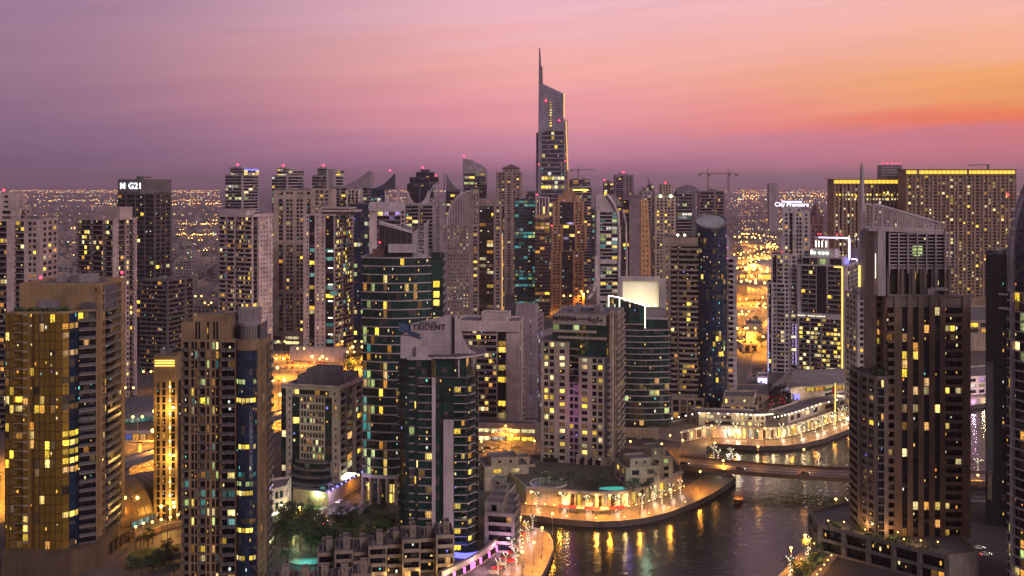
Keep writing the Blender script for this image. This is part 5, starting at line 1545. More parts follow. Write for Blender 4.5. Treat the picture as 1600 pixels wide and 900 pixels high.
mb = MB(); mb.box(t.lx(210), 6, t.z(282), t.lx(214), 9, t.z(276), METAL); mb.tube((t.lx(206), 7, t.z(276)), (t.lx(228), 7, t.z(277)), .6, .5, METAL, 5); mb.box(t.lx(205), 6, t.z(276) - 2, t.lx(208), 8, t.z(276), METAL); t.part('cleaning_crane', mb)
mb = MB()
for k in range(14): mb.box(t.W + .1, 6, 118 - k * 4.2 - 40, t.W + .4, 8 + (k % 3), 120 - k * 4.2 - 40, lit(random.choice('GLC')))
t.part('stair_lights', mb)
t, z = mk('raw concrete tower still under construction below the lettered dark tower', 219, 262, 301, 440, 850, 18, wall((0.15, 0.125, 0.13)), 'b2 b2 b2 b2 b2', 'b2 b2 b2 p.8 b2', name='unfinished_tower', cat='tower', fh=3.6, p=.015, pal='A', glassm=glass((.01, .009, .012), 1.2, .6))
t, z = mk('pale tower with dark banded left half and white frame right half', 341, 394, 426, 339, 835, 26, PINK, 'p.3 c3 p.5 c3.4 p.8 v.9 c3 c3 p.4', 'p.5 v2.4 p.7 m1.2 m1.2 m1.2 p.4 m1.2 p.4', p=.12, pal='YAAYW', rail=wall((.36, .30, .30), .7, False), plant=4)
box_on(t, 345, 385, 4, 16, z, 331, 'p1'); t.w.box(t.W + .0, 0, z, t.W + .6, t.S, z + 2.2, PINK)
mb = MB()
for k in range(17): mb.box(t.lx(369), -.25, z - 8 - k * 6.3, t.lx(374), -.05, z - 5.6 - k * 6.3, lit(random.choice('AAYA')))
t.part('lit_stair', mb)
# three twin slabs across the highway
for L, M, Rr, tp, led, txt in ((352, 377, 405, 262, 1, 'far slab tower with a blue light strip at its top corner'), (425, 447, 475, 263, 0, 'far slab tower with a round red lamp, between the blue-lit slab and the horned tower'), (488, 510, 538, 263, 0, 'far slab tower with a yellow lit top corner beside the horned towers')):
    t, z = mk(txt, L, M, Rr, tp + 12, 1500, 30, wall((.38, .33, .36)), 'g1 g1 g1 g1 g1', 'p.5 g1 g1 g1 p.3', name='office_tower', cat='tower', fh=4.2, p=.2, pal='YWGLD', plant=0, band=wall((.52, .47, .5), .7, False))
    box_on(t, L + 8, M, 0.5, 20, z, tp, 'g1 g1 g1', fh=4.2, p=.35)
    t.vol([(t.W - 12, 5), (t.W, 5), (t.W, t.S), (t.W - 12, t.S)], z, t.z(tp + 3), ['p1', 'g1 g1 g1 g1', '', ''], fh=4, p=.8, pal='YWY')
    t.beacon(t.lx((L + M) / 2 + 3), 5, t.z(tp) + 1, 1.8)
    if led: t.strip([(t.W + .5, 6, t.z(tp + 3)), (t.W + .5, t.S - 2, t.z(tp + 3))], LEDB, .9)
t, z = mk('wide grey-beige residential slab with long columns of dark windows', 427, 489, 518, 299, 1010, 8, SAND, 'p1.6 t2 p.7 d2.6 p.9 d2.6 p1 t1.6 p.7', 'p1 w2 w2 p1', p=.045, mech=(13, 26, 38), plant=4)
box_on(t, 488, 517, 3, 20, t.z(340), 297, ['p1 w2 w2 w2 p1', '', '', ''])
t.vol([(-6, -8), (t.W + 10, -8), (t.W + 10, 0), (-6, 0)], 0, 9, 'p.4 g2 p.4 g2 p.4 g2 p.4', fh=4, p=.7, pal='GYW', spandrel=.4)
t, z = mk('pinkish white tower with a rounded balcony corner and dark glass strip', 474, 524, 552, 337, 915, 14, PINK, 'p.6 m1.2 G1.6 p.3 m1.2 p.3 m1.2 p.3 G2.6 p.3', 'c4 G1.4 c4 p.2', p=.12, pal='YYWC', rail=wall((.40, .33, .34), .7, False), plant=0)
box_on(t, 500, 546, 2, 18, z, 326, ['p.4 G5', 'p.5 G3', '', ''], fh=3.4, glassm=TEALG, p=.12, pal='CYG'); t.w.box(t.lx(494), 1, t.z(331), t.lx(548) + 2, 20, t.z(328), PINK)
t.plant(4, 6, t.W * .6, 16, t.z(326), 3); t.vol([(-8, -9), (t.W + 12, -9), (t.W + 12, -1), (-8, -1)], 0, 10, 'p1', wallm=PINK)
mb = MB(); mb.box(t.lx(516), -.9, t.z(462), t.W + .6, 3, t.z(455), glow('teal_band', (.1, .5, .4), .35)); t.part('teal_band', mb)
for k in range(7): t.w.box(t.lx(513), -.45, t.z(392 + 26 * k) - .8, t.lx(520), -.1, t.z(392 + 26 * k), LEDW)
# horned and curved crowns
def horn(t, L, Rr, tip, y0, y1, z0, top_tip, rise='r', mat=None, name='crown_horn'):
    a, b = t.lx(L), t.lx(Rr); zt = t.z(top_tip)
    pr = []
    for k in range(9):
        f = k / 8; h = f ** 2.1 if rise == 'r' else (1 - f) ** 2.1
        pr.append((a + (b - a) * f, z0 + 1.0 + (zt - z0 - 1.0) * h))
    mb = MB(); mb.slab_xz([(b, z0), (a, z0)][::-1] + pr[::-1], y0, y1, mat or MAUVE); return t.part(name, mb)
t, z = mk('dark navy glass tower with scattered lit squares beside the pinkish rounded tower', 547, 580, 592, 320, 1010, 0, NIGHT, 'G1 G1 G1 G1 G1 G1', 'G1 G1', name='office_tower', cat='tower', fh=3.9, p=.05, pal='YLG', glassm=BLUEG)
t, z = mk('lavender tower with a tall plain pier and curved upper balconies', 577, 626, 640, 330, 890, 0, LILAC, 'p4 s3 s3 s3 s3', 'p1 c3', p=.08, pal='YP', plant=2, rail=LILAC)
box_on(t, 577, 590, -.5, 12, z, 318, 'q1 q1'); box_on(t, 590, 630, 2, 16, z, 318, ['p1', 'p1', '', ''])
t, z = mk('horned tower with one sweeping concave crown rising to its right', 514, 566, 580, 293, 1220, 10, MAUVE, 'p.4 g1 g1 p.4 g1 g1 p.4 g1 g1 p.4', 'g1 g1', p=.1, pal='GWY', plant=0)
horn(t, 520, 574, 0, 2, 12, z, 268); box_on(t, 512, 520, 1, 12, z, 266, 'p1'); box_on(t, 575, 580, 3, 12, z, 269, 'p1')
t, z = mk('pink-topped office block below the horned crown', 541, 562, 575, 297, 1180, 0, PINK, 'p.6 t2 t2 t2 p.6', p=.1, name='office_tower', cat='tower')
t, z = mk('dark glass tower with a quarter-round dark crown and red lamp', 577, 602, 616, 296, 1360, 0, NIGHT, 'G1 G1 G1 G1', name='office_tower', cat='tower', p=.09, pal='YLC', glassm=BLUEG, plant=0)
horn(t, 577, 616, 0, 1, 14, z, 271, mat=NIGHT); t.beacon(t.lx(609), 3, t.z(270), 1.4)
t, z = mk('tower with two small white horns facing each other over its roof', 628, 682, 692, 320, 1060, 0, MAUVE, 'p1 g1.5 g1.5 p.5 g1.5 g1.5 p1', p=.1, pal='YGW', plant=0)
horn(t, 636, 650, 0, 1, 8, z, 298, 'l', LILAC); horn(t, 654, 669, 0, 1, 8, z, 297, 'r', LILAC)
t, z = mk('low wide block with twin pale fins beside the lavender pier tower', 600, 624, 634, 322, 1040, 0, MAUVE, 'g1 g1 g1 g1', p=.08, pal='YA', name='office_tower', cat='tower', plant=0)
horn(t, 601, 612, 0, 1, 8, z, 297, 'l', PINK); horn(t, 612, 622, 0, 1, 8, z, 300, 'r', PINK)
t, z = mk('black stepped tower with red lamps on its dark ziggurat top', 636, 676, 690, 288, 1420, 0, NIGHT, 'G1 G1 p.4 G1 G1', p=.09, pal='WLC', name='office_tower', cat='tower', plant=0, glassm=BLACKG)
box_on(t, 640, 684, 2, 22, z, 278, 'G1 G1 G1', fh=3.6, glassm=BLACKG, wallm=NIGHT); box_on(t, 650, 678, 4, 18, t.z(278), 270, 'G1 G1', wallm=NIGHT); box_on(t, 657, 671, 6, 14, t.z(270), 266, 'p1', wallm=NIGHT)
t.beacon(t.lx(660), 6, t.z(265), 1.6); t.beacon(t.lx(681), 3, t.z(277), 1.2)
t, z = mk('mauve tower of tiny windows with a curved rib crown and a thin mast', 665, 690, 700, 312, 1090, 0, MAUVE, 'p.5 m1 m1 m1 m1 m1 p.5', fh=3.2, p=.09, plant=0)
mb = MB()
for y in (1, 6):
    pts = [(t.lx(668 + 22 * math.sin(R(a))), y, z + (t.z(283) - z) * (1 - math.cos(R(a)))) for a in range(0, 91, 10)]
    pts = [(t.lx(690 - 20 * math.cos(R(a))), y, z + (t.z(284) - z) * math.sin(R(a))) for a in range(0, 91, 9)]
    for a, b in zip(pts, pts[1:]): mb.tube(a, b, .6, .6, LILAC, 5)
t.part('rib_crown', mb); t.spire(t.lx(671), 4, z, t.z(262), .5)
t, z = mk('wide tower dotted with lit windows under a quarter-round arched crown', 697, 734, 750, 352, 985, 0, wall((.27, .22, .22)), 'p.3 m1 m1 m1 m1 m1 m1 m1 p.3', 'p.5 m1 m1 m1', fh=3.3, p=.24, pal='YWLGAD', plant=0)
aw = [(t.lx(735), z)] + [(t.lx(735) + (t.lx(698) - t.lx(735)) * math.cos(R(a)), z + (t.z(300) - z) * math.sin(R(a))) for a in range(0, 91, 9)][::1]
mb = MB(); mb.slab_xz(aw, 1, 12, wall((.25, .21, .22)))
t.part('arched_crown', mb)
mb = MB(); pts = aw[1:]
for a, b in zip(pts, pts[1:]): mb.tube((a[0], .4, a[1] + .4), (b[0], .4, b[1] + .4), .9, .9, LILAC, 5)
for k in range(1, 9):
    x = aw[1][0] + (t.lx(735) - aw[1][0]) * k / 9
    mb.box(x - .25, .6, z - 1, x + .25, 1.0, z + (t.z(302) - z) * math.sqrt(max(0.02, 1 - (1 - k / 9) ** 2)), LILAC)
t.part('crown_rib', mb)
box_on(t, 735, 748, 2, 14, z, 297, 'p1 m1 m1')
t, z = mk('dark tower with a rounded sail shoulder behind the arched tower', 697, 718, 724, 298, 1260, 0, wall((.12, .10, .12)), 'g1 g1 g1', p=.08, name='office_tower', cat='tower', plant=0)
horn(t, 697, 722, 0, 1, 12, z, 272, 'l', wall((.18, .15, .17))); t.spire(t.lx(694), 2, z, t.z(262), .7)
t, z = mk('beige tower with two framed lit crown windows and a red-gold shaft of light', 735, 784, 804, 322, 1110, 6, wall((.33, .26, .26)), 'p.5 w1.4 p.3 G1.8 G1.8 p.4 w1.2 p.4', 'p.4 G1.6 G1.6 p.5', p=.10, pal='YAWAD', plant=2, glassm=BRONZ)
box_on(t, 737, 776, 1, 20, z, 312, 'p1'); t.strip([(t.W + .4, .2, 8), (t.W + .4, .2, z - 28)], glow('gold_shaft', (1, .5, .15), 1.2), .5)
mb = MB(); mb.box(t.lx(745), -.4, z - 12, t.lx(768), -.1, z - 6, lit('A')); mb.box(t.W + .1, 4, z - 12, t.W + .4, t.S * .75, z - 6, lit('A')); t.part('crown_window', mb)
t, z = mk('grey far tower with a sloping curved top and red lamp', 723, 760, 769, 270, 1500, 0, MAUVE, 'p.2 g1 g1 g1 g1 p.2', p=.1, pal='GWYD', name='office_tower', cat='tower', fh=4, plant=0, band=wall((.27, .24, .28), .7, False))
mb = MB(); mb.slab_xz([(0, z), (t.W, z)] + [(t.W * (1 - f), z + (t.z(263) - z) + (t.z(248) - t.z(263)) * math.sin(f * PI / 2)) for f in (0, .2, .4, .6, .8, 1)], 1, 14, MAUVE); t.part('curved_crown', mb); t.beacon(t.lx(725), 3, t.z(247), 1.6)
t, z = mk('stone tower with a dark pyramid roof on a columned top', 775, 815, 823, 270, 1460, 0, wall((.33, .25, .235)), 'q.6 w1 w1 q.5 w1.4 q.5 w1 w1 q.6', p=.08, pal='YAD', plant=0)
box_on(t, 785, 812, 3, 18, z, 264, 'p.5 m1 m1 m1 p.5', fh=5)
mb = MB(); zb = t.z(264) + 1; a, b = t.lx(783), t.lx(814)
c = ((a + b) / 2, 10.5)
q = [(a, 1), (b, 1), (b, 20), (a, 20)]
for i in range(4): mb.poly([(*q[i], zb), (*q[(i + 1) % 4], zb), (*c, t.z(256))], DARKR)
mb.quad(*[(*p, zb) for p in q[::-1]], DARKR); t.part('pyramid_roof', mb)
# the tall tower
def tall_tower():
    wm = wall((.29, .27, .35))
    t = Tower('skyscraper', 'tallest tower, a tapering slab with a blade-like spire above the skyline', 'skyscraper', 838, 888, 892, 1600, 0, wm, glass((.03, .03, .045), 1.7, .1), litp=.22, pal='YGLWY', top=80, band=wall((.26, .25, .33), .7, False))
    X = t.lx; z = t.z
    body = [(X(838.5), 0), (X(883), -2), (X(883), 40), (X(838.5), 40)]
    # lower wedge with its rising edge, then the taller rear wedge
    S = 34
    def lev(py): # left and right edges at a row
        return 838.5 + (470 - py) * .0125, 889.5 - (470 - py) * .0095
    rows = list(range(470, 186, -7))
    for a, b in zip(rows, rows[1:]):
        l0, r0 = lev(a); 
        if b > 200:
            rr = r0 - 6
            t.face((X(l0), 0), (X(l0 + 5), 0), z(a), z(b), 'p1')
            t.face((X(l0 + 5), 0), (X(rr), 0), z(a), z(b), 'g1 g1 g1 g1 g1 g1 g1', fh=z(b) - z(a), key=a)
            t.face((X(rr), 0), (X(r0), 0), z(a), z(b), 'p.5 w1 p.3', fh=z(b) - z(a), key=('r', a))
            t.face((X(r0), 0), (X(r0), S), z(a), z(b), 'g1 g1')
            t.face((X(l0), S), (X(l0), 0), z(a), z(b), 'p1'); 
    # crown blocks
    mb = MB()
    l, r = lev(200)
    mb.slab_xz([(X(l), z(205)), (X(r), z(205)), (X(r), z(188)), (X(r - 6), z(188)), (X(l + 8), z(207)), (X(l), z(207))], -.4, 6, wm)
    mb.slab_xz([(X(842), z(212)), (X(881), z(200)), (X(881.5), z(146)), (X(850), z(131)), (X(842.5), z(128))], 6.1, 26, wm)
    mb.slab_xz([(X(841.5), z(210)), (X(848.5), z(210)), (X(848.6), z(131)), (X(848), z(104)), (X(845.6), z(102)), (X(845.4), z(92)), (X(844.3), z(74)), (X(842.6), z(74)), (X(842.2), z(110))], 9, 13, wall((.22, .18, .23)))
    t.part('spire', mb)
    mb = MB()
    for k in range(12):
        zz = z(195 - 4.2 * k); mb.box(X(868), 5.6, zz, X(881), 6.05, zz + .8, DGREY); mb.box(X(880.8), 5.8, zz, X(882), 8, zz + 2, LEDY if 2 < k else DGREY)
    t.part('crown_fins', mb)
    for k in range(10):
        t.cells.append((((X(859), 5.9, z(197 - 4.1 * k)), (X(862.3), 5.9, z(197 - 4.1 * k)), (X(862.3), 5.9, z(199 - 4.1 * k) + 3.8), (X(859), 5.9, z(199 - 4.1 * k) + 3.8)), lit('Y'), True))
    t.w.cap([(X(842), 0), (X(886), 0), (X(886), S), (X(842), S)], z(206), ROOF)
    t.strip([(X(884.5), -.6, z(189)), (X(887), -.6, z(268))], glow('gold_shaft', (1, .5, .15), 1.2), 1.0)
    t.w.quad((X(838.5), S, 0), (X(838.5), S, z(206)), (X(889), S, z(206)), (X(889), S, 0), wm)
    for px, py in ((853, 158), (874, 189), (883, 252), (842, 258)): t.beacon(X(px), 1 if py > 190 else 5.5, z(py) - 2, 1.6)
tall_tower()
# middle distance, towards the right
t, z = mk('dark teal glass office tower with long strips of cyan-lit floors', 804, 839, 846, 312, 1230, 0, NIGHT, 'g1 g1 g1 g1 g1', 'g1 g1', name='office_tower', cat='tower', fh=3.9, p=.75, pal='CCCG', glassm=TEALG, band=wall((.05, .07, .085), .5, False), plant=2)
t, z = mk('mirrored warm tower with a striped pink crown beside the cyan-lit tower', 836, 859, 864, 336, 1220, 0, wall((.27, .19, .17)), 'g1 g1 g1', name='office_tower', cat='tower', fh=3.9, p=.2, pal='CAAYD', glassm=BRONZ, plant=0)
box_on(t, 837, 858, 0.5, 14, z, 309, 'q1 v1 q1 v1 q1 v1 q1 v1 q1', fh=9, wallm=PINK, bandm=PINK); t.w.box(0, -.5, z - 3, t.W, 0, z + .5, ORANGE); t.beacon(t.lx(839), 2, t.z(308), 1.2); t.beacon(t.lx(862), -.6, t.z(356), 1.0)
t, z = mk('brown stone stepped tower with a spire, its corners stepping in towards the top', 861, 912, 923, 393, 1290, 0, COPPERLIT, 'q.4 w1 w1 q.4 G1.5 G1.5 q.4 w1 w1 q.4', 'q.5 w1 w1 q.5', fh=3.5, p=.05, pal='YAP', plant=0, glassm=glass((.03, .025, .03)), band=wall((.47, .27, .15), .7, False))
kw = dict(bandm=wall((.47, .27, .15), .7, False))
box_on(t, 862, 916, 2, t.S - 1, z, 352, ['q.4 w1 w1 q.4 G1.5 G1.5 q.4 w1 w1 q.4', 'q.5 w1 w1 q.5', '', ''], **kw)
box_on(t, 864, 912, 4, t.S - 3, t.z(352), 316, ['q.5 w1 q.4 G2 G2 q.4 w1 w1 q.5', 'q.5 w1 w1 q.5', '', ''], **kw); box_on(t, 872, 906, 7, 18, t.z(316), 306, 'q1 m1 q1 m1 q1')
box_on(t, 880, 898, 8, 16, t.z(306), 300, 'p1'); t.spire(t.lx(888), 12, t.z(300), t.z(265), 2.2, ORANGE); t.plant(3, 6, t.W - 3, 16, t.z(316), 2)
t, z = mk('grey tower with a lit top floor behind the stepped brown tower', 893, 926, 936, 292, 1480, 0, MAUVE, 'p.3 g1 g1 p.3 g1 g1 p.3', fh=3.8, p=.16, pal='YAC'); t.strip([(2, -.4, z - 4), (t.W - 6, -.4, z - 4)], LEDY, 1.0)
t, z = mk('thin teal-lit tower squeezed between the stepped brown tower and the white curved one', 925, 938, 944, 326, 1400, 0, SLATE, 'g1 g1', fh=3.8, p=.3, pal='CCG', name='office_tower', cat='tower', plant=0)
# white curved sail tower
t, z = mk('white tower framed by a curved sail edge that leans over to the right', 932, 968, 980, 330, 1080, 0, wall((.58, .52, .54)), 'p.9 g1.4 g1.4 g1.4 p.5', 'p.3 G2 p.4', fh=3.7, p=.2, pal='CGLYW', plant=0, mech=(9, 19))
mb = MB()
pr = [(t.lx(931), z), (t.lx(931.5), t.z(306)), (t.lx(941), t.z(302)), (t.lx(952), t.z(310)), (t.lx(961), t.z(324)), (t.lx(968), t.z(346)), (t.lx(968.5), z)]
pr[-1] = (t.lx(968), z - 3)
mb.slab_xz(pr, .5, 10, wall((.58, .52, .54))); t.part('sail_crown', mb)
mb = MB(); rim = [(t.lx(948), t.z(303)), (t.lx(959), t.z(318)), (t.lx(966), t.z(338)), (t.lx(968), t.z(370)), (t.lx(967), t.z(440))]
for a, b in zip(rim, rim[1:]): mb.tube((a[0], -1, a[1]), (b[0], -1, b[1]), 1.2, 1.2, WHITE, 6)
rim2 = [(t.lx(974), t.z(328)), (t.lx(979), t.z(350)), (t.lx(980), t.z(400)), (t.lx(980), t.z(450))]
for a, b in zip(rim2, rim2[1:]): mb.tube((a[0], 6, a[1]), (b[0], 6, b[1]), 1.0, 1.0, PINK, 6)
base = [(t.lx(931), t.z(400)), (t.lx(931), t.z(436)), (t.lx(927), t.z(456)), (t.lx(919), t.z(466))]
for a, b in zip(base, base[1:]): mb.tube((a[0], 0, a[1]), (b[0], -2, b[1]), 1.5, 1.5, WHITE, 6)
t.part('sail_edge', mb)
mb = MB(); mb.quad((t.lx(953), .3, t.z(303)), (t.lx(960), .3, t.z(322)), (t.lx(972), 6, t.z(322)), (t.lx(962), 6, t.z(304)), METAL); t.part('glass_visor', mb)
# leaning grey and orange blade
t, z = mk('grey tower with a copper-glowing ribbed edge that bulges outwards to the right', 974, 1002, 1016, 312, 1120, 0, wall((.24, .20, .23)), 'v1.4 p.3 p2.6', 'p1', p=.1, plant=0, name='office_tower', cat='tower')
og = wall((.55, .30, .14), .5, False)
for k in range(26):
    f0, f1 = k / 26, (k + 1) / 26
    x0 = t.lx(1001); x1 = t.lx(1009 + 8 * math.sin(PI * (.12 + .62 * (1 - f0)))) 
    za, zb = z * f0, z * f1
    t.face((x0, -.5), (x1, .5), za, zb, 'p.5 m1 p.2 m1 p.5', fh=3.6, wallm=og, p=.35 if f0 < .45 else .05, pal='AYA'); t.w.quad((x1, .5, za), (x1 + 1, 14, za), (x1 + 1, 14, zb), (x1, .5, zb), og)
t.w.cap([(t.lx(1001), -.5), (t.lx(1013), .5), (t.lx(1013), 14), (t.lx(1001), 14)], z, og)
mb = MB(); mb.slab_xz([(t.lx(978), z), (t.lx(1002), z), (t.lx(1004), t.z(304)), (t.lx(982), t.z(305))], 1, 10, wall((.16, .13, .16))); t.part('crown', mb)
t, z = mk('beige tower with two bright roof lamps left of the banded blue tower', 1023, 1056, 1068, 308, 1160, 0, SAND, 'p.5 w1 w1 p.3 w1 w1 w1 p.5', 'p.5 c2 p.5', p=.12, pal='YYA', plant=2)
balls('roof_lamp', t.root, [(t.lx(px), -.5, z + 1) for px in (1032, 1048)], 1.6, glow('green_lamp', (.75, 1, .45), 5), 8, 6)
t, z = mk('grey banded tower with a rounded barrel top and bluish lit floors', 1058, 1086, 1096, 302, 1330, 0, SLATE, 'g1 g1 g1 p.6', 'g1 g1', name='office_tower', cat='tower', fh=3.9, p=.22, pal='CLG', plant=0, band=wall((.30, .27, .31), .7, False))
mb = MB(); mb.slab_xz([(0, z), (t.W + 4, z)] + [(t.W + 4 - (t.W + 4) * f, z + (t.z(289) - z) * math.sin(PI * (.12 + .8 * f)) ** .6) for f in (0, .15, .3, .45, .6, .75, .9, 1)], 1, 20, wall((.18, .17, .22), .5)); t.part('barrel_roof', mb)
# two cranes on a concrete core tower
t, z = mk('brown unfinished tower with two tower cranes standing on its roof', 1092, 1132, 1156, 300, 1170, 6, wall((.22, .17, .19)), 'p.4 b1.4 b1.4 b1.4 p.5 b1.4 b1 p.3', 'p.3 c2 c2 p.3', name='unfinished_tower', cat='tower', fh=3.6, p=.05, pal='AYW', plant=4)
def crane(label, x, y, z0, z1, a0, a1, s=1.0, base=None):
    r = empty('tower_crane', (x, y, z0)); tag(r, label, 'crane', 'tower cranes over the skyline')
    def truss(mb, a, b, w, n, m):
        a = Vector(a); b = Vector(b); d = (b - a).normalized(); u = d.orthogonal().normalized(); v = d.cross(u)
        cs = [(u + v) * w, (u - v) * w, (-u - v) * w, (-u + v) * w]
        for c in cs: mb.tube(a + c, b + c, .16 * s, .16 * s, m, 4)
        for k in range(n):
            p = a.lerp(b, k / n); q = a.lerp(b, (k + 1) / n)
            for i in range(4): mb.tube(p + cs[i], q + cs[(i + 1) % 4], .10 * s, .10 * s, m, 3)
    hgt = z1 - z0
    m = plain('crane_paint', (.28, .20, .16), .6)
    mb = MB(); truss(mb, (0, 0, 0), (0, 0, hgt), .8 * s, 10, m); mb.build('mast', r)
    mb = MB(); truss(mb, (a0, 0, hgt), (a1, 0, hgt), .6 * s, 16, m); mb.build('jib', r)
    mb = MB(); mb.box(min(a0, a1, key=abs) - 2 * s, -1 * s, hgt - 3 * s, min(a0, a1, key=abs) + 2 * s, 1 * s, hgt - .4 * s, CONC); mb.build('counterweight', r)
    mb = MB(); mb.tube((0, 0, hgt), (0, 0, hgt + 6 * s), .5 * s, .2 * s, m, 5)
    mb.tube((0, 0, hgt + 6 * s), (a0 * .8, 0, hgt), .09, .09, m, 3); mb.tube((0, 0, hgt + 6 * s), (a1 * .7, 0, hgt), .09, .09, m, 3); mb.build('apex', r)
    mb = MB(); mb.box(.8 * s, -1 * s, hgt - 3 * s, 2.4 * s, 1 * s, hgt - .6 * s, DGREY); mb.build('cab', r)
def crane_on(t, label, px, y, z0, top, l, rr, s=1.0):
    X, Y = t.world(t.lx(px, y), y)
    crane(label, X, Y, z0, zat(top, Y), (l - px) * Y / F, (rr - px) * Y / F, s)
crane_on(t, 'tower crane with a level jib, left of the two on the brown unfinished tower', 1106, 8, z, 271, 1093, 1124, 0.9)
crane_on(t, 'tower crane with a level jib, right of the two on the brown unfinished tower', 1138, 14, z, 271, 1124, 1151, 0.9)
# low skyline beyond
t, z = mk('far broad dark block with a flat roof and pipes under a crane', 886, 922, 930, 281, 1850, 0, wall((.16, .13, .17)), 'g1 g1 g1 g1', p=.12, pal='YA', name='office_tower', cat='tower', plant=3)
crane_on(t, 'small tower crane over the far broad dark block behind the tallest tower', 903, 10, z, 265, 893, 930, 1.2)
t, z = mk('far tower with a small glass dome roof', 944, 958, 962, 286, 1800, 0, MAUVE, 'g1 g1 g1', p=.12, pal='WY', plant=0)
mb = MB(); mb.ball((t.W / 2, 8, z), t.W / 2 - 1, SLATE, 14, 10, .75); t.part('dome', mb); t.beacon(1, 1, z + 2, 1.6)
t, z = mk('far square block with a ribbed right half and a red lamp', 961, 990, 1005, 274, 1750, 0, wall((.25, .20, .235)), 'p.4 g1 g1 g1 p.4 q1 v.4 q1 v.4 q1', p=.08, pal='AY', name='office_tower', cat='tower', plant=2); t.beacon(t.lx(974), 2, z + 2, 1.8)
mb = MB(); mb.slab_xz([(t.lx(961), z - 4), (t.lx(975), z), (t.lx(975), z + 4), (t.lx(963), z + 1)], -1, 8, MAUVE); t.part('roof_visor', mb)
t, z = mk('far thin tower holding a leaf-shaped lattice on its roof', 1006, 1014, 1018, 294, 1700, 0, MAUVE, 'g1 g1', p=.1, plant=0)
mb = MB(); c = t.lx(1009.5)
for sgn in (-1, 1):
    pts = [(c + sgn * 3.4 * math.sin(PI * f), 2, z + (t.z(273) - z) * f) for f in [k / 8 for k in range(9)]]
    for a, b in zip(pts, pts[1:]): mb.tube(a, b, .45, .45, LILAC, 4)
t.part('leaf_lattice', mb)
t, z = mk('far dark tower with a leaning blade top', 1014, 1022, 1026, 290, 1720, 0, NIGHT, 'G1 G1', p=.1, pal='LW', name='office_tower', cat='tower', plant=0, glassm=BLUEG); horn(t, 1014, 1022, 0, 1, 8, z, 279, 'l', MAUVE)
t, z = mk('far beige block with a red roof lamp, left of the barrel-topped tower', 1034, 1050, 1058, 289, 1600, 0, SAND, 'p.4 w1 w1 w1 p.4', p=.1, plant=2); t.beacon(t.lx(1040), 2, z, 1.6)
t, z = mk('pale slab behind the beige lamp-topped tower', 1003, 1020, 1025, 300, 1250, 0, MAUVE, 'p.4 w1 w1 p.4', p=.1, plant=1)
t, z = mk('narrow grey tower between the tallest tower and the stone pyramid tower', 822, 836, 840, 300, 1750, 0, SLATE, 'g1 g1 g1', p=.15, pal='YG', name='office_tower', cat='tower', plant=1)
t, z = mk('grey hulk of a half-built block far away right of the cranes', 1202, 1216, 1220, 287, 3200, 0, MAUVE, 'p1 m1 m1 p1', fh=5, p=.0, plant=1, cap=10)
# spired clock-like tower behind the white towers
t, z = mk('dark red tower with a stepped domed top and needle', 1266, 1286, 1292, 352, 985, 0, wall((.22, .11, .13)), 'q.5 w1 q.4 w1 q.4 w1 q.5', p=.04, pal='AP', plant=0)
box_on(t, 1268, 1288, 1, 12, z, 338, 'q1 m1 q1 m1 q1', fh=4, parapet=.5)
mb = MB(); c = ((t.lx(1267, 1) + t.lx(1288, 1)) / 2, 6.5); zz = t.z(338)
for r0, r1, a, b in ((5.2, 5.0, 338, 333), (4.6, 3.2, 333, 327), (2.8, 2.4, 327, 322), (2.3, .5, 322, 317), (.35, .08, 317, 303)):
    mb.tube((*c, t.z(a)), (*c, t.z(b)), r0, r1, DARKR, 10)
t.part('domed_spire', mb)
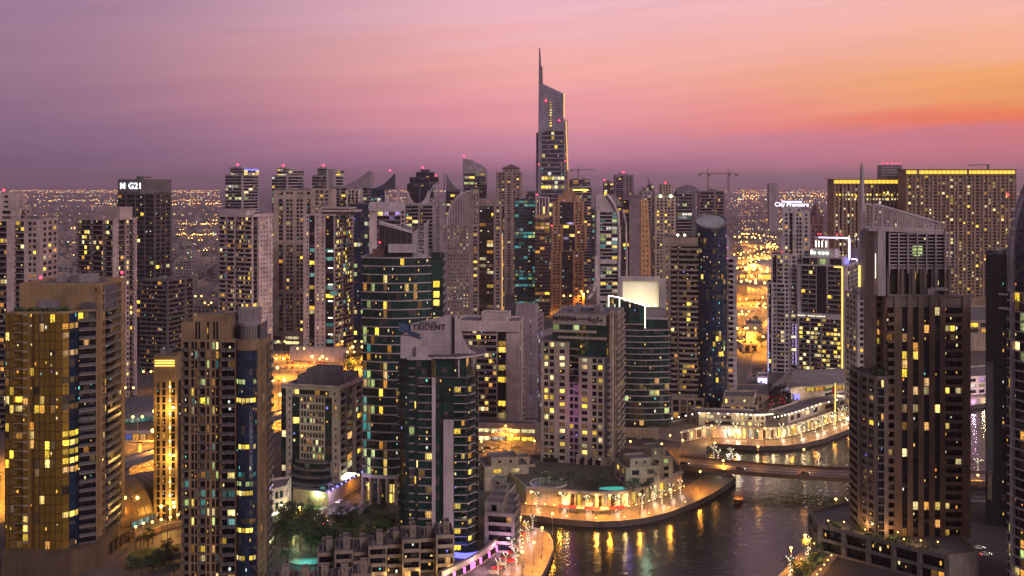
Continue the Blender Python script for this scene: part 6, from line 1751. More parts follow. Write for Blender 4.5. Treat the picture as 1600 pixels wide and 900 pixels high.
# big gold-crowned hotel blocks at the right
def palace():
    m = wall((.31, .215, .15), .8)
    for (L, M, Rr, tp, D, txt, front) in ((1303, 1414, 1420, 281, 1230, 'long ribbed hotel slab with a gold-lit cornice, the lower of two', ' '.join(['q.5 w1 q.5 v.8'] * 9)), (1416, 1588, 1592, 266, 1200, 'huge beige hotel slab with gold-lit cornice and glowing balconies, the taller of two', ' '.join(['q.6 b1.1 q.35 w.8'] * 13))):
        t = Tower('hotel_building', txt, 'hotel', L, M, Rr, D, 0, m, glass((.02, .016, .022)), litp=.08 if L < 1400 else .13, pal='YYAW' if L > 1400 else 'WWYL', top=tp, band=wall((.35, .245, .17), .8, False), rail=m)
        z1 = t.z(tp + 8)
        t.vol(t.rect(0, 0, t.W, t.S), t.z(470), z1, [front, 'q1 w1 q1 w1 q1', '', ''], fh=3.6, bandm=t.band)
        t.vol(t.rect(-6, -9, t.W + 4, 4), 0, t.z(466), 'q1 p1 q1 v.7 q1 p1 q1 v.7', fh=6, bandm=m)
        # cornice with its cove light
        mb = MB(); mb.box(-.6, -.9, z1 + .9, t.W + .6, t.S, z1 + 1.6, m); mb.box(0, 1.2, z1 + 1.6, t.W, t.S - 1, z1 + 7, m); mb.box(-1, -1.2, t.z(tp), t.W + 1, t.S, t.z(tp) + 1.1, m); t.part('cornice', mb)
        mb = MB(); n = int(t.W / 2.4)
        for k in range(n):
            if L > 1400 and k % 23 == 5: continue
            mb.box(.3 + k * 2.4, .9, z1 + 1.65, .3 + k * 2.4 + 2.1, 1.15, t.z(tp) - .2, glow('cove_light', (1, .62, .04), 1.6 if k % 2 else 1.1))
        t.part('cove_light', mb)
        if L < 1400:
            for f0, q in ((2, 'Y'), (3.4, 'W'), (15, 'W'), (16, 'L'), (20, 'L'), (21, 'W')):
                for k in range(22):
                    if rnd() < (.35 if f0 > 4 else .15): continue
                    x = 2 + k * (t.W - 4) / 22
                    if f0 > 4 and x > t.W * .62: continue
                    t.cells.append((((x, -.7, z1 - f0 * 3.6 - 5), (x + 2.1, -.7, z1 - f0 * 3.6 - 5), (x + 2.1, -.7, z1 - f0 * 3.6 - 2.7), (x, -.7, z1 - f0 * 3.6 - 2.7)), lit(q), True))
            mb = MB(); mb.box(t.lx(1380), 6, z1, t.lx(1412), 20, t.z(258), MAUVE)
            for k in range(6): mb.box(t.lx(1380), 5.6, z1 + 6 + k * 3, t.lx(1412), 6, z1 + 7.4 + k * 3, DGREY)
            t.part('roof_house', mb)
            for k in range(5): t.beacon(t.lx(1382 + 7 * k), 6, t.z(258), .7)
        else:
            t.beacon(t.lx(1574), -1, t.z(308), 1.3)
            mb = MB(); mb.tube((t.lx(1514), 4, t.z(258)), (t.lx(1546), 4, t.z(257)), .6, .5, METAL, 5); mb.box(t.lx(1546), 3, t.z(tp), t.lx(1548), 6, t.z(257), METAL); t.part('cleaning_crane', mb)
            for k in range(8):
                mb = MB(); mb.tube((t.lx(1450 + 9 * (k % 8)), -1.5, t.z(474 - 0 * k)), (t.lx(1450 + 9 * (k % 8)), -1.5, t.z(468)), .8, .3, LEDY, 6); t.part('facade_lamp', mb)
palace()
# blocks between the near towers
t, z = mk('pale slab block with rows of brown balconies right of the lettered dark glass tower', 714, 812, 834, 505, 640, 6, PINK, 'p.7 c2.6 c2.6 c2.6 p.3 G1.8 p.3 p2.6', 'p1 G1 p.5 m1 m1 p.5 c2 p.3', p=.12, pal='YADW', rail=wall((.30, .235, .22), .7, False), plant=3)
box_on(t, 752, 795, 4, 16, z, 493, 'p1'); t.w.box(0, -1.2, z - 5, t.W, -.02, z + 1.2, PINK)
t.vol([(t.W * .35, -10), (t.W + 10, -10), (t.W + 10, 0), (t.W * .35, 0)], 0, 9, 'g1 g1 g1 g1', fh=4.5, p=.9, pal='WWYL', spandrel=.5)
t, z = mk('grey ribbed block with blue-lit windows behind the pinkish hotel tower', 802, 838, 866, 498, 690, 12, MAUVE, 'p1 p1 m.6 p1 m.6 p1', 'p1 d2 d2 p1', p=.14, pal='BBPL', plant=2)
box_on(t, 806, 836, 3, 14, z, 480, 'p1')
t, z = mk('pale block with dark square windows standing left behind the raked sail-frame tower', 1340, 1366, 1372, 462, 660, 0, wall((.44, .40, .42)), 'p.5 w1.6 w1.6 p.3 m1 p.3', p=.1, pal='YA')
t, z = mk('low white box-like block in the orange-lit yard between towers', 1166, 1190, 1197, 508, 985, 10, WHITE, 'p1 m.5 p1', 'p1', name='low_rise_block', cat='building', p=.0, plant=1)
t, z = mk('small white building below the box-like block, by the inner street', 1160, 1186, 1196, 540, 960, 0, WHITE, 'p.5 v1 p.5 v1 p.5', 'p1', name='low_rise_block', cat='building', p=0, plant=1)
# ------------------------------------------------------------------ low buildings by the water
CREAM = wall((0.42, 0.34, 0.26), .75); OFFW = wall((0.55, 0.49, 0.44), .7)
def simple(name, label, cat, loc, rz=0.0, group=None):
    r = empty(name, loc, rz); return tag(r, label, cat, group)
def lamp_light(parent, loc, energy, col=(1, .45, .07), spot=True, size=150, r=.4):
    ld = bpy.data.lights.new('lamp_light', 'SPOT' if spot else 'POINT')
    ld.energy = energy; ld.color = col; ld.shadow_soft_size = r
    if spot: ld.spot_size = R(size); ld.spot_blend = .6
    lo = bpy.data.objects.new('lamp_light', ld); COL.objects.link(lo)
    if parent: lo.parent = parent
    lo.location = loc
    return lo
class Block(Tower):
    """a low building from a ground outline in world coordinates"""
    def __init__(s, name, label, cat, poly, wallm, glassm=None, group=None, **kw):
        ox, oy = poly[0]
        s.th = 0.0; s.ox, s.oy = ox, oy; s.D = math.hypot(ox, oy)
        s.root = empty(name, (ox, oy, 0)); tag(s.root, label, cat, group)
        s.wall = wallm; s.glass = glassm or GLASS; s.band = kw.get('band') or wallm; s.rail = kw.get('rail') or wallm
        s.p = kw.get('litp', .1); s.pal = kw.get('pal', 'YYAW'); s.w = MB(); s.cells = []; s.bal = []; s.capn = 100; s.fl = {}; s.run = False
        s.P = [(p[0] - ox, p[1] - oy) for p in poly]
        TOWERS.append(s)
def pod_pts(path, d): return offset(path, d)

# podium of the pinkish hotel: a curved wall with a lit arcade under a terrace
pth = QN[12:23]
front = offset(pth, 17)
rear = [gp(1040, 724), gp(975, 722), gp(845, 735), gp(770, 742)]
poly = front + rear
b = Block('podium_building', 'curved cream podium with a lit arcade and red parasols facing the canal', 'podium', poly, CREAM, glassm=BRONZ, litp=.75, pal='YYYW', band=CREAM)
n = len(front)
pats = []
for i in range(len(poly)):
    if i < 2: pats.append('p1')
    elif i < n - 2: pats.append('q.4 t2 q.4 t2 q.4')
    else: pats.append('p1')
b.vol(b.P, 0, 7.5, pats, fh=6.5, parapet=1.2, roof=ground_mat('terrace_deck', (.10, .085, .075), scale=.15, col2=(.045, .045, .035)), p=.75)
mb = MB()
for i in range(n - 1):
    a, c = b.P[i], b.P[i + 1]
    o0 = offset(b.P[:n], -.9)
    mb.quad((*o0[i], 7.0), (*o0[i + 1], 7.0), (*o0[i + 1], 8.3), (*o0[i], 8.3), CREAM); mb.quad((*o0[i], 8.3), (*o0[i + 1], 8.3), (*c, 8.3), (*a, 8.3), CREAM); mb.quad((*a, 7), (*c, 7), (*o0[i + 1], 7.0), (*o0[i], 7.0), CREAM)
b.part('cornice', mb)
def roof_pool(label, px, py, z, rx, ry, em=.8):
    x, y = gp(px, py, z)
    r = simple('swimming_pool', label, 'pool', (x, y, z))
    m = glow('pool_water', (0.03, .55, .45), em)
    mb = MB(); mb.prism(arc(0, 0, rx, 0, 360, 20, ry)[:-1], 0.02, .12, m); mb.build('water', r)
    mb = MB(); o = arc(0, 0, rx + .9, 0, 360, 20, ry + .9); i_ = arc(0, 0, rx, 0, 360, 20, ry)
    for k in range(20): mb.quad((*i_[k], .3), (*o[k], .3), (*o[k + 1], .3), (*i_[k + 1], .3), PAVE); mb.quad((*o[k], 0), (*o[k + 1], 0), (*o[k + 1], .3), (*o[k], .3), PAVE)
    mb.build('rim', r)
    return r
roof_pool('teal lit pool on the terrace of the curved cream podium', 965, 764, 7.6, 9, 3.5)
x, y = gp(857, 756, 7.6)
r = simple('fountain_basin', 'round pale basin on the terrace in front of the pinkish hotel tower', 'basin', (x, y, 7.55))
mb = MB(); mb.prism(arc(0, 0, 9, 0, 360, 28)[:-1], 0, .7, OFFW); mb.build('rim', r)
mb = MB(); mb.prism(arc(0, 0, 8.2, 0, 360, 28)[:-1], .7, .74, plain('basin_water', (.12, .15, .15), .1)); mb.build('water', r)
lamp_light(r, (0, 0, 9), 1500, (.9, .9, .6))
# terrace blocks beside the hotel
def villa(label, pts, h, steps, group=None, p=.12, m=None, z=0.0):
    bb = Block('terrace_house', label, 'house', pts, m or CREAM, BLACKG, litp=p, pal='YYAG', group=group)
    bb.vol(bb.P, z, z + h, 'p.6 w1.6 p.5 w1.6 p.6', fh=3.6, parapet=.9)
    c = (sum(q[0] for q in bb.P) / len(bb.P), sum(q[1] for q in bb.P) / len(bb.P))
    for k in range(steps):
        f = .62 - .25 * k
        q = [(c[0] + (a[0] - c[0]) * f + k, c[1] + (a[1] - c[1]) * f + 1.5 * k) for a in bb.P]
        bb.vol(q, z + h, z + h + 3.4, 'p.6 m1 p.5 m1 p.6', fh=3.4, parapet=.7); h += 3.4
    return bb
def qd(px, py, w, d, a=0.0, z=0.0):
    x, y = gp(px, py, z); c, s_ = math.cos(R(a)), math.sin(R(a))
    return [(x + u * c - v * s_, y + u * s_ + v * c) for u, v in ((0, 0), (w, 0), (w, d), (0, d))]
villa('cream flat-roofed house with a green-lit roof terrace left of the hotel podium', qd(757, 768, 22, 20, 12), 11, 1)
villa('small cream house stepping down at the left end of the podium', qd(800, 755, 12, 14, 12), 8, 1)
villa('cream stepped house with a lit roof terrace right of the pinkish hotel tower', qd(978, 762, 17, 16, 14, 7), 8, 1, z=7.5)
villa('cream corner house at the bridge end of the podium', qd(1015, 752, 12, 18, 14, 7), 10, 1, z=7.5)
for px, py, z, e, c in ((780, 724, 19, 1600, (.6, 1, .4)), (1010, 722, 22, 2200, (.6, 1, .6)), (982, 752, 14, 700, (.3, .2, 1)), (832, 758, 9, 500, (.3, .2, 1))):
    x, y = gp(px, py, z); lamp_light(None, (x, y, z + 2), e, c, spot=False)
# arcade glow
for i in range(2, n - 1, 2):
    q = offset(front, -2.5)[i]; lamp_light(b.root, (q[0] - b.ox, q[1] - b.oy, 5), 1500, (1, .62, .2), spot=False)

# the white pavilions along the far bank
fp = QN[27:-3]
f0 = offset(fp, 17); f1 = offset(fp, 40)
bb = Block('shopping_pavilion', 'long white curved waterside pavilion with a lamp-lit colonnade and roof terrace', 'pavilion', f0 + f1[::-1], OFFW, BRONZ, litp=.8, pal='YYWW', band=OFFW)
m_ = len(fp)
bb.vol(bb.P, 0, 5.6, ['q.3 t2 q.3 t2 q.3 t2 q.3' if i < m_ - 1 else 'p1' for i in range(2 * m_)], fh=5.2, p=.75, roof=PAVE)
u0 = offset(fp, 23); u1 = offset(fp, 37)
hf = len(u0) // 2
for (i0, i1, zt_) in ((1, hf, 12.5), (hf + 1, len(u0), 10.5)):
    up = [(p[0] - bb.ox, p[1] - bb.oy) for p in u0[i0:i1] + u1[i0:i1][::-1]]
    bb.vol(up, 5.6, zt_, ['p.4 w1.5 p.3 w1.5 p.4' if i < i1 - i0 - 1 else 'p1 w1 p1' for i in range(len(up))], fh=4, p=.45, roof=ROOF)
pts = []
for i in range(len(u0) - 1):
    for k in range(4): q = Vector(u0[i]).lerp(Vector(u0[i + 1]), k / 4); pts.append((q.x - bb.ox, q.y - bb.oy - .6, 13.2 if i < hf else 11.2))
balls('terrace_lamp', bb.root, pts, .45, LEDW)
pts = []
for i in range(len(f0) - 1):
    for k in range(3): q = Vector(f0[i]).lerp(Vector(f0[i + 1]), k / 3); pts.append((q.x - bb.ox, q.y - bb.oy - 1.5, 6.2))
balls('wall_lamp', bb.root, pts, .32, LEDY)
for i in range(1, m_ - 1):
    q = offset(fp, 13)[i]; lamp_light(bb.root, (q[0] - bb.ox, q[1] - bb.oy, 4.5), 1000, (1, .68, .34), spot=False)
    q = offset(fp, 20)[i]; lamp_light(bb.root, (q[0] - bb.ox, q[1] - bb.oy, 12.5), 800, (1, .72, .32), spot=False)
bk = Block('shopping_pavilion', 'white block with a broad flat roof and a gold-lit upper floor behind the curved pavilion', 'pavilion', [gp(1236, 640), gp(1345, 632), gp(1365, 612), gp(1245, 616)], OFFW, BRONZ, litp=.8, pal='YYA')
bk.vol(bk.P, 0, 11, 'p1', parapet=0); bk.vol(bk.P, 11, 15, ['p1.6 g1 g1 g1 g1 g1 g1', 'g1', '', 'p1'], fh=4, p=.8, parapet=0)
mb = MB(); c = (sum(q[0] for q in bk.P) / 4, sum(q[1] for q in bk.P) / 4); mb.prism([(c[0] + (q[0] - c[0]) * 1.1, c[1] + (q[1] - c[1]) * 1.25) for q in bk.P], 15, 16.2, CONC); bk.part('roof_slab', mb)
put_text('sign_lettering', TX_M, LEDB, bk.root, (3.6, -1.2, 8.5), 0)
lamp_light(bk.root, (5, -8, 12), 4000, (1, .7, .35), spot=False); lamp_light(bk.root, (30, -7, 12), 4000, (1, .7, .35), spot=False)
sh = Block('restaurant_row', 'low cream wall of bright shopfronts left of the curved pavilion', 'shops', [gp(1112, 684), gp(1192, 688), gp(1198, 668), gp(1112, 668)], CREAM, BRONZ, litp=.9, pal='WLYC')
sh.vol(sh.P, 0, 6.5, ['p2 t1 t1 t1 t1 t1 t1 p.6', 'p1', '', 'p1'], fh=6, p=.92)
mb = MB()
mb.box(sh.P[0][0] + 14, -.6, 5.2, sh.P[0][0] + 20, -.3, 6.1, glow('yellow_sign', (1, .8, .05), 2)); mb.box(sh.P[0][0] + 23, -.5, 5.2, sh.P[0][0] + 30, -.2, 6.1, glow('red_sign', (1, .03, .03), 2))
sh.part('shop_sign', mb)
for k in range(4): lamp_light(sh.root, (9 + 6 * k, -3.5, 4), 2200, (.95, .85, .7), spot=False)
ap = Block('apartment_block', 'three storey beige block with loggias above the shopfronts', 'building', [gp(1127, 668), gp(1184, 669), gp(1186, 652), gp(1128, 652)], CREAM, BLACKG, litp=.1)
ap.vol(ap.P, 0, 13, 'p.4 b2 p.4 b2 p.4 b2 p.4 b2 p.4', fh=4.2); ap.vol([(p[0] * .85 + 2, p[1] * .7 + 5) for p in ap.P], 13, 17, 'p1 m1 p1 m1 p1')
for k in range(3):
    mb = MB(); mb.box(3.5 + 7 * k, 4.5, 14.2, 4.4 + 7 * k, 4.75, 16.4, LEDY); ap.part('wall_lamp', mb)
villa('long low cream house with a wide roof, behind the three storey beige block', [gp(1140, 640), gp(1200, 640), gp(1200, 622), gp(1140, 622)], 9, 0, p=.2)
kb = Block('kiosk_building', 'small white kiosk with a bright white panel by the violet-lit street', 'kiosk', [gp(1183, 603), gp(1199, 603), gp(1200, 596), gp(1184, 596)], WHITE, GLASS, litp=0)
kb.vol(kb.P, 0, 6, 'p1'); mb = MB(); mb.box(.6, -.4, 1.5, kb.P[1][0] - .4, -.1, 5.6, LEDP); kb.part('lit_panel', mb)
for k in range(2): lamp_light(kb.root, (-12 + 30 * k, -12, 9), 6000, (.75, .6, 1), spot=True)
# right of the brown pier tower
gb = Block('low_rise_block', 'low gold-lit block seen in the gap right of the brown pier tower', 'building', [gp(1505, 548), gp(1580, 548), gp(1590, 520), gp(1505, 520)], CREAM, BRONZ, litp=.8, pal='YYA')
gb.vol(gb.P, 0, 16, 'p1', parapet=0); gb.vol(gb.P, 16, 26, ['p.3 g2 p.3 g2 p.3 g2 p.3', '', '', ''], fh=5, p=.9)
rb = Block('low_rise_block', 'low white waterside block with shop lights in the gap right of the brown pier tower', 'building', [gp(1508, 618), gp(1560, 614), gp(1560, 596), gp(1508, 600)], OFFW, GLASS, litp=.4, pal='PWYL')
rb.vol(rb.P, 0, 12, 'p.4 w1 w1 w1 p.4', fh=4, p=.4)
for k in range(3): lamp_light(rb.root, (2 + 7 * k, -9, 5), 3500, ((1, .5, .9), (1, .7, .3), (.8, .6, 1))[k], spot=False)
# white cafe by the hotel street, and the low works left
cb = Block('cafe_building', 'white two storey cafe with a bright light bar over its door', 'cafe', [gp(408, 822), gp(447, 812), gp(455, 795), gp(418, 800)], OFFW, TEALG, litp=.8, pal='YYCG')
cb.vol(cb.P, 0, 4.5, 'p.3 t2 t2 p.3', fh=4.5, p=.9); cb.vol(cb.P, 4.5, 14, 'p.5 d2 p.3 d2 p.5', fh=4.7, p=.3)
mb = MB(); a, c = cb.P[0], cb.P[1]; mb.quad((a[0], a[1] - 1.5, 4.0), (c[0] + 1, c[1] - 1.5, 4.0), (c[0] + 1, c[1] - 1.5, 5.0), (a[0], a[1] - 1.5, 5.0), LEDW); mb.box(a[0], c[1] - .8, 5.0, c[0] + 1, c[1] + 1, 5.3, OFFW); cb.part('light_bar', mb)
lamp_light(cb.root, (c[0] + 5, c[1] - 3, 5), 4200, (1, .85, .4), spot=False)
wl = Block('retaining_wall', 'long pale retaining wall with blue lamps along its top beside the hotel street', 'wall', [gp(458, 785), gp(513, 792), gp(566, 760), gp(566, 756), gp(513, 787), gp(458, 780)], CREAM)
wl.vol(wl.P, 0, 6.5, 'p1', parapet=0)
balls('blue_lamp', wl.root, [tuple(Vector((*Vector(wl.P[1]).lerp(Vector(wl.P[2]), k / 8), 7.0)) + Vector((0, .4, 0))) for k in range(9)], .38, glow('blue_lamp', (.2, .2, 1), 6))
mb = MB()
for k in range(17):
    f = k / 16; q = Vector(wl.P[1]).lerp(Vector(wl.P[2]), f); mb.tube((q.x, q.y + .8, 6.5), (q.x, q.y + .8, 10.5), .09, .09, METAL, 4)
for zz in (7.8, 9.2, 10.5): mb.tube((*[wl.P[1][0], wl.P[1][1] + .8], zz), (*[wl.P[2][0], wl.P[2][1] + .8], zz), .06, .06, METAL, 4)
wl.part('railing', mb)
lamp_light(wl.root, (22, -9, 9), 5000, (.75, .55, 1), spot=False); lamp_light(wl.root, (12, -6, 6), 3000, (.7, 1, .4), spot=False)
# stepped terrace houses in front of the dark glass waterfront tower
lab = ['stepped cream terrace house with deep balconies, at the bottom edge by the trees', 'stepped cream terrace house with a chimney block, below the bowed green tower', 'stepped cream terrace house with a dark roof, left foot of the waterfront tower', 'stepped cream terrace house touching the waterfront tower base']
def terr(label, px, py, w, d, h, a, up=True):
    th = Block('terrace_house', label, 'house', qd(px, py, w, d, a), wall((.27, .22, .185), .75), BLACKG, litp=.07, pal='YAG', group='stepped terrace houses')
    P = th.P
    th.vol(P, 0, h, ['p.4 b4 p.4', 'p.5 b3 p.8 m1', '', 'p1 m1 p1 m1'], fh=3.5, parapet=1.0, railm=wall((.27, .22, .185), .75))
    c = (sum(q[0] for q in P) / 4, sum(q[1] for q in P) / 4)
    q = [(c[0] + (p[0] - c[0]) * .34 + w * .12, c[1] + (p[1] - c[1]) * .34) for p in P]
    th.vol(q, h, h + 4, 'p1 m.8 p1', parapet=.6)
    th.plant(c[0] - w * .3, c[1] - d * .3, c[0] - w * .05, c[1] + d * .2, h, 1)
    return th
TL = ['by the dark trees', 'with two chimney blocks', 'with a lit ground floor', 'next in the row', 'below the bowed green tower', 'with a dark roof terrace', 'at the left foot of the waterfront tower', 'touching the waterfront tower base']
for k in range(8):
    px = 496 + 26.5 * k; py = 916 - 3.0 * k + (5 if k % 2 else -3)
    terr('narrow stepped cream terrace house ' + TL[k], px, py, 6.9, 13 + (k % 3) * 2, (10.5, 12.5, 9.5, 13, 11, 14, 12, 14.5)[k], 8)
for k in range(5):
    px = 424 + 31 * k; py = 946 - 2 * k + (4 if k % 2 else -4)
    terr('low cream terrace house cut by the bottom edge, ' + ('under the dark trees', 'by the teal pool', 'with a parapet roof', 'before the staggered row', 'nearest the row')[k], px, py, 7.4, 10, (7, 8, 6.5, 8.5, 7.5)[k], 6)
for k in range(9):
    x, y = gp(500 + 25 * k, 921 - 3 * k); lamp_light(None, (x + 1, y - 2.2, 3.0), 420, (1, .6, .16), spot=False)
for k, (px, py, h, lb) in enumerate(((757, 862, 15, 'stepped grey terrace block at the right foot of the waterfront tower'), (764, 842, 13, 'second stepped grey terrace block behind the waterfront tower, nearer the inlet'), (768, 822, 11, 'third stepped grey terrace block behind the waterfront tower'), (768, 802, 10, 'last stepped grey terrace block, by the head of the inlet'))):
    th = Block('terrace_house', lb, 'house', qd(px, py, 12.5 - k * 1.2, 11, -12), wall((.26, .23, .23), .75), BLACKG, litp=.08, pal='AY', group='stepped terrace houses')
    th.vol(th.P, 0, h, ['p.4 b3 p.4', 'p.4 b3 p.4 b2 p.4', '', ''], fh=3.4); P = th.P
    th.vol([(p[0] * .6, p[1] * .7 + 2) for p in P], h, h + 4, ['p1 b1 p1', 'p1 b1 p.4', '', ''], parapet=.7)
mb_ = None
# curved promenade wall at the bottom with magenta lights
cw = [gp(690, 915), gp(730, 896), gp(765, 874), gp(790, 848), gp(800, 828)]
cw = smooth(cw, 1)
r = simple('promenade_wall', 'curved pale wall with magenta and white lights below the terrace blocks', 'wall', (*cw[0], 0))
mb = MB(); o = offset(cw, 1.4); L = lambda p: (p[0] - cw[0][0], p[1] - cw[0][1])
for i in range(len(cw) - 1):
    mb.quad((*L(cw[i]), 0), (*L(cw[i + 1]), 0), (*L(cw[i + 1]), 5), (*L(cw[i]), 5), CREAM); mb.quad((*L(cw[i]), 5), (*L(cw[i + 1]), 5), (*L(o[i + 1]), 5), (*L(o[i]), 5), CREAM); mb.quad((*L(o[i + 1]), 0), (*L(o[i]), 0), (*L(o[i]), 5), (*L(o[i + 1]), 5), CREAM)
mb.build('wall', r)
mb = MB()
for i in range(len(cw) - 1):
    a, c = Vector(L(cw[i])), Vector(L(cw[i + 1]))
    for k in range(5):
        q = a.lerp(c, k / 5); mb.box(q.x - .1, q.y - .5, 1.0, q.x + .9, q.y - .25, 3.2, LEDM if (i + k) % 3 == 0 else lit(random.choice('WYL')))
mb.build('shop_window', r)
for k in (1, 3, 5):
    q = offset(cw, -4)[min(k, len(cw) - 1)]; lamp_light(r, (q[0] - cw[0][0], q[1] - cw[0][1], 4), 2600, ((1, .6, .7), (1, .75, .45), (1, .5, .8))[k % 3], spot=False)
# metro stations: ribbed golden shells beside the highway, and a viaduct
def shell(label, px, py, w, l, h, mat, ang):
    x, y = gp(px, py); r = simple('metro_station', label, 'station', (x, y, 0), ang)
    mb = MB(); n, m2 = 14, 16
    def pt(i, j):
        f = j / m2; k = math.sin(PI * min(max(f, .06), .94)) ** .45
        a = PI * i / n
        return (-w / 2 * math.cos(a) * k, l * (f - .5), .2 + h * math.sin(a) * k)
    for j in range(m2):
        for i in range(n): mb.quad(pt(i, j), pt(i + 1, j), pt(i + 1, j + 1), pt(i, j + 1), mat)
    mb.build('shell_roof', r)
    mb = MB()
    for j in range(1, m2):
        for i in range(n): mb.tube(pt(i, j), pt(i + 1, j), .22, .22, METAL, 4)
    mb.build('rib', r)
    for j in range(2, m2 - 2):
        p, q = pt(0, j), pt(0, j + 1)
        for sg, k_ in ((-1, 'G'), (1, 'C')):
            mb = MB(); UID[0] += 1; mb.quad((sg * (w / 2 + .4), p[1] + .1, .3), (sg * (w / 2 + .4), q[1] - .1, .3), (sg * (w / 2 + .2), q[1] - .1, 3.2), (sg * (w / 2 + .2), p[1] + .1, 3.2), lit(k_), uvq(UID[0])); mb.build('window', r)
    return r
GOLDSH = plain('golden_shell', (.20, .13, .055), .4, .4); GREYSH = plain('grey_shell', (.10, .095, .11), .45, .3)
shell('dark golden domed shell beside the highway, lowest of the two, left of the strip-lit tower', 218, 800, 30, 56, 17, GOLDSH, R(-24))
shell('grey ribbed arched station shell with a lit glass front, above the gold bridge', 222, 652, 30, 54, 13, GREYSH, R(-62))
shell('pale arched canopy in the orange-lit yard right of the dark glass cylinder', 1192, 426, 60, 90, 22, wall((.4, .36, .36), .6), R(-60))
# footbridge (gold) across the highway and the rail viaduct
x, y = gp(215, 735)
r = simple('footbridge', 'gold-lit covered footbridge over the highway, seen between the gold tower and the strip-lit tower', 'bridge', (x - 26, y + 12, 0))
mb = MB(); mb.box(0, 0, 12, 46, 5, 12.8, OFFW); mb.box(0, 0, 16.2, 46, 5, 16.8, OFFW); mb.build('deck', r)
for k in range(12): mb = MB(); UID[0] += 1; mb.quad((k * 3.8 + .1, -.05, 13), (k * 3.8 + 3.7, -.05, 13), (k * 3.8 + 3.7, -.05, 16.1), (k * 3.8 + .1, -.05, 16.1), lit('A' if k % 4 else 'B'), uvq(UID[0])); mb.build('window', r)
for k in range(3):
    mb = MB(); mb.tube((6 + 16 * k, 2.5, 0), (6 + 16 * k, 2.5, 12), 1.2, 1.2, CREAM, 10); mb.build('column', r)
def viaduct():
    r = simple('rail_viaduct', 'raised concrete rail viaduct on columns running beside the highway', 'viaduct', (hx(500) + 44, 500, 0))
    mb = MB(); mc = []
    pts = [(hx(yy) + 44 - (hx(500) + 44), yy - 500) for yy in range(500, 2200, 40)]
    a = offset(pts, 4.5); c = offset(pts, -4.5)
    for i in range(len(pts) - 1):
        for (p, q, p2, q2, z0, z1) in ((a[i], a[i + 1], c[i], c[i + 1], 9.5, 11.4),):
            mb.quad((*p, z1), (*p2, z1), (*q2, z1), (*q, z1), CONC); mb.quad((*p2, z0), (*p2, z1 + 1), (*q2, z1 + 1), (*q2, z0), CONC); mb.quad((*p, z1 + 1), (*p, z0), (*q, z0), (*q, z1 + 1), CONC); mb.quad((*p2, z0), (*q2, z0), (*q, z0), (*p, z0), CONC)
    mb.build('deck', r)
    for i in range(0, len(pts), 1):
        mb = MB(); p = pts[i]; mb.tube((p[0], p[1], 0), (p[0], p[1], 7.5), 1.3, 1.3, CONC, 10); mb.tube((p[0], p[1], 7.5), (p[0], p[1], 9.5), 1.3, 3.2, CONC, 10); mb.build('column', r)
viaduct()
# road bridge over the canal
def bridge():
    r = simple('road_bridge', 'long flat road bridge with railings crossing the canal', 'bridge', (84, 560, 0))
    P = [(0, 0), (28, -11), (56, -20), (92, -27), (160, -32), (260, -36)]
    P = smooth(P, 2)
    a = offset(P, 10); c = offset(P, -10); z0, z1 = 4.9, 6.0; CREAM = wall((.15, .095, .06), .8, False); CONC = wall((.045, .04, .038), .9, False)  # pier colour darkened, putting the shade under the deck into it
    mb = MB()
    for i in range(len(P) - 1):
        mb.quad((*a[i], z1), (*c[i], z1), (*c[i + 1], z1), (*a[i + 1], z1), ASPH)
        mb.quad((*c[i], z0), (*c[i + 1], z0), (*c[i + 1], z1 + .9), (*c[i], z1 + .9), CREAM); mb.quad((*a[i + 1], z0), (*a[i], z0), (*a[i], z1 + .9), (*a[i + 1], z1 + .9), CREAM)
        mb.quad((*a[i], z0), (*a[i + 1], z0), (*c[i + 1], z0), (*c[i], z0), CREAM)
    mb.build('deck', r)
    mb = MB()
    for off_, w in ((0, .2), (-4.6, .12), (4.6, .12)):
        l = offset(P, off_ - w); q = offset(P, off_ + w)
        for i in range(len(P) - 1): mb.quad((*l[i], z1 + .02), (*l[i + 1], z1 + .02), (*q[i + 1], z1 + .02), (*q[i], z1 + .02), PAINT)
    mb.build('lane_line', r)
    for off_ in (-9.6, 9.6):
        l = offset(P, off_); mb = MB()
        for i in range(len(P) - 1):
            for zz in (.9, 1.4, 1.9): mb.tube((*l[i], z1 + zz), (*l[i + 1], z1 + zz), .06, .06, METAL, 4)
            mb.tube((*l[i], z1 + .9), (*l[i], z1 + 1.95), .07, .07, METAL, 4)
        mb.build('railing', r)
    for k in (1, 17):
        mb = MB(); p = P[min(k, len(P) - 1)]
        for s_ in (-6, 0, 6): mb.tube((p[0], p[1] + s_, -4), (p[0], p[1] + s_, z0), 1.0, 1.0, CONC, 10)
        mb.build('pier', r)
    return [(p[0] + 84, p[1] + 560) for p in P]
BR = bridge()

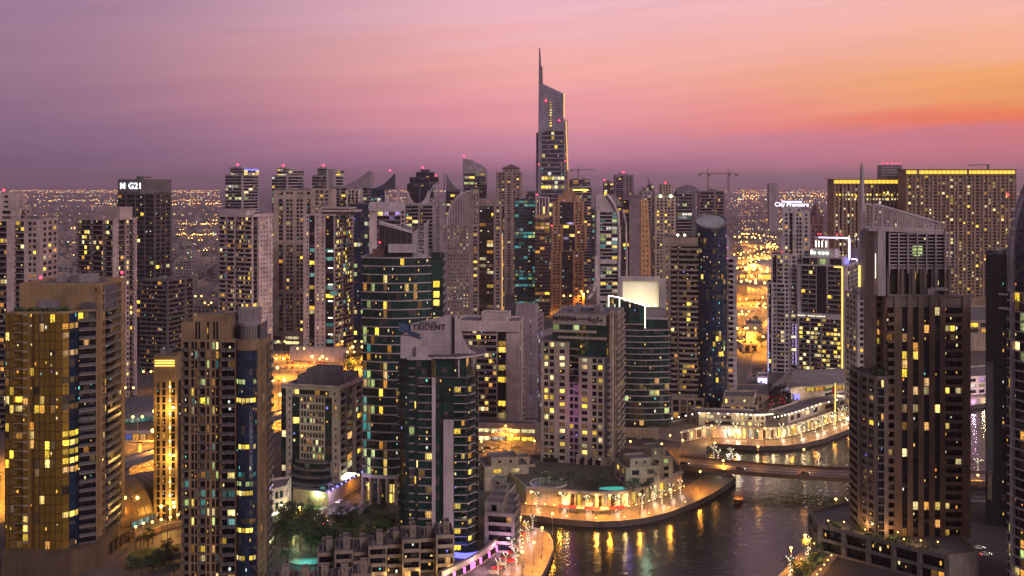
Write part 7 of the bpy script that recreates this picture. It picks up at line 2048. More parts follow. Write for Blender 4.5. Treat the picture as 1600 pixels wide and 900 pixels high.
# ------------------------------------------------------------------ lamps
LAMPG = 'street lamps with orange light'
def make_lamp():
    r = empty('street_lamp', (0, 0, 0))
    mb = MB(); mb.tube((0, 0, 0), (0, 0, 8.4), .13, .08, METAL, 6); mb.tube((0, 0, 0), (0, 0, .9), .24, .2, METAL, 6); mb.build('pole', r)
    mb = MB(); mb.tube((0, 0, 8.4), (0, 0, 8.7), .35, .35, METAL, 8); mb.build('collar', r)
    mb = MB(); mb.ball((0, 0, 9.15), .52, glow('sodium_bulb', (1, .55, .12), 9), 10, 8); mb.build('globe', r)
    mb = MB(); mb.tube((0, 0, 9.6), (0, 0, 9.85), .3, .06, METAL, 8); mb.build('cap', r)
    return r
LP = [make_lamp()]
used = [0]
def lamp(x, y, label, energy=3400, z=0.0, group=LAMPG, col=(1, .37, .035)):
    if used[0] == 0: o = LP[0]
    else: o = copy_tree(LP[0])
    used[0] += 1
    o.location = (x, y, z); tag(o, label, 'street lamp', group)
    PEND.append((o, energy, col))
    return o
PEND = []
for px, py in ((813, 842), (847, 860), (834, 884), (816, 900), (863, 836)): lamp(*gp(px, py), 'orange street lamp on the promenade spit at the bottom of the inlet', 17000)
for px, py in ((790, 803), (830, 800), (875, 802), (932, 806), (953, 806), (1000, 804), (1047, 796), (1094, 766), (1130, 748)): lamp(*gp(px, py), 'orange street lamp on the promenade below the curved podium', 18000)
for px, py in ((1112, 690), (1150, 692), (1195, 694), (1238, 692), (1275, 685), (1305, 673), (1328, 663)): lamp(*gp(px, py), 'orange street lamp on the far promenade by the white pavilion', 10000)
for px, py in ((1333, 790), (1306, 812), (1258, 872), (1282, 846), (1236, 893)): lamp(*gp(px, py), 'orange street lamp on the right bank promenade beside the brown pier tower', 20000)
for i in range(1, len(BR), 3):
    for s_ in (9.3,): q = offset(BR, s_)[i]; lamp(*q, 'orange street lamp along the far railing of the road bridge', 5000, 6.0)
for px, py in ((985, 716), (1047, 706), (1034, 720), (895, 722)): lamp(*gp(px, py), 'orange street lamp on the street behind the pinkish hotel tower', 9000)
for px, py in ((468, 826), (505, 808), (560, 772)): lamp(*gp(px, py), 'orange street lamp on the street below the stone hotel block', 4500)
for px, py in ((800, 706), (770, 700), (835, 715), (752, 716), (790, 690)): lamp(*gp(px, py), 'orange street lamp on the curving street behind the terrace houses', 15000)
for px, py in ((1500, 770), (1528, 772), (1560, 772)): lamp(*gp(px, py), 'orange street lamp on the street right of the brown pier tower', 9000)
for px, py in ((212, 858), (224, 852), (238, 850), (252, 846), (266, 842), (278, 838)): lamp(*gp(px, py), 'orange street lamp in the dark forecourt left of the brown stone tower', 1100)
# low bollard lights along the quays
def make_bollard():
    r = empty('bollard_light', (0, 0, 0))
    mb = MB(); mb.tube((0, 0, 0), (0, 0, .9), .14, .12, METAL, 6); mb.build('post', r)
    mb = MB(); mb.ball((0, 0, 1.1), .26, glow('bollard_glow', (1, .58, .16), 7), 6, 5); mb.build('globe', r)
    return r
BO = make_bollard(); bo = [0]
def bollards(path, d, step, where):
    p = offset(smooth(path, 1), d); acc = 0
    for a, c in zip(p, p[1:]):
        L = math.dist(a, c); t = acc
        while t < L:
            o = BO if bo[0] == 0 else copy_tree(BO); bo[0] += 1
            o.location = (a[0] + (c[0] - a[0]) * t / L, a[1] + (c[1] - a[1]) * t / L, 0.02); tag(o, 'low golden bollard light along the ' + where, 'bollard light', 'bollard lights along the quays'); t += step
        acc = t - L
bollards(QN[3:10], 12.5, 5, 'promenade spit at the bottom'); bollards(QN[12:23], 15.5, 4.5, 'foot of the curved cream podium'); bollards(QN[28:-3], 15.5, 5, 'foot of the white pavilion'); bollards(QN[13:22], 2.2, 13, 'quay edge below the curved podium')
bollards(QS[3:7], -3, 7, 'right bank beside the brown pier tower'); bollards(QS[3:6], -12.5, 6, 'planted side of the right bank path')
# tall highway masts
def make_mast():
    r = empty('highway_lamp', (0, 0, 0))
    mb = MB(); mb.tube((0, 0, 0), (0, 0, 14), .2, .1, METAL, 6); mb.build('pole', r)
    mb = MB(); mb.tube((0, 0, 14), (2.4, 0, 14.5), .09, .07, METAL, 5); mb.tube((0, 0, 14), (-2.4, 0, 14.5), .09, .07, METAL, 5); mb.build('arm', r)
    for s_ in (-1, 1):
        mb = MB(); mb.ball((2.7 * s_, 0, 14.35), .7, glow('sodium_head', (1, .55, .10), 10), 8, 6); mb.build('lamp_head', r)
    return r
MST = make_mast(); nm = [0]
def mast(x, y, label, energy, s_=1.0):
    o = MST if nm[0] == 0 else copy_tree(MST)
    nm[0] += 1
    o.location = (x, y, 0); o.scale = (s_, s_, s_); tag(o, label, 'street lamp', 'tall masts along the highway')
    PEND2.append((o, energy, s_))
PEND2 = []
def vis_ground(x, y):
    px = 800 + F * x / y; py = YH + F * H / y
    if not (-10 < px < 1610 and py < 905): return False
    for (a, b_, t_, d) in OCC:
        if d < y and a < px < b_ and py > t_ and py < YH + F * H / d: return False
    return True
for yy in range(520, 2300, 48):
    for off_ in (-38, 0, 38):
        mast(hx(yy) + off_, yy, 'tall double-armed highway mast in the rows running to the horizon', 200000, 1.4) if vis_ground(hx(yy) + off_, yy - 15) or vis_ground(hx(yy) + off_, yy) else None
rg = random.Random(21)
for k in range(44):
    px = rg.uniform(1150, 1218); py = 382 + 180 * rg.random() ** 1.3
    x, y = gp(px, py); mast(x, y, 'tall double-armed mast in the orange-lit interchange right of the dark cylinder tower', 170000 if py < 480 else 70000, 2.0 if py < 480 else 1.3)
for px, py in ((437, 590), (470, 572), (505, 590), (548, 578), (560, 560), (440, 560), (530, 560)): mast(*gp(px, py), 'double-armed mast in the bright car park below the pinkish white tower', 90000)
for px, py in ((202, 640), (230, 612), (215, 690), (205, 830), (262, 845)): mast(*gp(px, py), 'double-armed mast in the yards left of the strip-lit tower', 9000)
for px, py in ((290, 470), (310, 488), (280, 505), (325, 500), (300, 450), (1240, 470), (1225, 440)): mast(*gp(px, py), 'double-armed mast on the plain between the far houses', 15000, 1.3)
# other masts off the highway in the distance, near enough to be told apart
for k in range(70):
    d = rg.uniform(1700, 3600); px = rg.choice((rg.uniform(60, 345), rg.uniform(1150, 1305)))
    x = xat(px, d); mast(x, d, 'distant lamp mast among the low houses of the plain', 0, d / 1900)

# ------------------------------------------------------------------ palms, trees
def make_palm(lit_up=True, seed=0):
    rg = random.Random(seed)
    r = empty('palm_tree', (0, 0, 0))
    h = 6.2
    TR = plain('palm_bark', (.16, .115, .075), .85)
    mb = MB()
    for k in range(6): mb.tube((.04 * math.sin(k), 0, h * k / 6), (.04 * math.sin(k + 1), 0, h * (k + 1) / 6), .26 - .015 * k, .25 - .015 * k, TR, 7)
    mb.build('trunk', r)
    mb = MB(); stems = MB()
    for k in range(20):
        a = 2 * PI * k / 20 + rg.uniform(-.15, .15); el = rg.uniform(.25, 1.25); ln = rg.uniform(2.6, 3.5)
        d = Vector((math.cos(a), math.sin(a), 0)); side = Vector((-d.y, d.x, 0))
        pts = []
        for j in range(7):
            f = j / 6
            pts.append(Vector((0, 0, h)) + d * (ln * f * math.cos(el * (1 - .5 * f))) + Vector((0, 0, ln * (math.sin(el) * f - .95 * f * f))))
        for j in range(6):
            p, q = pts[j], pts[j + 1]
            for s_ in (-1, 1):
                for t in (0.0, .5):
                    b0 = p.lerp(q, t); w = .75 * (1 - .6 * j / 6)
                    tip = b0 + side * s_ * w + (q - p) * .8 + Vector((0, 0, -.28))
                    mb.poly([tuple(b0), tuple(p.lerp(q, min(1, t + .38))), tuple(tip)], LEAFM[(k + j) % 3])
        if k % 2 == 0:
            for j in range(3): stems.tube(pts[j], pts[j + 1], .10, .08, PALML, 4)
    mb.build('crown', r)
    if lit_up:
        w = MB()
        for k in range(34):
            a0 = k * .9; z0 = .3 + (h - .3) * k / 34
            w.tube((.30 * math.cos(a0), .30 * math.sin(a0), z0), (.30 * math.cos(a0 + .9), .30 * math.sin(a0 + .9), z0 + h / 34), .075, .075, PALML, 4)
        # glowing tubes stand in for uplit frond bases, making the Y
        for s_ in (-1, 1):
            w.tube((0, 0, h - .6), (1.5 * s_, 0, h + 1.0), .14, .1, PALML, 5); w.tube((0, 0, h - .6), (0, 1.4 * s_, h + .9), .14, .1, PALML, 5)
        o = w.build('rope_and_glow', r)
    return r
PALML = glow('palm_rope_glow', (1.0, .80, .56), 2.4)
PL = [make_palm(True, 1), make_palm(True, 2)]; PD = [make_palm(False, 3)]
pu = {}
def palm(x, y, label, lit_up=True, s_=1.0, z=0.0, i=0, light=900, col=(1, .78, .55)):
    src = (PL if lit_up else PD)[i % (2 if lit_up else 1)]
    o = src if src.name not in pu else copy_tree(src)
    pu[src.name] = 1
    o.location = (x, y, z); o.rotation_euler = (0, 0, rnd() * 6); o.scale = (s_, s_, s_)
    tag(o, label, 'palm tree', 'palms wrapped in white lights' if lit_up else 'unlit palms')
    if lit_up and light: PEND3.append((x, y, z, light, col))
PEND3 = []
for i, (px, py) in enumerate(((838, 793), (879, 794), (917, 800), (962, 801), (1003, 797), (1034, 790), (1049, 780), (1063, 774), (1020, 784))): palm(*gp(px, py), 'palm with white light rope on the promenade below the curved cream podium', True, 1.0, i=i, light=700)
for i, (px, py) in enumerate(((1123, 682), (1149, 685), (1185, 687), (1221, 686), (1252, 684), (1274, 678), (1285, 673), (1302, 666), (1313, 661), (1320, 658), (1327, 654))): palm(*gp(px, py), 'palm with white light rope on the far promenade in front of the white pavilion', True, 1.25, i=i, light=1100)
for i, (px, py) in enumerate(((822, 838), (832, 828), (812, 852), (800, 866), (806, 884), (790, 890), (778, 900), (826, 848))): palm(*gp(px, py), 'palm with white light rope along the promenade spit at the bottom', True, .9, i=i, light=500, col=(1, .75, .8))
for i, (px, py) in enumerate(((1115, 722), (1122, 728), (1142, 726), (1145, 735))): palm(*gp(px, py), 'palm with white light rope on the bank beside the yellow-lit restaurant by the bridge', True, 1.2, i=i, light=1200)
for i, (px, py) in enumerate(((1326, 806), (1314, 818), (1262, 870), (1234, 902))): palm(*gp(px, py), 'palm with white light rope on the right bank beside the brown pier tower', True, 1.1, i=i, light=1200)
palm(*gp(1528, 746), 'single lit palm in the gap right of the brown pier tower', True, 1.3)
rg = random.Random(5)
for k in range(26):
    px, py = rg.choice(((936, 756), (900, 758), (990, 768), (940, 760), (1030, 757), (850, 762), (880, 762))); px += rg.uniform(-14, 14); py += rg.uniform(-4, 3)
    palm(*gp(px, py, 7.5), 'dark unlit palm on the podium terrace of the pinkish hotel', False, rg.uniform(.7, 1.0), z=7.5)
for k in range(14):
    px = rg.uniform(1165, 1240); py = rg.uniform(618, 650); palm(*gp(px, py), 'dark unlit palm in the car park behind the white pavilion', False, rg.uniform(.9, 1.3))
for k in range(9):
    px = rg.uniform(440, 600); py = rg.uniform(830, 862); palm(*gp(px, py), 'dark unlit palm in the garden left of the bowed green tower', False, rg.uniform(1.0, 1.6))
def make_tree(seed):
    rg = random.Random(seed); r = empty('garden_tree', (0, 0, 0))
    TR = plain('tree_bark', (.09, .065, .045), .9)
    mb = MB(); mb.tube((0, 0, 0), (0, 0, 3), .32, .22, TR, 7)
    tips = []
    for k in range(7):
        a = k * .9 + rg.random(); e = Vector((math.cos(a) * rg.uniform(1.2, 2.6), math.sin(a) * rg.uniform(1.2, 2.6), rg.uniform(4.4, 7.2))); mb.tube((0, 0, 2.6), e, .16, .05, TR, 5); tips.append(e)
    mb.build('trunk', r)
    mb = MB()
    for e in tips:
        for c in range(5):
            cc = e + Vector((rg.gauss(0, .9), rg.gauss(0, .9), rg.gauss(.2, .6)))
            mt = LEAFM[rg.choice((0, 1, 1, 2))]
            for q in range(26):
                p = cc + Vector((rg.gauss(0, .55), rg.gauss(0, .55), rg.gauss(0, .42))); u = Vector((rg.gauss(0, 1), rg.gauss(0, 1), rg.gauss(0, 1))).normalized() * rg.uniform(.18, .34); v = u.orthogonal().normalized() * u.length * .6
                mb.quad(tuple(p - u), tuple(p - v), tuple(p + u), tuple(p + v), mt)
    mb.build('crown', r); return r
TREES = [make_tree(k) for k in range(3)]; tu = [0]
def tree(x, y, label, s_=1.0, z=0.0):
    i = tu[0]; tu[0] += 1
    o = TREES[i] if i < 3 else copy_tree(TREES[i % 3])
    o.location = (x, y, z); o.rotation_euler = (0, 0, rnd() * 6); o.scale = (s_, s_, s_ * rnd() * .2 + s_ * .9); tag(o, label, 'tree', 'garden trees')
for k in range(58):
    px = rg.uniform(424, 605); py = rg.uniform(822, 884)
    if 455 < px < 505 and py > 866: continue
    tree(*gp(px, py), 'dark leafy tree in the garden between the brown tower and the bowed green tower', rg.uniform(.8, 1.45))
for k in range(12): tree(*gp(rg.uniform(1160, 1240), rg.uniform(612, 630)), 'leafy tree beside the foot of the white stepped tower', rg.uniform(.8, 1.2))
for k in range(10): tree(*gp(rg.uniform(540, 570), rg.uniform(560, 592)), 'leafy tree at the edge of the bright car park', rg.uniform(.9, 1.4))
for k in range(10): tree(*gp(rg.uniform(196, 284), rg.uniform(786, 815)), 'leafy tree on the lawn below the strip-lit tower', rg.uniform(.6, .9))
for k in range(8): tree(*gp(rg.uniform(1165, 1215), rg.uniform(520, 545)), 'leafy tree behind the low white buildings in the orange-lit yard', rg.uniform(1.2, 1.8))
for k in range(10): tree(*gp(rg.uniform(1330, 1350), rg.uniform(800, 822)), 'leafy tree on the right bank by the brown pier tower', rg.uniform(.6, .9))
roof_pool('teal lit garden pool among the dark trees', 482, 878, 0.1, 7, 3.5, .35)
lamp_light(None, (*gp(478, 880), 3), 1800, (.2, 1, .8), spot=False); lamp_light(None, (*gp(462, 858), 3), 1500, (.8, 1, .4), spot=False); lamp_light(None, (*gp(525, 862), 2.0), 1500, (.8, 1, .5), spot=False)
lamp_light(None, (*gp(588, 850), 5), 3500, (1, .8, .2), spot=False); lamp_light(None, (*gp(604, 855), 4), 2500, (1, .8, .4), spot=False)

for k in range(16): tree(*gp(rg.uniform(203, 282), rg.uniform(852, 900)), 'leafy tree in the dark forecourt between the gold tower and the brown stone tower', rg.uniform(.5, .85))
for k in range(22):
    f = rg.random(); px = 1238 + 62 * f + rg.uniform(-4, 14); py = 905 - 58 * f + rg.uniform(-6, 8); tree(*gp(px, py), 'leafy tree on the planted strip of the right bank path', rg.uniform(.35, .6))
for k in range(16):
    px, py = rg.choice(((875, 758), (910, 760), (945, 762), (985, 770), (1010, 764), (830, 764), (925, 768))); tree(*gp(px + rg.uniform(-12, 12), py + rg.uniform(-3, 3), 7.5), 'small leafy tree on the terrace of the curved podium', rg.uniform(.3, .55), 7.5)
def low_wall(label, pts, h):
    p = smooth([gp(*q) for q in pts], 1); r = simple('garden_wall', label, 'wall', (*p[0], 0)); mb = MB(); a = [(q[0] - p[0][0], q[1] - p[0][1]) for q in p]; b_ = offset(a, .6)
    for i in range(len(a) - 1):
        mb.quad((*a[i], 0), (*a[i + 1], 0), (*a[i + 1], h), (*a[i], h), CREAM); mb.quad((*a[i], h), (*a[i + 1], h), (*b_[i + 1], h), (*b_[i], h), CREAM); mb.quad((*b_[i + 1], 0), (*b_[i], 0), (*b_[i], h), (*b_[i + 1], h), CREAM)
    mb.build('wall', r)
low_wall('low cream garden wall below the strip-lit tower', [(200, 846), (235, 836), (262, 826), (284, 822)], 2.2)
low_wall('low cream garden wall along the forecourt lawn, nearer the bottom edge', [(196, 886), (230, 884), (262, 874), (286, 868)], 1.6)
# ------------------------------------------------------------------ cars, parasols, people, boat
def make_car(paint, seed=0):
    r = empty('parked_car', (0, 0, 0))
    pm = plain('car_paint', paint, .25, .1); gm = plain('car_glass', (.02, .022, .025), .08); ty = plain('tyre', (.02, .02, .02), .8)
    mb = MB()
    prof = [(-2.2, .35), (2.2, .35), (2.25, .75), (1.2, .95), (-1.7, 1.0), (-2.2, .9)]
    mb.slab_xz(prof, -.86, .86, pm)
    mb.slab_xz([(-1.55, .98), (1.1, .94), (.35, 1.42), (-1.0, 1.44)], -.70, .70, pm); mb.build('body', r)
    mb = MB(); mb.slab_xz([(-1.4, 1.02), (.98, .98), (.33, 1.36), (-.98, 1.38)], -.73, .73, gm); mb.build('window', r)
    for x in (-1.35, 1.35):
        for y in (-.8, .8): mb = MB(); mb.tube((x, y - .1, .32), (x, y + .1, .32), .32, .32, ty, 10); mb.build('wheel', r)
    for y in (-.6, .6):
        mb = MB(); mb.box(2.18, y - .2, .6, 2.3, y + .2, .78, glow('headlight', (1, .92, .7), 8)); mb.build('headlight', r)
        mb = MB(); mb.box(-2.28, y - .2, .65, -2.18, y + .2, .82, glow('taillight', (1, .03, .02), 5)); mb.build('taillight', r)
    return r
CARP = [('white', (.6, .6, .6)), ('black', (.02, .02, .022)), ('silver', (.32, .32, .34)), ('dark red', (.22, .02, .02))]
CARS = [make_car(c) for n_, c in CARP]; cu = [0]
def car(x, y, rz, where, z=0.0, kind=None):
    i = random.randrange(4) if kind is None else kind
    if cu[0] < 4: i = cu[0]; o = CARS[i]
    else: o = copy_tree(CARS[i])
    cu[0] += 1
    o.location = (x, y, z); o.rotation_euler = (0, 0, rz); tag(o, CARP[i][0] + ' car ' + where, 'car', 'cars on the streets and car parks')
p_ = STREETS['street_hotel'][0]; p_ = smooth(p_, 2)
for k in range(4, len(p_) - 2):
    for off_ in (-3.8, 3.6):
        if rnd() < .55:
            q = offset(p_, off_)[k]; a = Vector(p_[k + 1]) - Vector(p_[k]); car(*q, math.atan2(a.y, a.x) + (PI if off_ > 0 else 0), 'on the street below the stone hotel block', .03)
for k in range(2, len(BR) - 1, 4):
    q = offset(BR, -4 if k % 8 else 4)[k]; a = Vector(BR[k + 1]) - Vector(BR[k]); car(*q, math.atan2(a.y, a.x), 'driving over the road bridge', 6.03)
d_ = Vector((.48, 1)).normalized()
for k in range(46):
    yy = rg.uniform(560, 1200) if k < 26 else rg.uniform(1500, 2100); off_ = rg.choice((-30.5, -26.5, -19, 19, 26.5, 30.5)); x = hx(yy) + off_
    if vis_ground(x, yy): car(x, yy, math.atan2(d_.y, d_.x) + (PI if off_ < 0 else 0), 'on the orange-lit highway', .03)
# the bright car park: rows of parked cars
for row, py in enumerate((556, 562, 568, 575, 583)):
    for k in range(15):
        px = 432 + 8.4 * k + rg.uniform(-1, 1)
        if rnd() < .78: car(*gp(px, py), PI / 2 + .3, 'parked in the bright car park below the pinkish white tower', .05)
for row, py in enumerate((622, 628, 634)):
    for k in range(7):
        if rnd() < .8: car(*gp(1205 + 4.3 * k - row * 2, py - k * .8), .9, 'parked in the rows behind the white pavilion', .03)
for row, py in enumerate((470, 478, 486)):
    for k in range(5):
        if rnd() < .8: car(*gp(1160 + 9 * k, py), .4, 'parked in the orange-lit yard right of the dark cylinder tower', .05)
for px, py in ((1135, 602), (1147, 599), (1168, 606), (1178, 588), (1196, 580), (1130, 610)): car(*gp(px, py), .6, 'on the violet-lit inner street', .05)
for px, py in ((203, 636), (214, 634), (224, 632), (235, 630), (232, 622), (220, 624)): car(*gp(px, py), .3, 'parked in the lit yard beside the grey station shell', .05)
for px, py in ((1512, 862), (1520, 870), (1530, 858), (1540, 868)): car(*gp(px, py), .2, 'parked in the dark yard right of the brown pier tower', .03)

def make_parasol(col):
    r = empty('parasol', (0, 0, 0))
    mb = MB(); mb.tube((0, 0, 0), (0, 0, 2.9), .05, .05, METAL, 5); mb.tube((0, 0, 0), (0, 0, .12), .4, .4, CONC, 8); mb.build('pole', r)
    mb = MB(); c = plain('parasol_cloth', col, .7)
    for k in range(8):
        a0, a1 = 2 * PI * k / 8, 2 * PI * (k + 1) / 8
        p = [(2.0 * math.cos(a), 2.0 * math.sin(a), 2.35) for a in (a0, a1)]
        mb.poly([p[0], p[1], (0, 0, 2.95)], c); mb.quad(p[0], (p[0][0], p[0][1], 2.12), (p[1][0], p[1][1], 2.12), p[1], c)
    mb.build('canopy', r); return r
PAR = [make_parasol((.55, .02, .04)), make_parasol((.62, .56, .48))]; pc = [0, 0]
def parasol(x, y, i, label):
    o = PAR[i] if pc[i] == 0 else copy_tree(PAR[i]); pc[i] += 1
    o.location = (x, y, 0); tag(o, label, 'parasol', 'parasols on the waterside terraces')
fr_ = smooth(offset(pth, 12.5), 1)
for k in range(4, 12):
    for t in (.2, .7):
        q = Vector(fr_[k]).lerp(Vector(fr_[k + 1]), t); parasol(q.x, q.y, 0 if k % 3 else 1, ('red' if k % 3 else 'cream') + ' parasol on the cafe terrace below the curved podium')
for k in range(9):
    px, py = ((795, 872), (801, 862), (789, 880), (783, 889), (776, 896), (806, 852), (812, 842), (770, 903), (797, 884))[k]
    parasol(*gp(px, py), k % 2, ('cream', 'red')[1 - k % 2] + ' parasol along the bottom promenade by the curved wall')
# tables of light along the terraces
def person_mesh():
    me = bpy.data.meshes.new('person')
    v = [(0, 0, .95), (0, 0, 1.2), (0, 0, 1.42), (0, 0, 1.52), (0, .02, 1.66), (.1, 0, .9), (.12, .08, .5), (.12, .02, .05), (.12, .16, .04), (-.1, 0, .9), (-.12, -.1, .5), (-.12, -.2, .05), (-.12, -.06, .04), (.2, 0, 1.40), (.26, -.05, 1.12), (.25, .08, .88), (-.2, 0, 1.40), (-.26, .05, 1.12), (-.25, .14, .9)]
    e = [(0, 1), (1, 2), (2, 3), (3, 4), (0, 5), (5, 6), (6, 7), (7, 8), (0, 9), (9, 10), (10, 11), (11, 12), (2, 13), (13, 14), (14, 15), (2, 16), (16, 17), (17, 18)]
    rad = [.15, .15, .15, .06, .11, .10, .07, .05, .04, .10, .07, .05, .04, .07, .05, .04, .07, .05, .04]
    me.from_pydata(v, e, [])
    o = bpy.data.objects.new('person', me); COL.objects.link(o)
    md = o.modifiers.new('skin', 'SKIN'); ss = o.modifiers.new('smooth', 'SUBSURF'); ss.levels = 1
    for i, q in enumerate(me.skin_vertices[0].data): q.radius = (rad[i], rad[i] * .85); q.use_root = (i == 0)
    dg = bpy.context.evaluated_depsgraph_get()
    out = bpy.data.meshes.new_from_object(o.evaluated_get(dg), depsgraph=dg)
    bpy.data.objects.remove(o)
    return out
PM = person_mesh(); PCOL = [('dark', (.03, .03, .04)), ('white', (.5, .48, .45)), ('red', (.3, .03, .03)), ('blue', (.04, .07, .2))]
PMS = []
for n_, c in PCOL:
    m2 = PM.copy(); m2.materials.clear(); m2.materials.append(plain('clothing', c, .85)); PMS.append(m2)
def person(x, y, where):
    i = random.randrange(4); o = bpy.data.objects.new('person', PMS[i]); COL.objects.link(o); o.location = (x, y, 0.02); o.rotation_euler = (0, 0, rnd() * 6.3)
    tag(o, 'person in %s clothes walking %s' % (PCOL[i][0], where), 'person', 'people on the promenades')
for px, py in ((848, 868), (846, 874), (822, 886), (818, 889), (858, 848), (832, 896), (840, 880)): person(*gp(px, py), 'on the promenade spit at the bottom of the inlet')
for px, py in ((920, 803), (926, 803), (932, 804), (1008, 800), (1012, 800), (1063, 787), (1083, 767), (1068, 783), (822, 799), (846, 800), (1110, 751), (888, 801)): person(*gp(px, py), 'on the promenade below the curved podium')
for px, py in ((1168, 693), (1172, 693), (1215, 691), (1247, 689), (1290, 678), (1298, 675)): person(*gp(px, py), 'on the far promenade by the white pavilion')
for px, py in ((1300, 822), (1286, 835), (1262, 862), (1250, 878)): person(*gp(px, py), 'on the right bank promenade')
def boat():
    x, y = gp(1154, 782, -2.3)
    r = simple('wooden_boat', 'small wooden dhow with a lit canopy sailing on the canal below the bridge', 'boat', (x, y, -2.3), R(68))
    W = plain('boat_wood', (.17, .085, .035), .6)
    mb = MB(); n = 12
    def sec(i):
        f = i / n; L = 13 * (f - .5); w = 2.1 * math.sin(PI * min(.97, .18 + .82 * f)) ** .7 if f > .5 else 1.4 + .8 * math.sin(PI * f); sh = 1.2 + 1.3 * abs(2 * f - .9) ** 2.2
        return [(L, -w, sh), (L, -w * .75, .2), (L, 0, -.4), (L, w * .75, .2), (L, w, sh)]
    for i in range(n):
        a, c = sec(i), sec(i + 1)
        for k in range(4): mb.quad(a[k], c[k], c[k + 1], a[k + 1], W)
        mb.quad((a[0][0], a[0][1], 1.0), (a[4][0], a[4][1], 1.0), (c[4][0], c[4][1], 1.0), (c[0][0], c[0][1], 1.0), W)
    mb.poly(sec(0), W); mb.poly(sec(n), W); mb.build('hull', r)
    mb = MB(); mb.box(-4.5, -1.8, 3.3, 3.0, 1.8, 3.5, wall((.4, .3, .2), .7, False)); mb.build('canopy', r)
    for xx in (-4.3, -.7, 2.8):
        for yy in (-1.7, 1.7): mb = MB(); mb.tube((xx, yy, 1), (xx, yy, 3.3), .07, .07, W, 5); mb.build('post', r)
    mb = MB(); mb.tube((6.2, 0, 1.8), (8.2, 0, 3.6), .16, .08, W, 6); mb.build('prow', r)
    for xx in (-3, 0, 2): mb = MB(); mb.ball((xx, 0, 3.05), .2, glow('boat_lamp', (1, .5, .12), 8), 6, 5); mb.build('lamp', r)
    lamp_light(r, (0, 0, 2.6), 700, (1, .5, .15), spot=False)
boat()
def flag():
    x, y = gp(1305, 664); r = simple('flagpole', 'lit white flagpole with a red, green, white and black flag by the white pavilion', 'flagpole', (x, y, 0))
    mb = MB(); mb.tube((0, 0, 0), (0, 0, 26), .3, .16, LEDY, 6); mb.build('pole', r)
    mb = MB()
    cs = [plain('flag_green', (.02, .2, .06)), plain('flag_white', (.6, .6, .6)), plain('flag_black', (.02, .02, .02)), plain('flag_red', (.5, .02, .03))]
    def fp_(u, v): return (-.3 - 6 * u, .5 * math.sin(u * 6), 23.5 - 4.2 * v - 1.2 * u)
    for k in range(8):
        for j in range(3):
            m2 = cs[3] if k < 2 else cs[j]
            mb.quad(fp_(k / 8, (j + 1) / 3), fp_((k + 1) / 8, (j + 1) / 3), fp_((k + 1) / 8, j / 3), fp_(k / 8, j / 3), m2)
    mb.build('flag', r)
flag()

# ------------------------------------------------------------------ the plain: far houses and lights
def plain_houses():
    rg = random.Random(77); mb = MB(); ms = [wall((.26, .22, .22), .85, False), wall((.20, .175, .18), .85, False), wall((.32, .28, .27), .85, False)]
    for k in range(5200):
        d = 1250 * math.exp(rg.random() * 1.75); px = rg.uniform(-120, 1720); x = xat(px, d)
        if abs(x - hx(d)) < 75 or (d < 2000 and 880 > px > 440): continue
        if d < 1400 and (px > 1150): continue
        if d < 2050 and 1140 < px < 1225: continue
        if d < 1330 and px > 330: continue
        w = rg.uniform(9, 24); l = rg.uniform(9, 22); h = rg.choice((4, 6, 7, 7, 9, 14)) * rg.uniform(.8, 1.2)
        m2 = ms[k % 3]; mb.box(x, d, 0, x + w, d + l, h, m2); mb.box(x + w * .2, d + l * .2, h, x + w * .6, d + l * .7, h + 2.4, m2)
    tag(mb.build('low_rise_houses'), kind='stuff')
plain_houses()
def far_trees():
    rg = random.Random(78); mb = MB()
    for k in range(2600):
        d = 1300 * math.exp(rg.random() * 1.6); px = rg.uniform(-60, 360) if rg.random() < .6 else rg.uniform(1140, 1320); x = xat(px, d)
        if abs(x - hx(d)) < 60: continue
        if 1130 < px and d < 2100: continue
        s_ = rg.uniform(2.5, 6)
        for q in range(9):
            p = Vector((x + rg.gauss(0, s_ * .5), d + rg.gauss(0, s_ * .5), s_ * rg.uniform(.5, 1.3))); u = Vector((rg.gauss(0, 1), rg.gauss(0, 1), rg.gauss(0, 1))).normalized() * s_ * .4; v = u.orthogonal().normalized() * s_ * .35
            mb.quad(tuple(p - u), tuple(p - v), tuple(p + u), tuple(p + v), LEAFM[k % 3])
    tag(mb.build('far_vegetation'), kind='stuff')
far_trees()
FARL = []
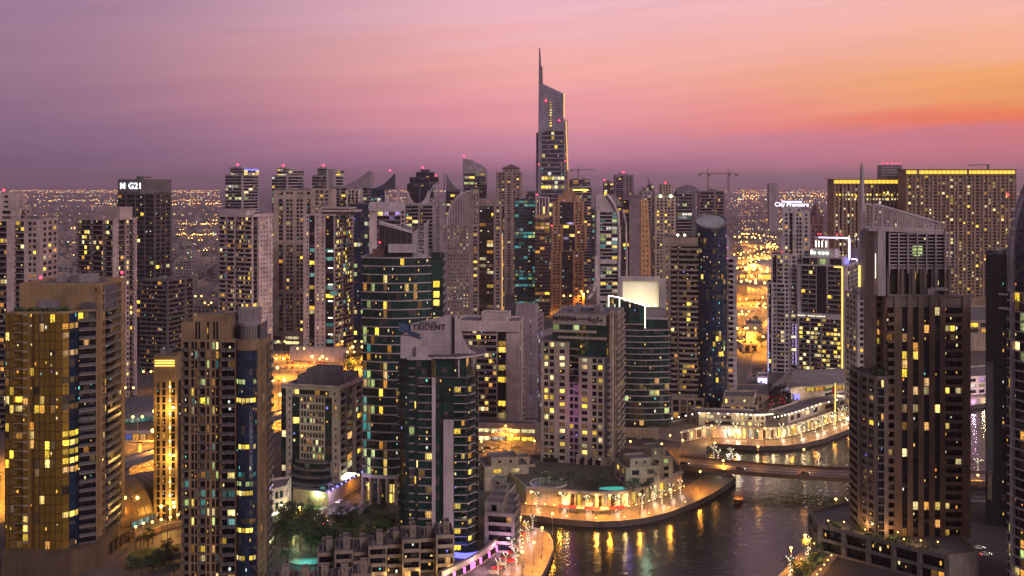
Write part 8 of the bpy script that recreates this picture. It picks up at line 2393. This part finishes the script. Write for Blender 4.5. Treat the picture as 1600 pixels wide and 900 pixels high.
def far_lights():
    rg = random.Random(79)
    cols = [glow('far_orange', (1, .42, .06), 4), glow('far_gold', (1, .55, .12), 6), glow('far_white', (1, .9, .65), 6), glow('far_green', (.6, 1, .7), 5), glow('far_hot', (1, .48, .08), 11)]
    mb = MB()
    def spot_(x, y, z, k, c):
        r = k * y / 1088.0
        i = len(mb.v)
        mb.v += [(x + r, y, z), (x, y + r, z), (x - r, y, z), (x, y - r, z), (x, y, z + r), (x, y, z - r)]
        for f in ((0, 1, 4), (1, 2, 4), (2, 3, 4), (3, 0, 4), (1, 0, 5), (2, 1, 5), (3, 2, 5), (0, 3, 5)): mb.f.append(tuple(i + q for q in f)); mb.m.append(c)
    def hot(d): return 1.0
    # rows of lamps along far roads: (row, px range, spacing, colour)
    rows = [(298, -20, 345, 2.6, 4, .45), (300.5, 60, 345, 4, 4, .5), (306, -20, 345, 6, 1, .5), (313, 60, 345, 3.4, 1, .55), (318, 150, 345, 2.4, 4, .5), (322, 20, 250, 6, 0, .5), (336, 30, 330, 9, 0, .5), (350, 280, 345, 4, 1, .6), (363, 60, 200, 5, 0, .6), (366, 265, 345, 2.4, 4, .6), (378, 60, 130, 5, 0, .6),
            (297, 1010, 1310, 5, 0, .45), (301, 1150, 1310, 3.0, 1, .55), (306, 1160, 1310, 2.2, 4, .6), (311, 1150, 1250, 5, 4, .6), (316, 1150, 1310, 5, 0, .5), (330, 1160, 1310, 6, 0, .5), (345, 1160, 1310, 8, 0, .5), (358, 1160, 1230, 4, 1, .55), (376, 1190, 1300, 5, 1, .6), (299, 560, 640, 4, 1, .5), (310, 560, 640, 4, 0, .5), (303, 1590, 1605, 3, 1, .5), (318, 1592, 1605, 3, 1, .5)]
    for py, a, b_, st, c, k in rows:
        px = a
        while px < b_:
            if rg.random() < .8:
                d = (H - 9) * F / (py + rg.gauss(0, .8) - YH); spot_(xat(px, d), d, 9, k * rg.uniform(.6, 1.0), cols[c] if rg.random() < .75 else cols[rg.choice((1, 2, 3))])
            px += st * rg.uniform(.5, 1.6)
    # town lights scattered over the plain
    for q in range(2600):
        py = 297 + 110 * rg.random() ** 1.7
        px = rg.choice((rg.uniform(-10, 350), rg.uniform(-10, 350), rg.uniform(550, 700), rg.uniform(1000, 1320), rg.uniform(1150, 1320)))
        if 1148 < px < 1225 and py > 380: continue
        n = math.sin(px * .045) + math.sin(px * .11 + py * .3) + math.sin(py * .55)
        if n < rg.uniform(-1.4, 1.2): continue
        d = (H - 8) * F / (py - YH)
        if abs(xat(px, d) - hx(d)) < 40: continue
        spot_(xat(px, d), d, 8, rg.uniform(.22, .45), cols[rg.choice((0, 0, 0, 0, 4, 1, 2, 3))])
    tag(mb.build('distant_street_lights'), kind='stuff')
far_lights()
# a few blocks on the plain that can be told apart
rg = random.Random(31)
BL = [(62, 118, 418, 433, 'long pale block on the plain left of the thin-masted tower'), (286, 340, 455, 470, 'low white block on the plain left of the half-banded tower'), (300, 342, 478, 500, 'grey flat-roofed block beside the unfinished concrete tower'), (272, 300, 408, 470, 'dark mid-rise block right of the lettered dark tower'), (1158, 1205, 384, 392, 'long low dark wall of a depot beyond the orange-lit interchange'), (1300, 1330, 360, 380, 'grey block partly hidden by the ribbed hotel slab')]
for a, b_, tp, bs, lb in BL:
    d = dist(bs); bk2 = Block('low_rise_block', lb, 'building', [(xat(a, d), d), (xat(b_, d), d), (xat(b_, d), d + 25), (xat(a, d), d + 25)], wall((.28, .25, .265), .8), GLASS, litp=.08, pal='YWA')
    bk2.vol(bk2.P, 0, max(5, zat(tp, d)), 'p.4 w1 w1 w1 w1 w1 w1 p.4', fh=3.6)

# the light of the lamps
for o, e, col in PEND: lamp_light(o, (0, 0, 8.1), e, col, True, 165, .35)
for o, e, s_ in PEND2:
    if e: lamp_light(o, (0, .5, 13.2), e, (1, .37, .03), True, 160, .6)
for x, y, z, e, col in PEND3: lamp_light(None, (x + .9, y - .9, z + 1.6), e * .8, col, False, r=.5)
for t in TOWERS: t.finish()
print('UID', UID[0], 'objects', len(bpy.data.objects), 'lights', len(bpy.data.lights))
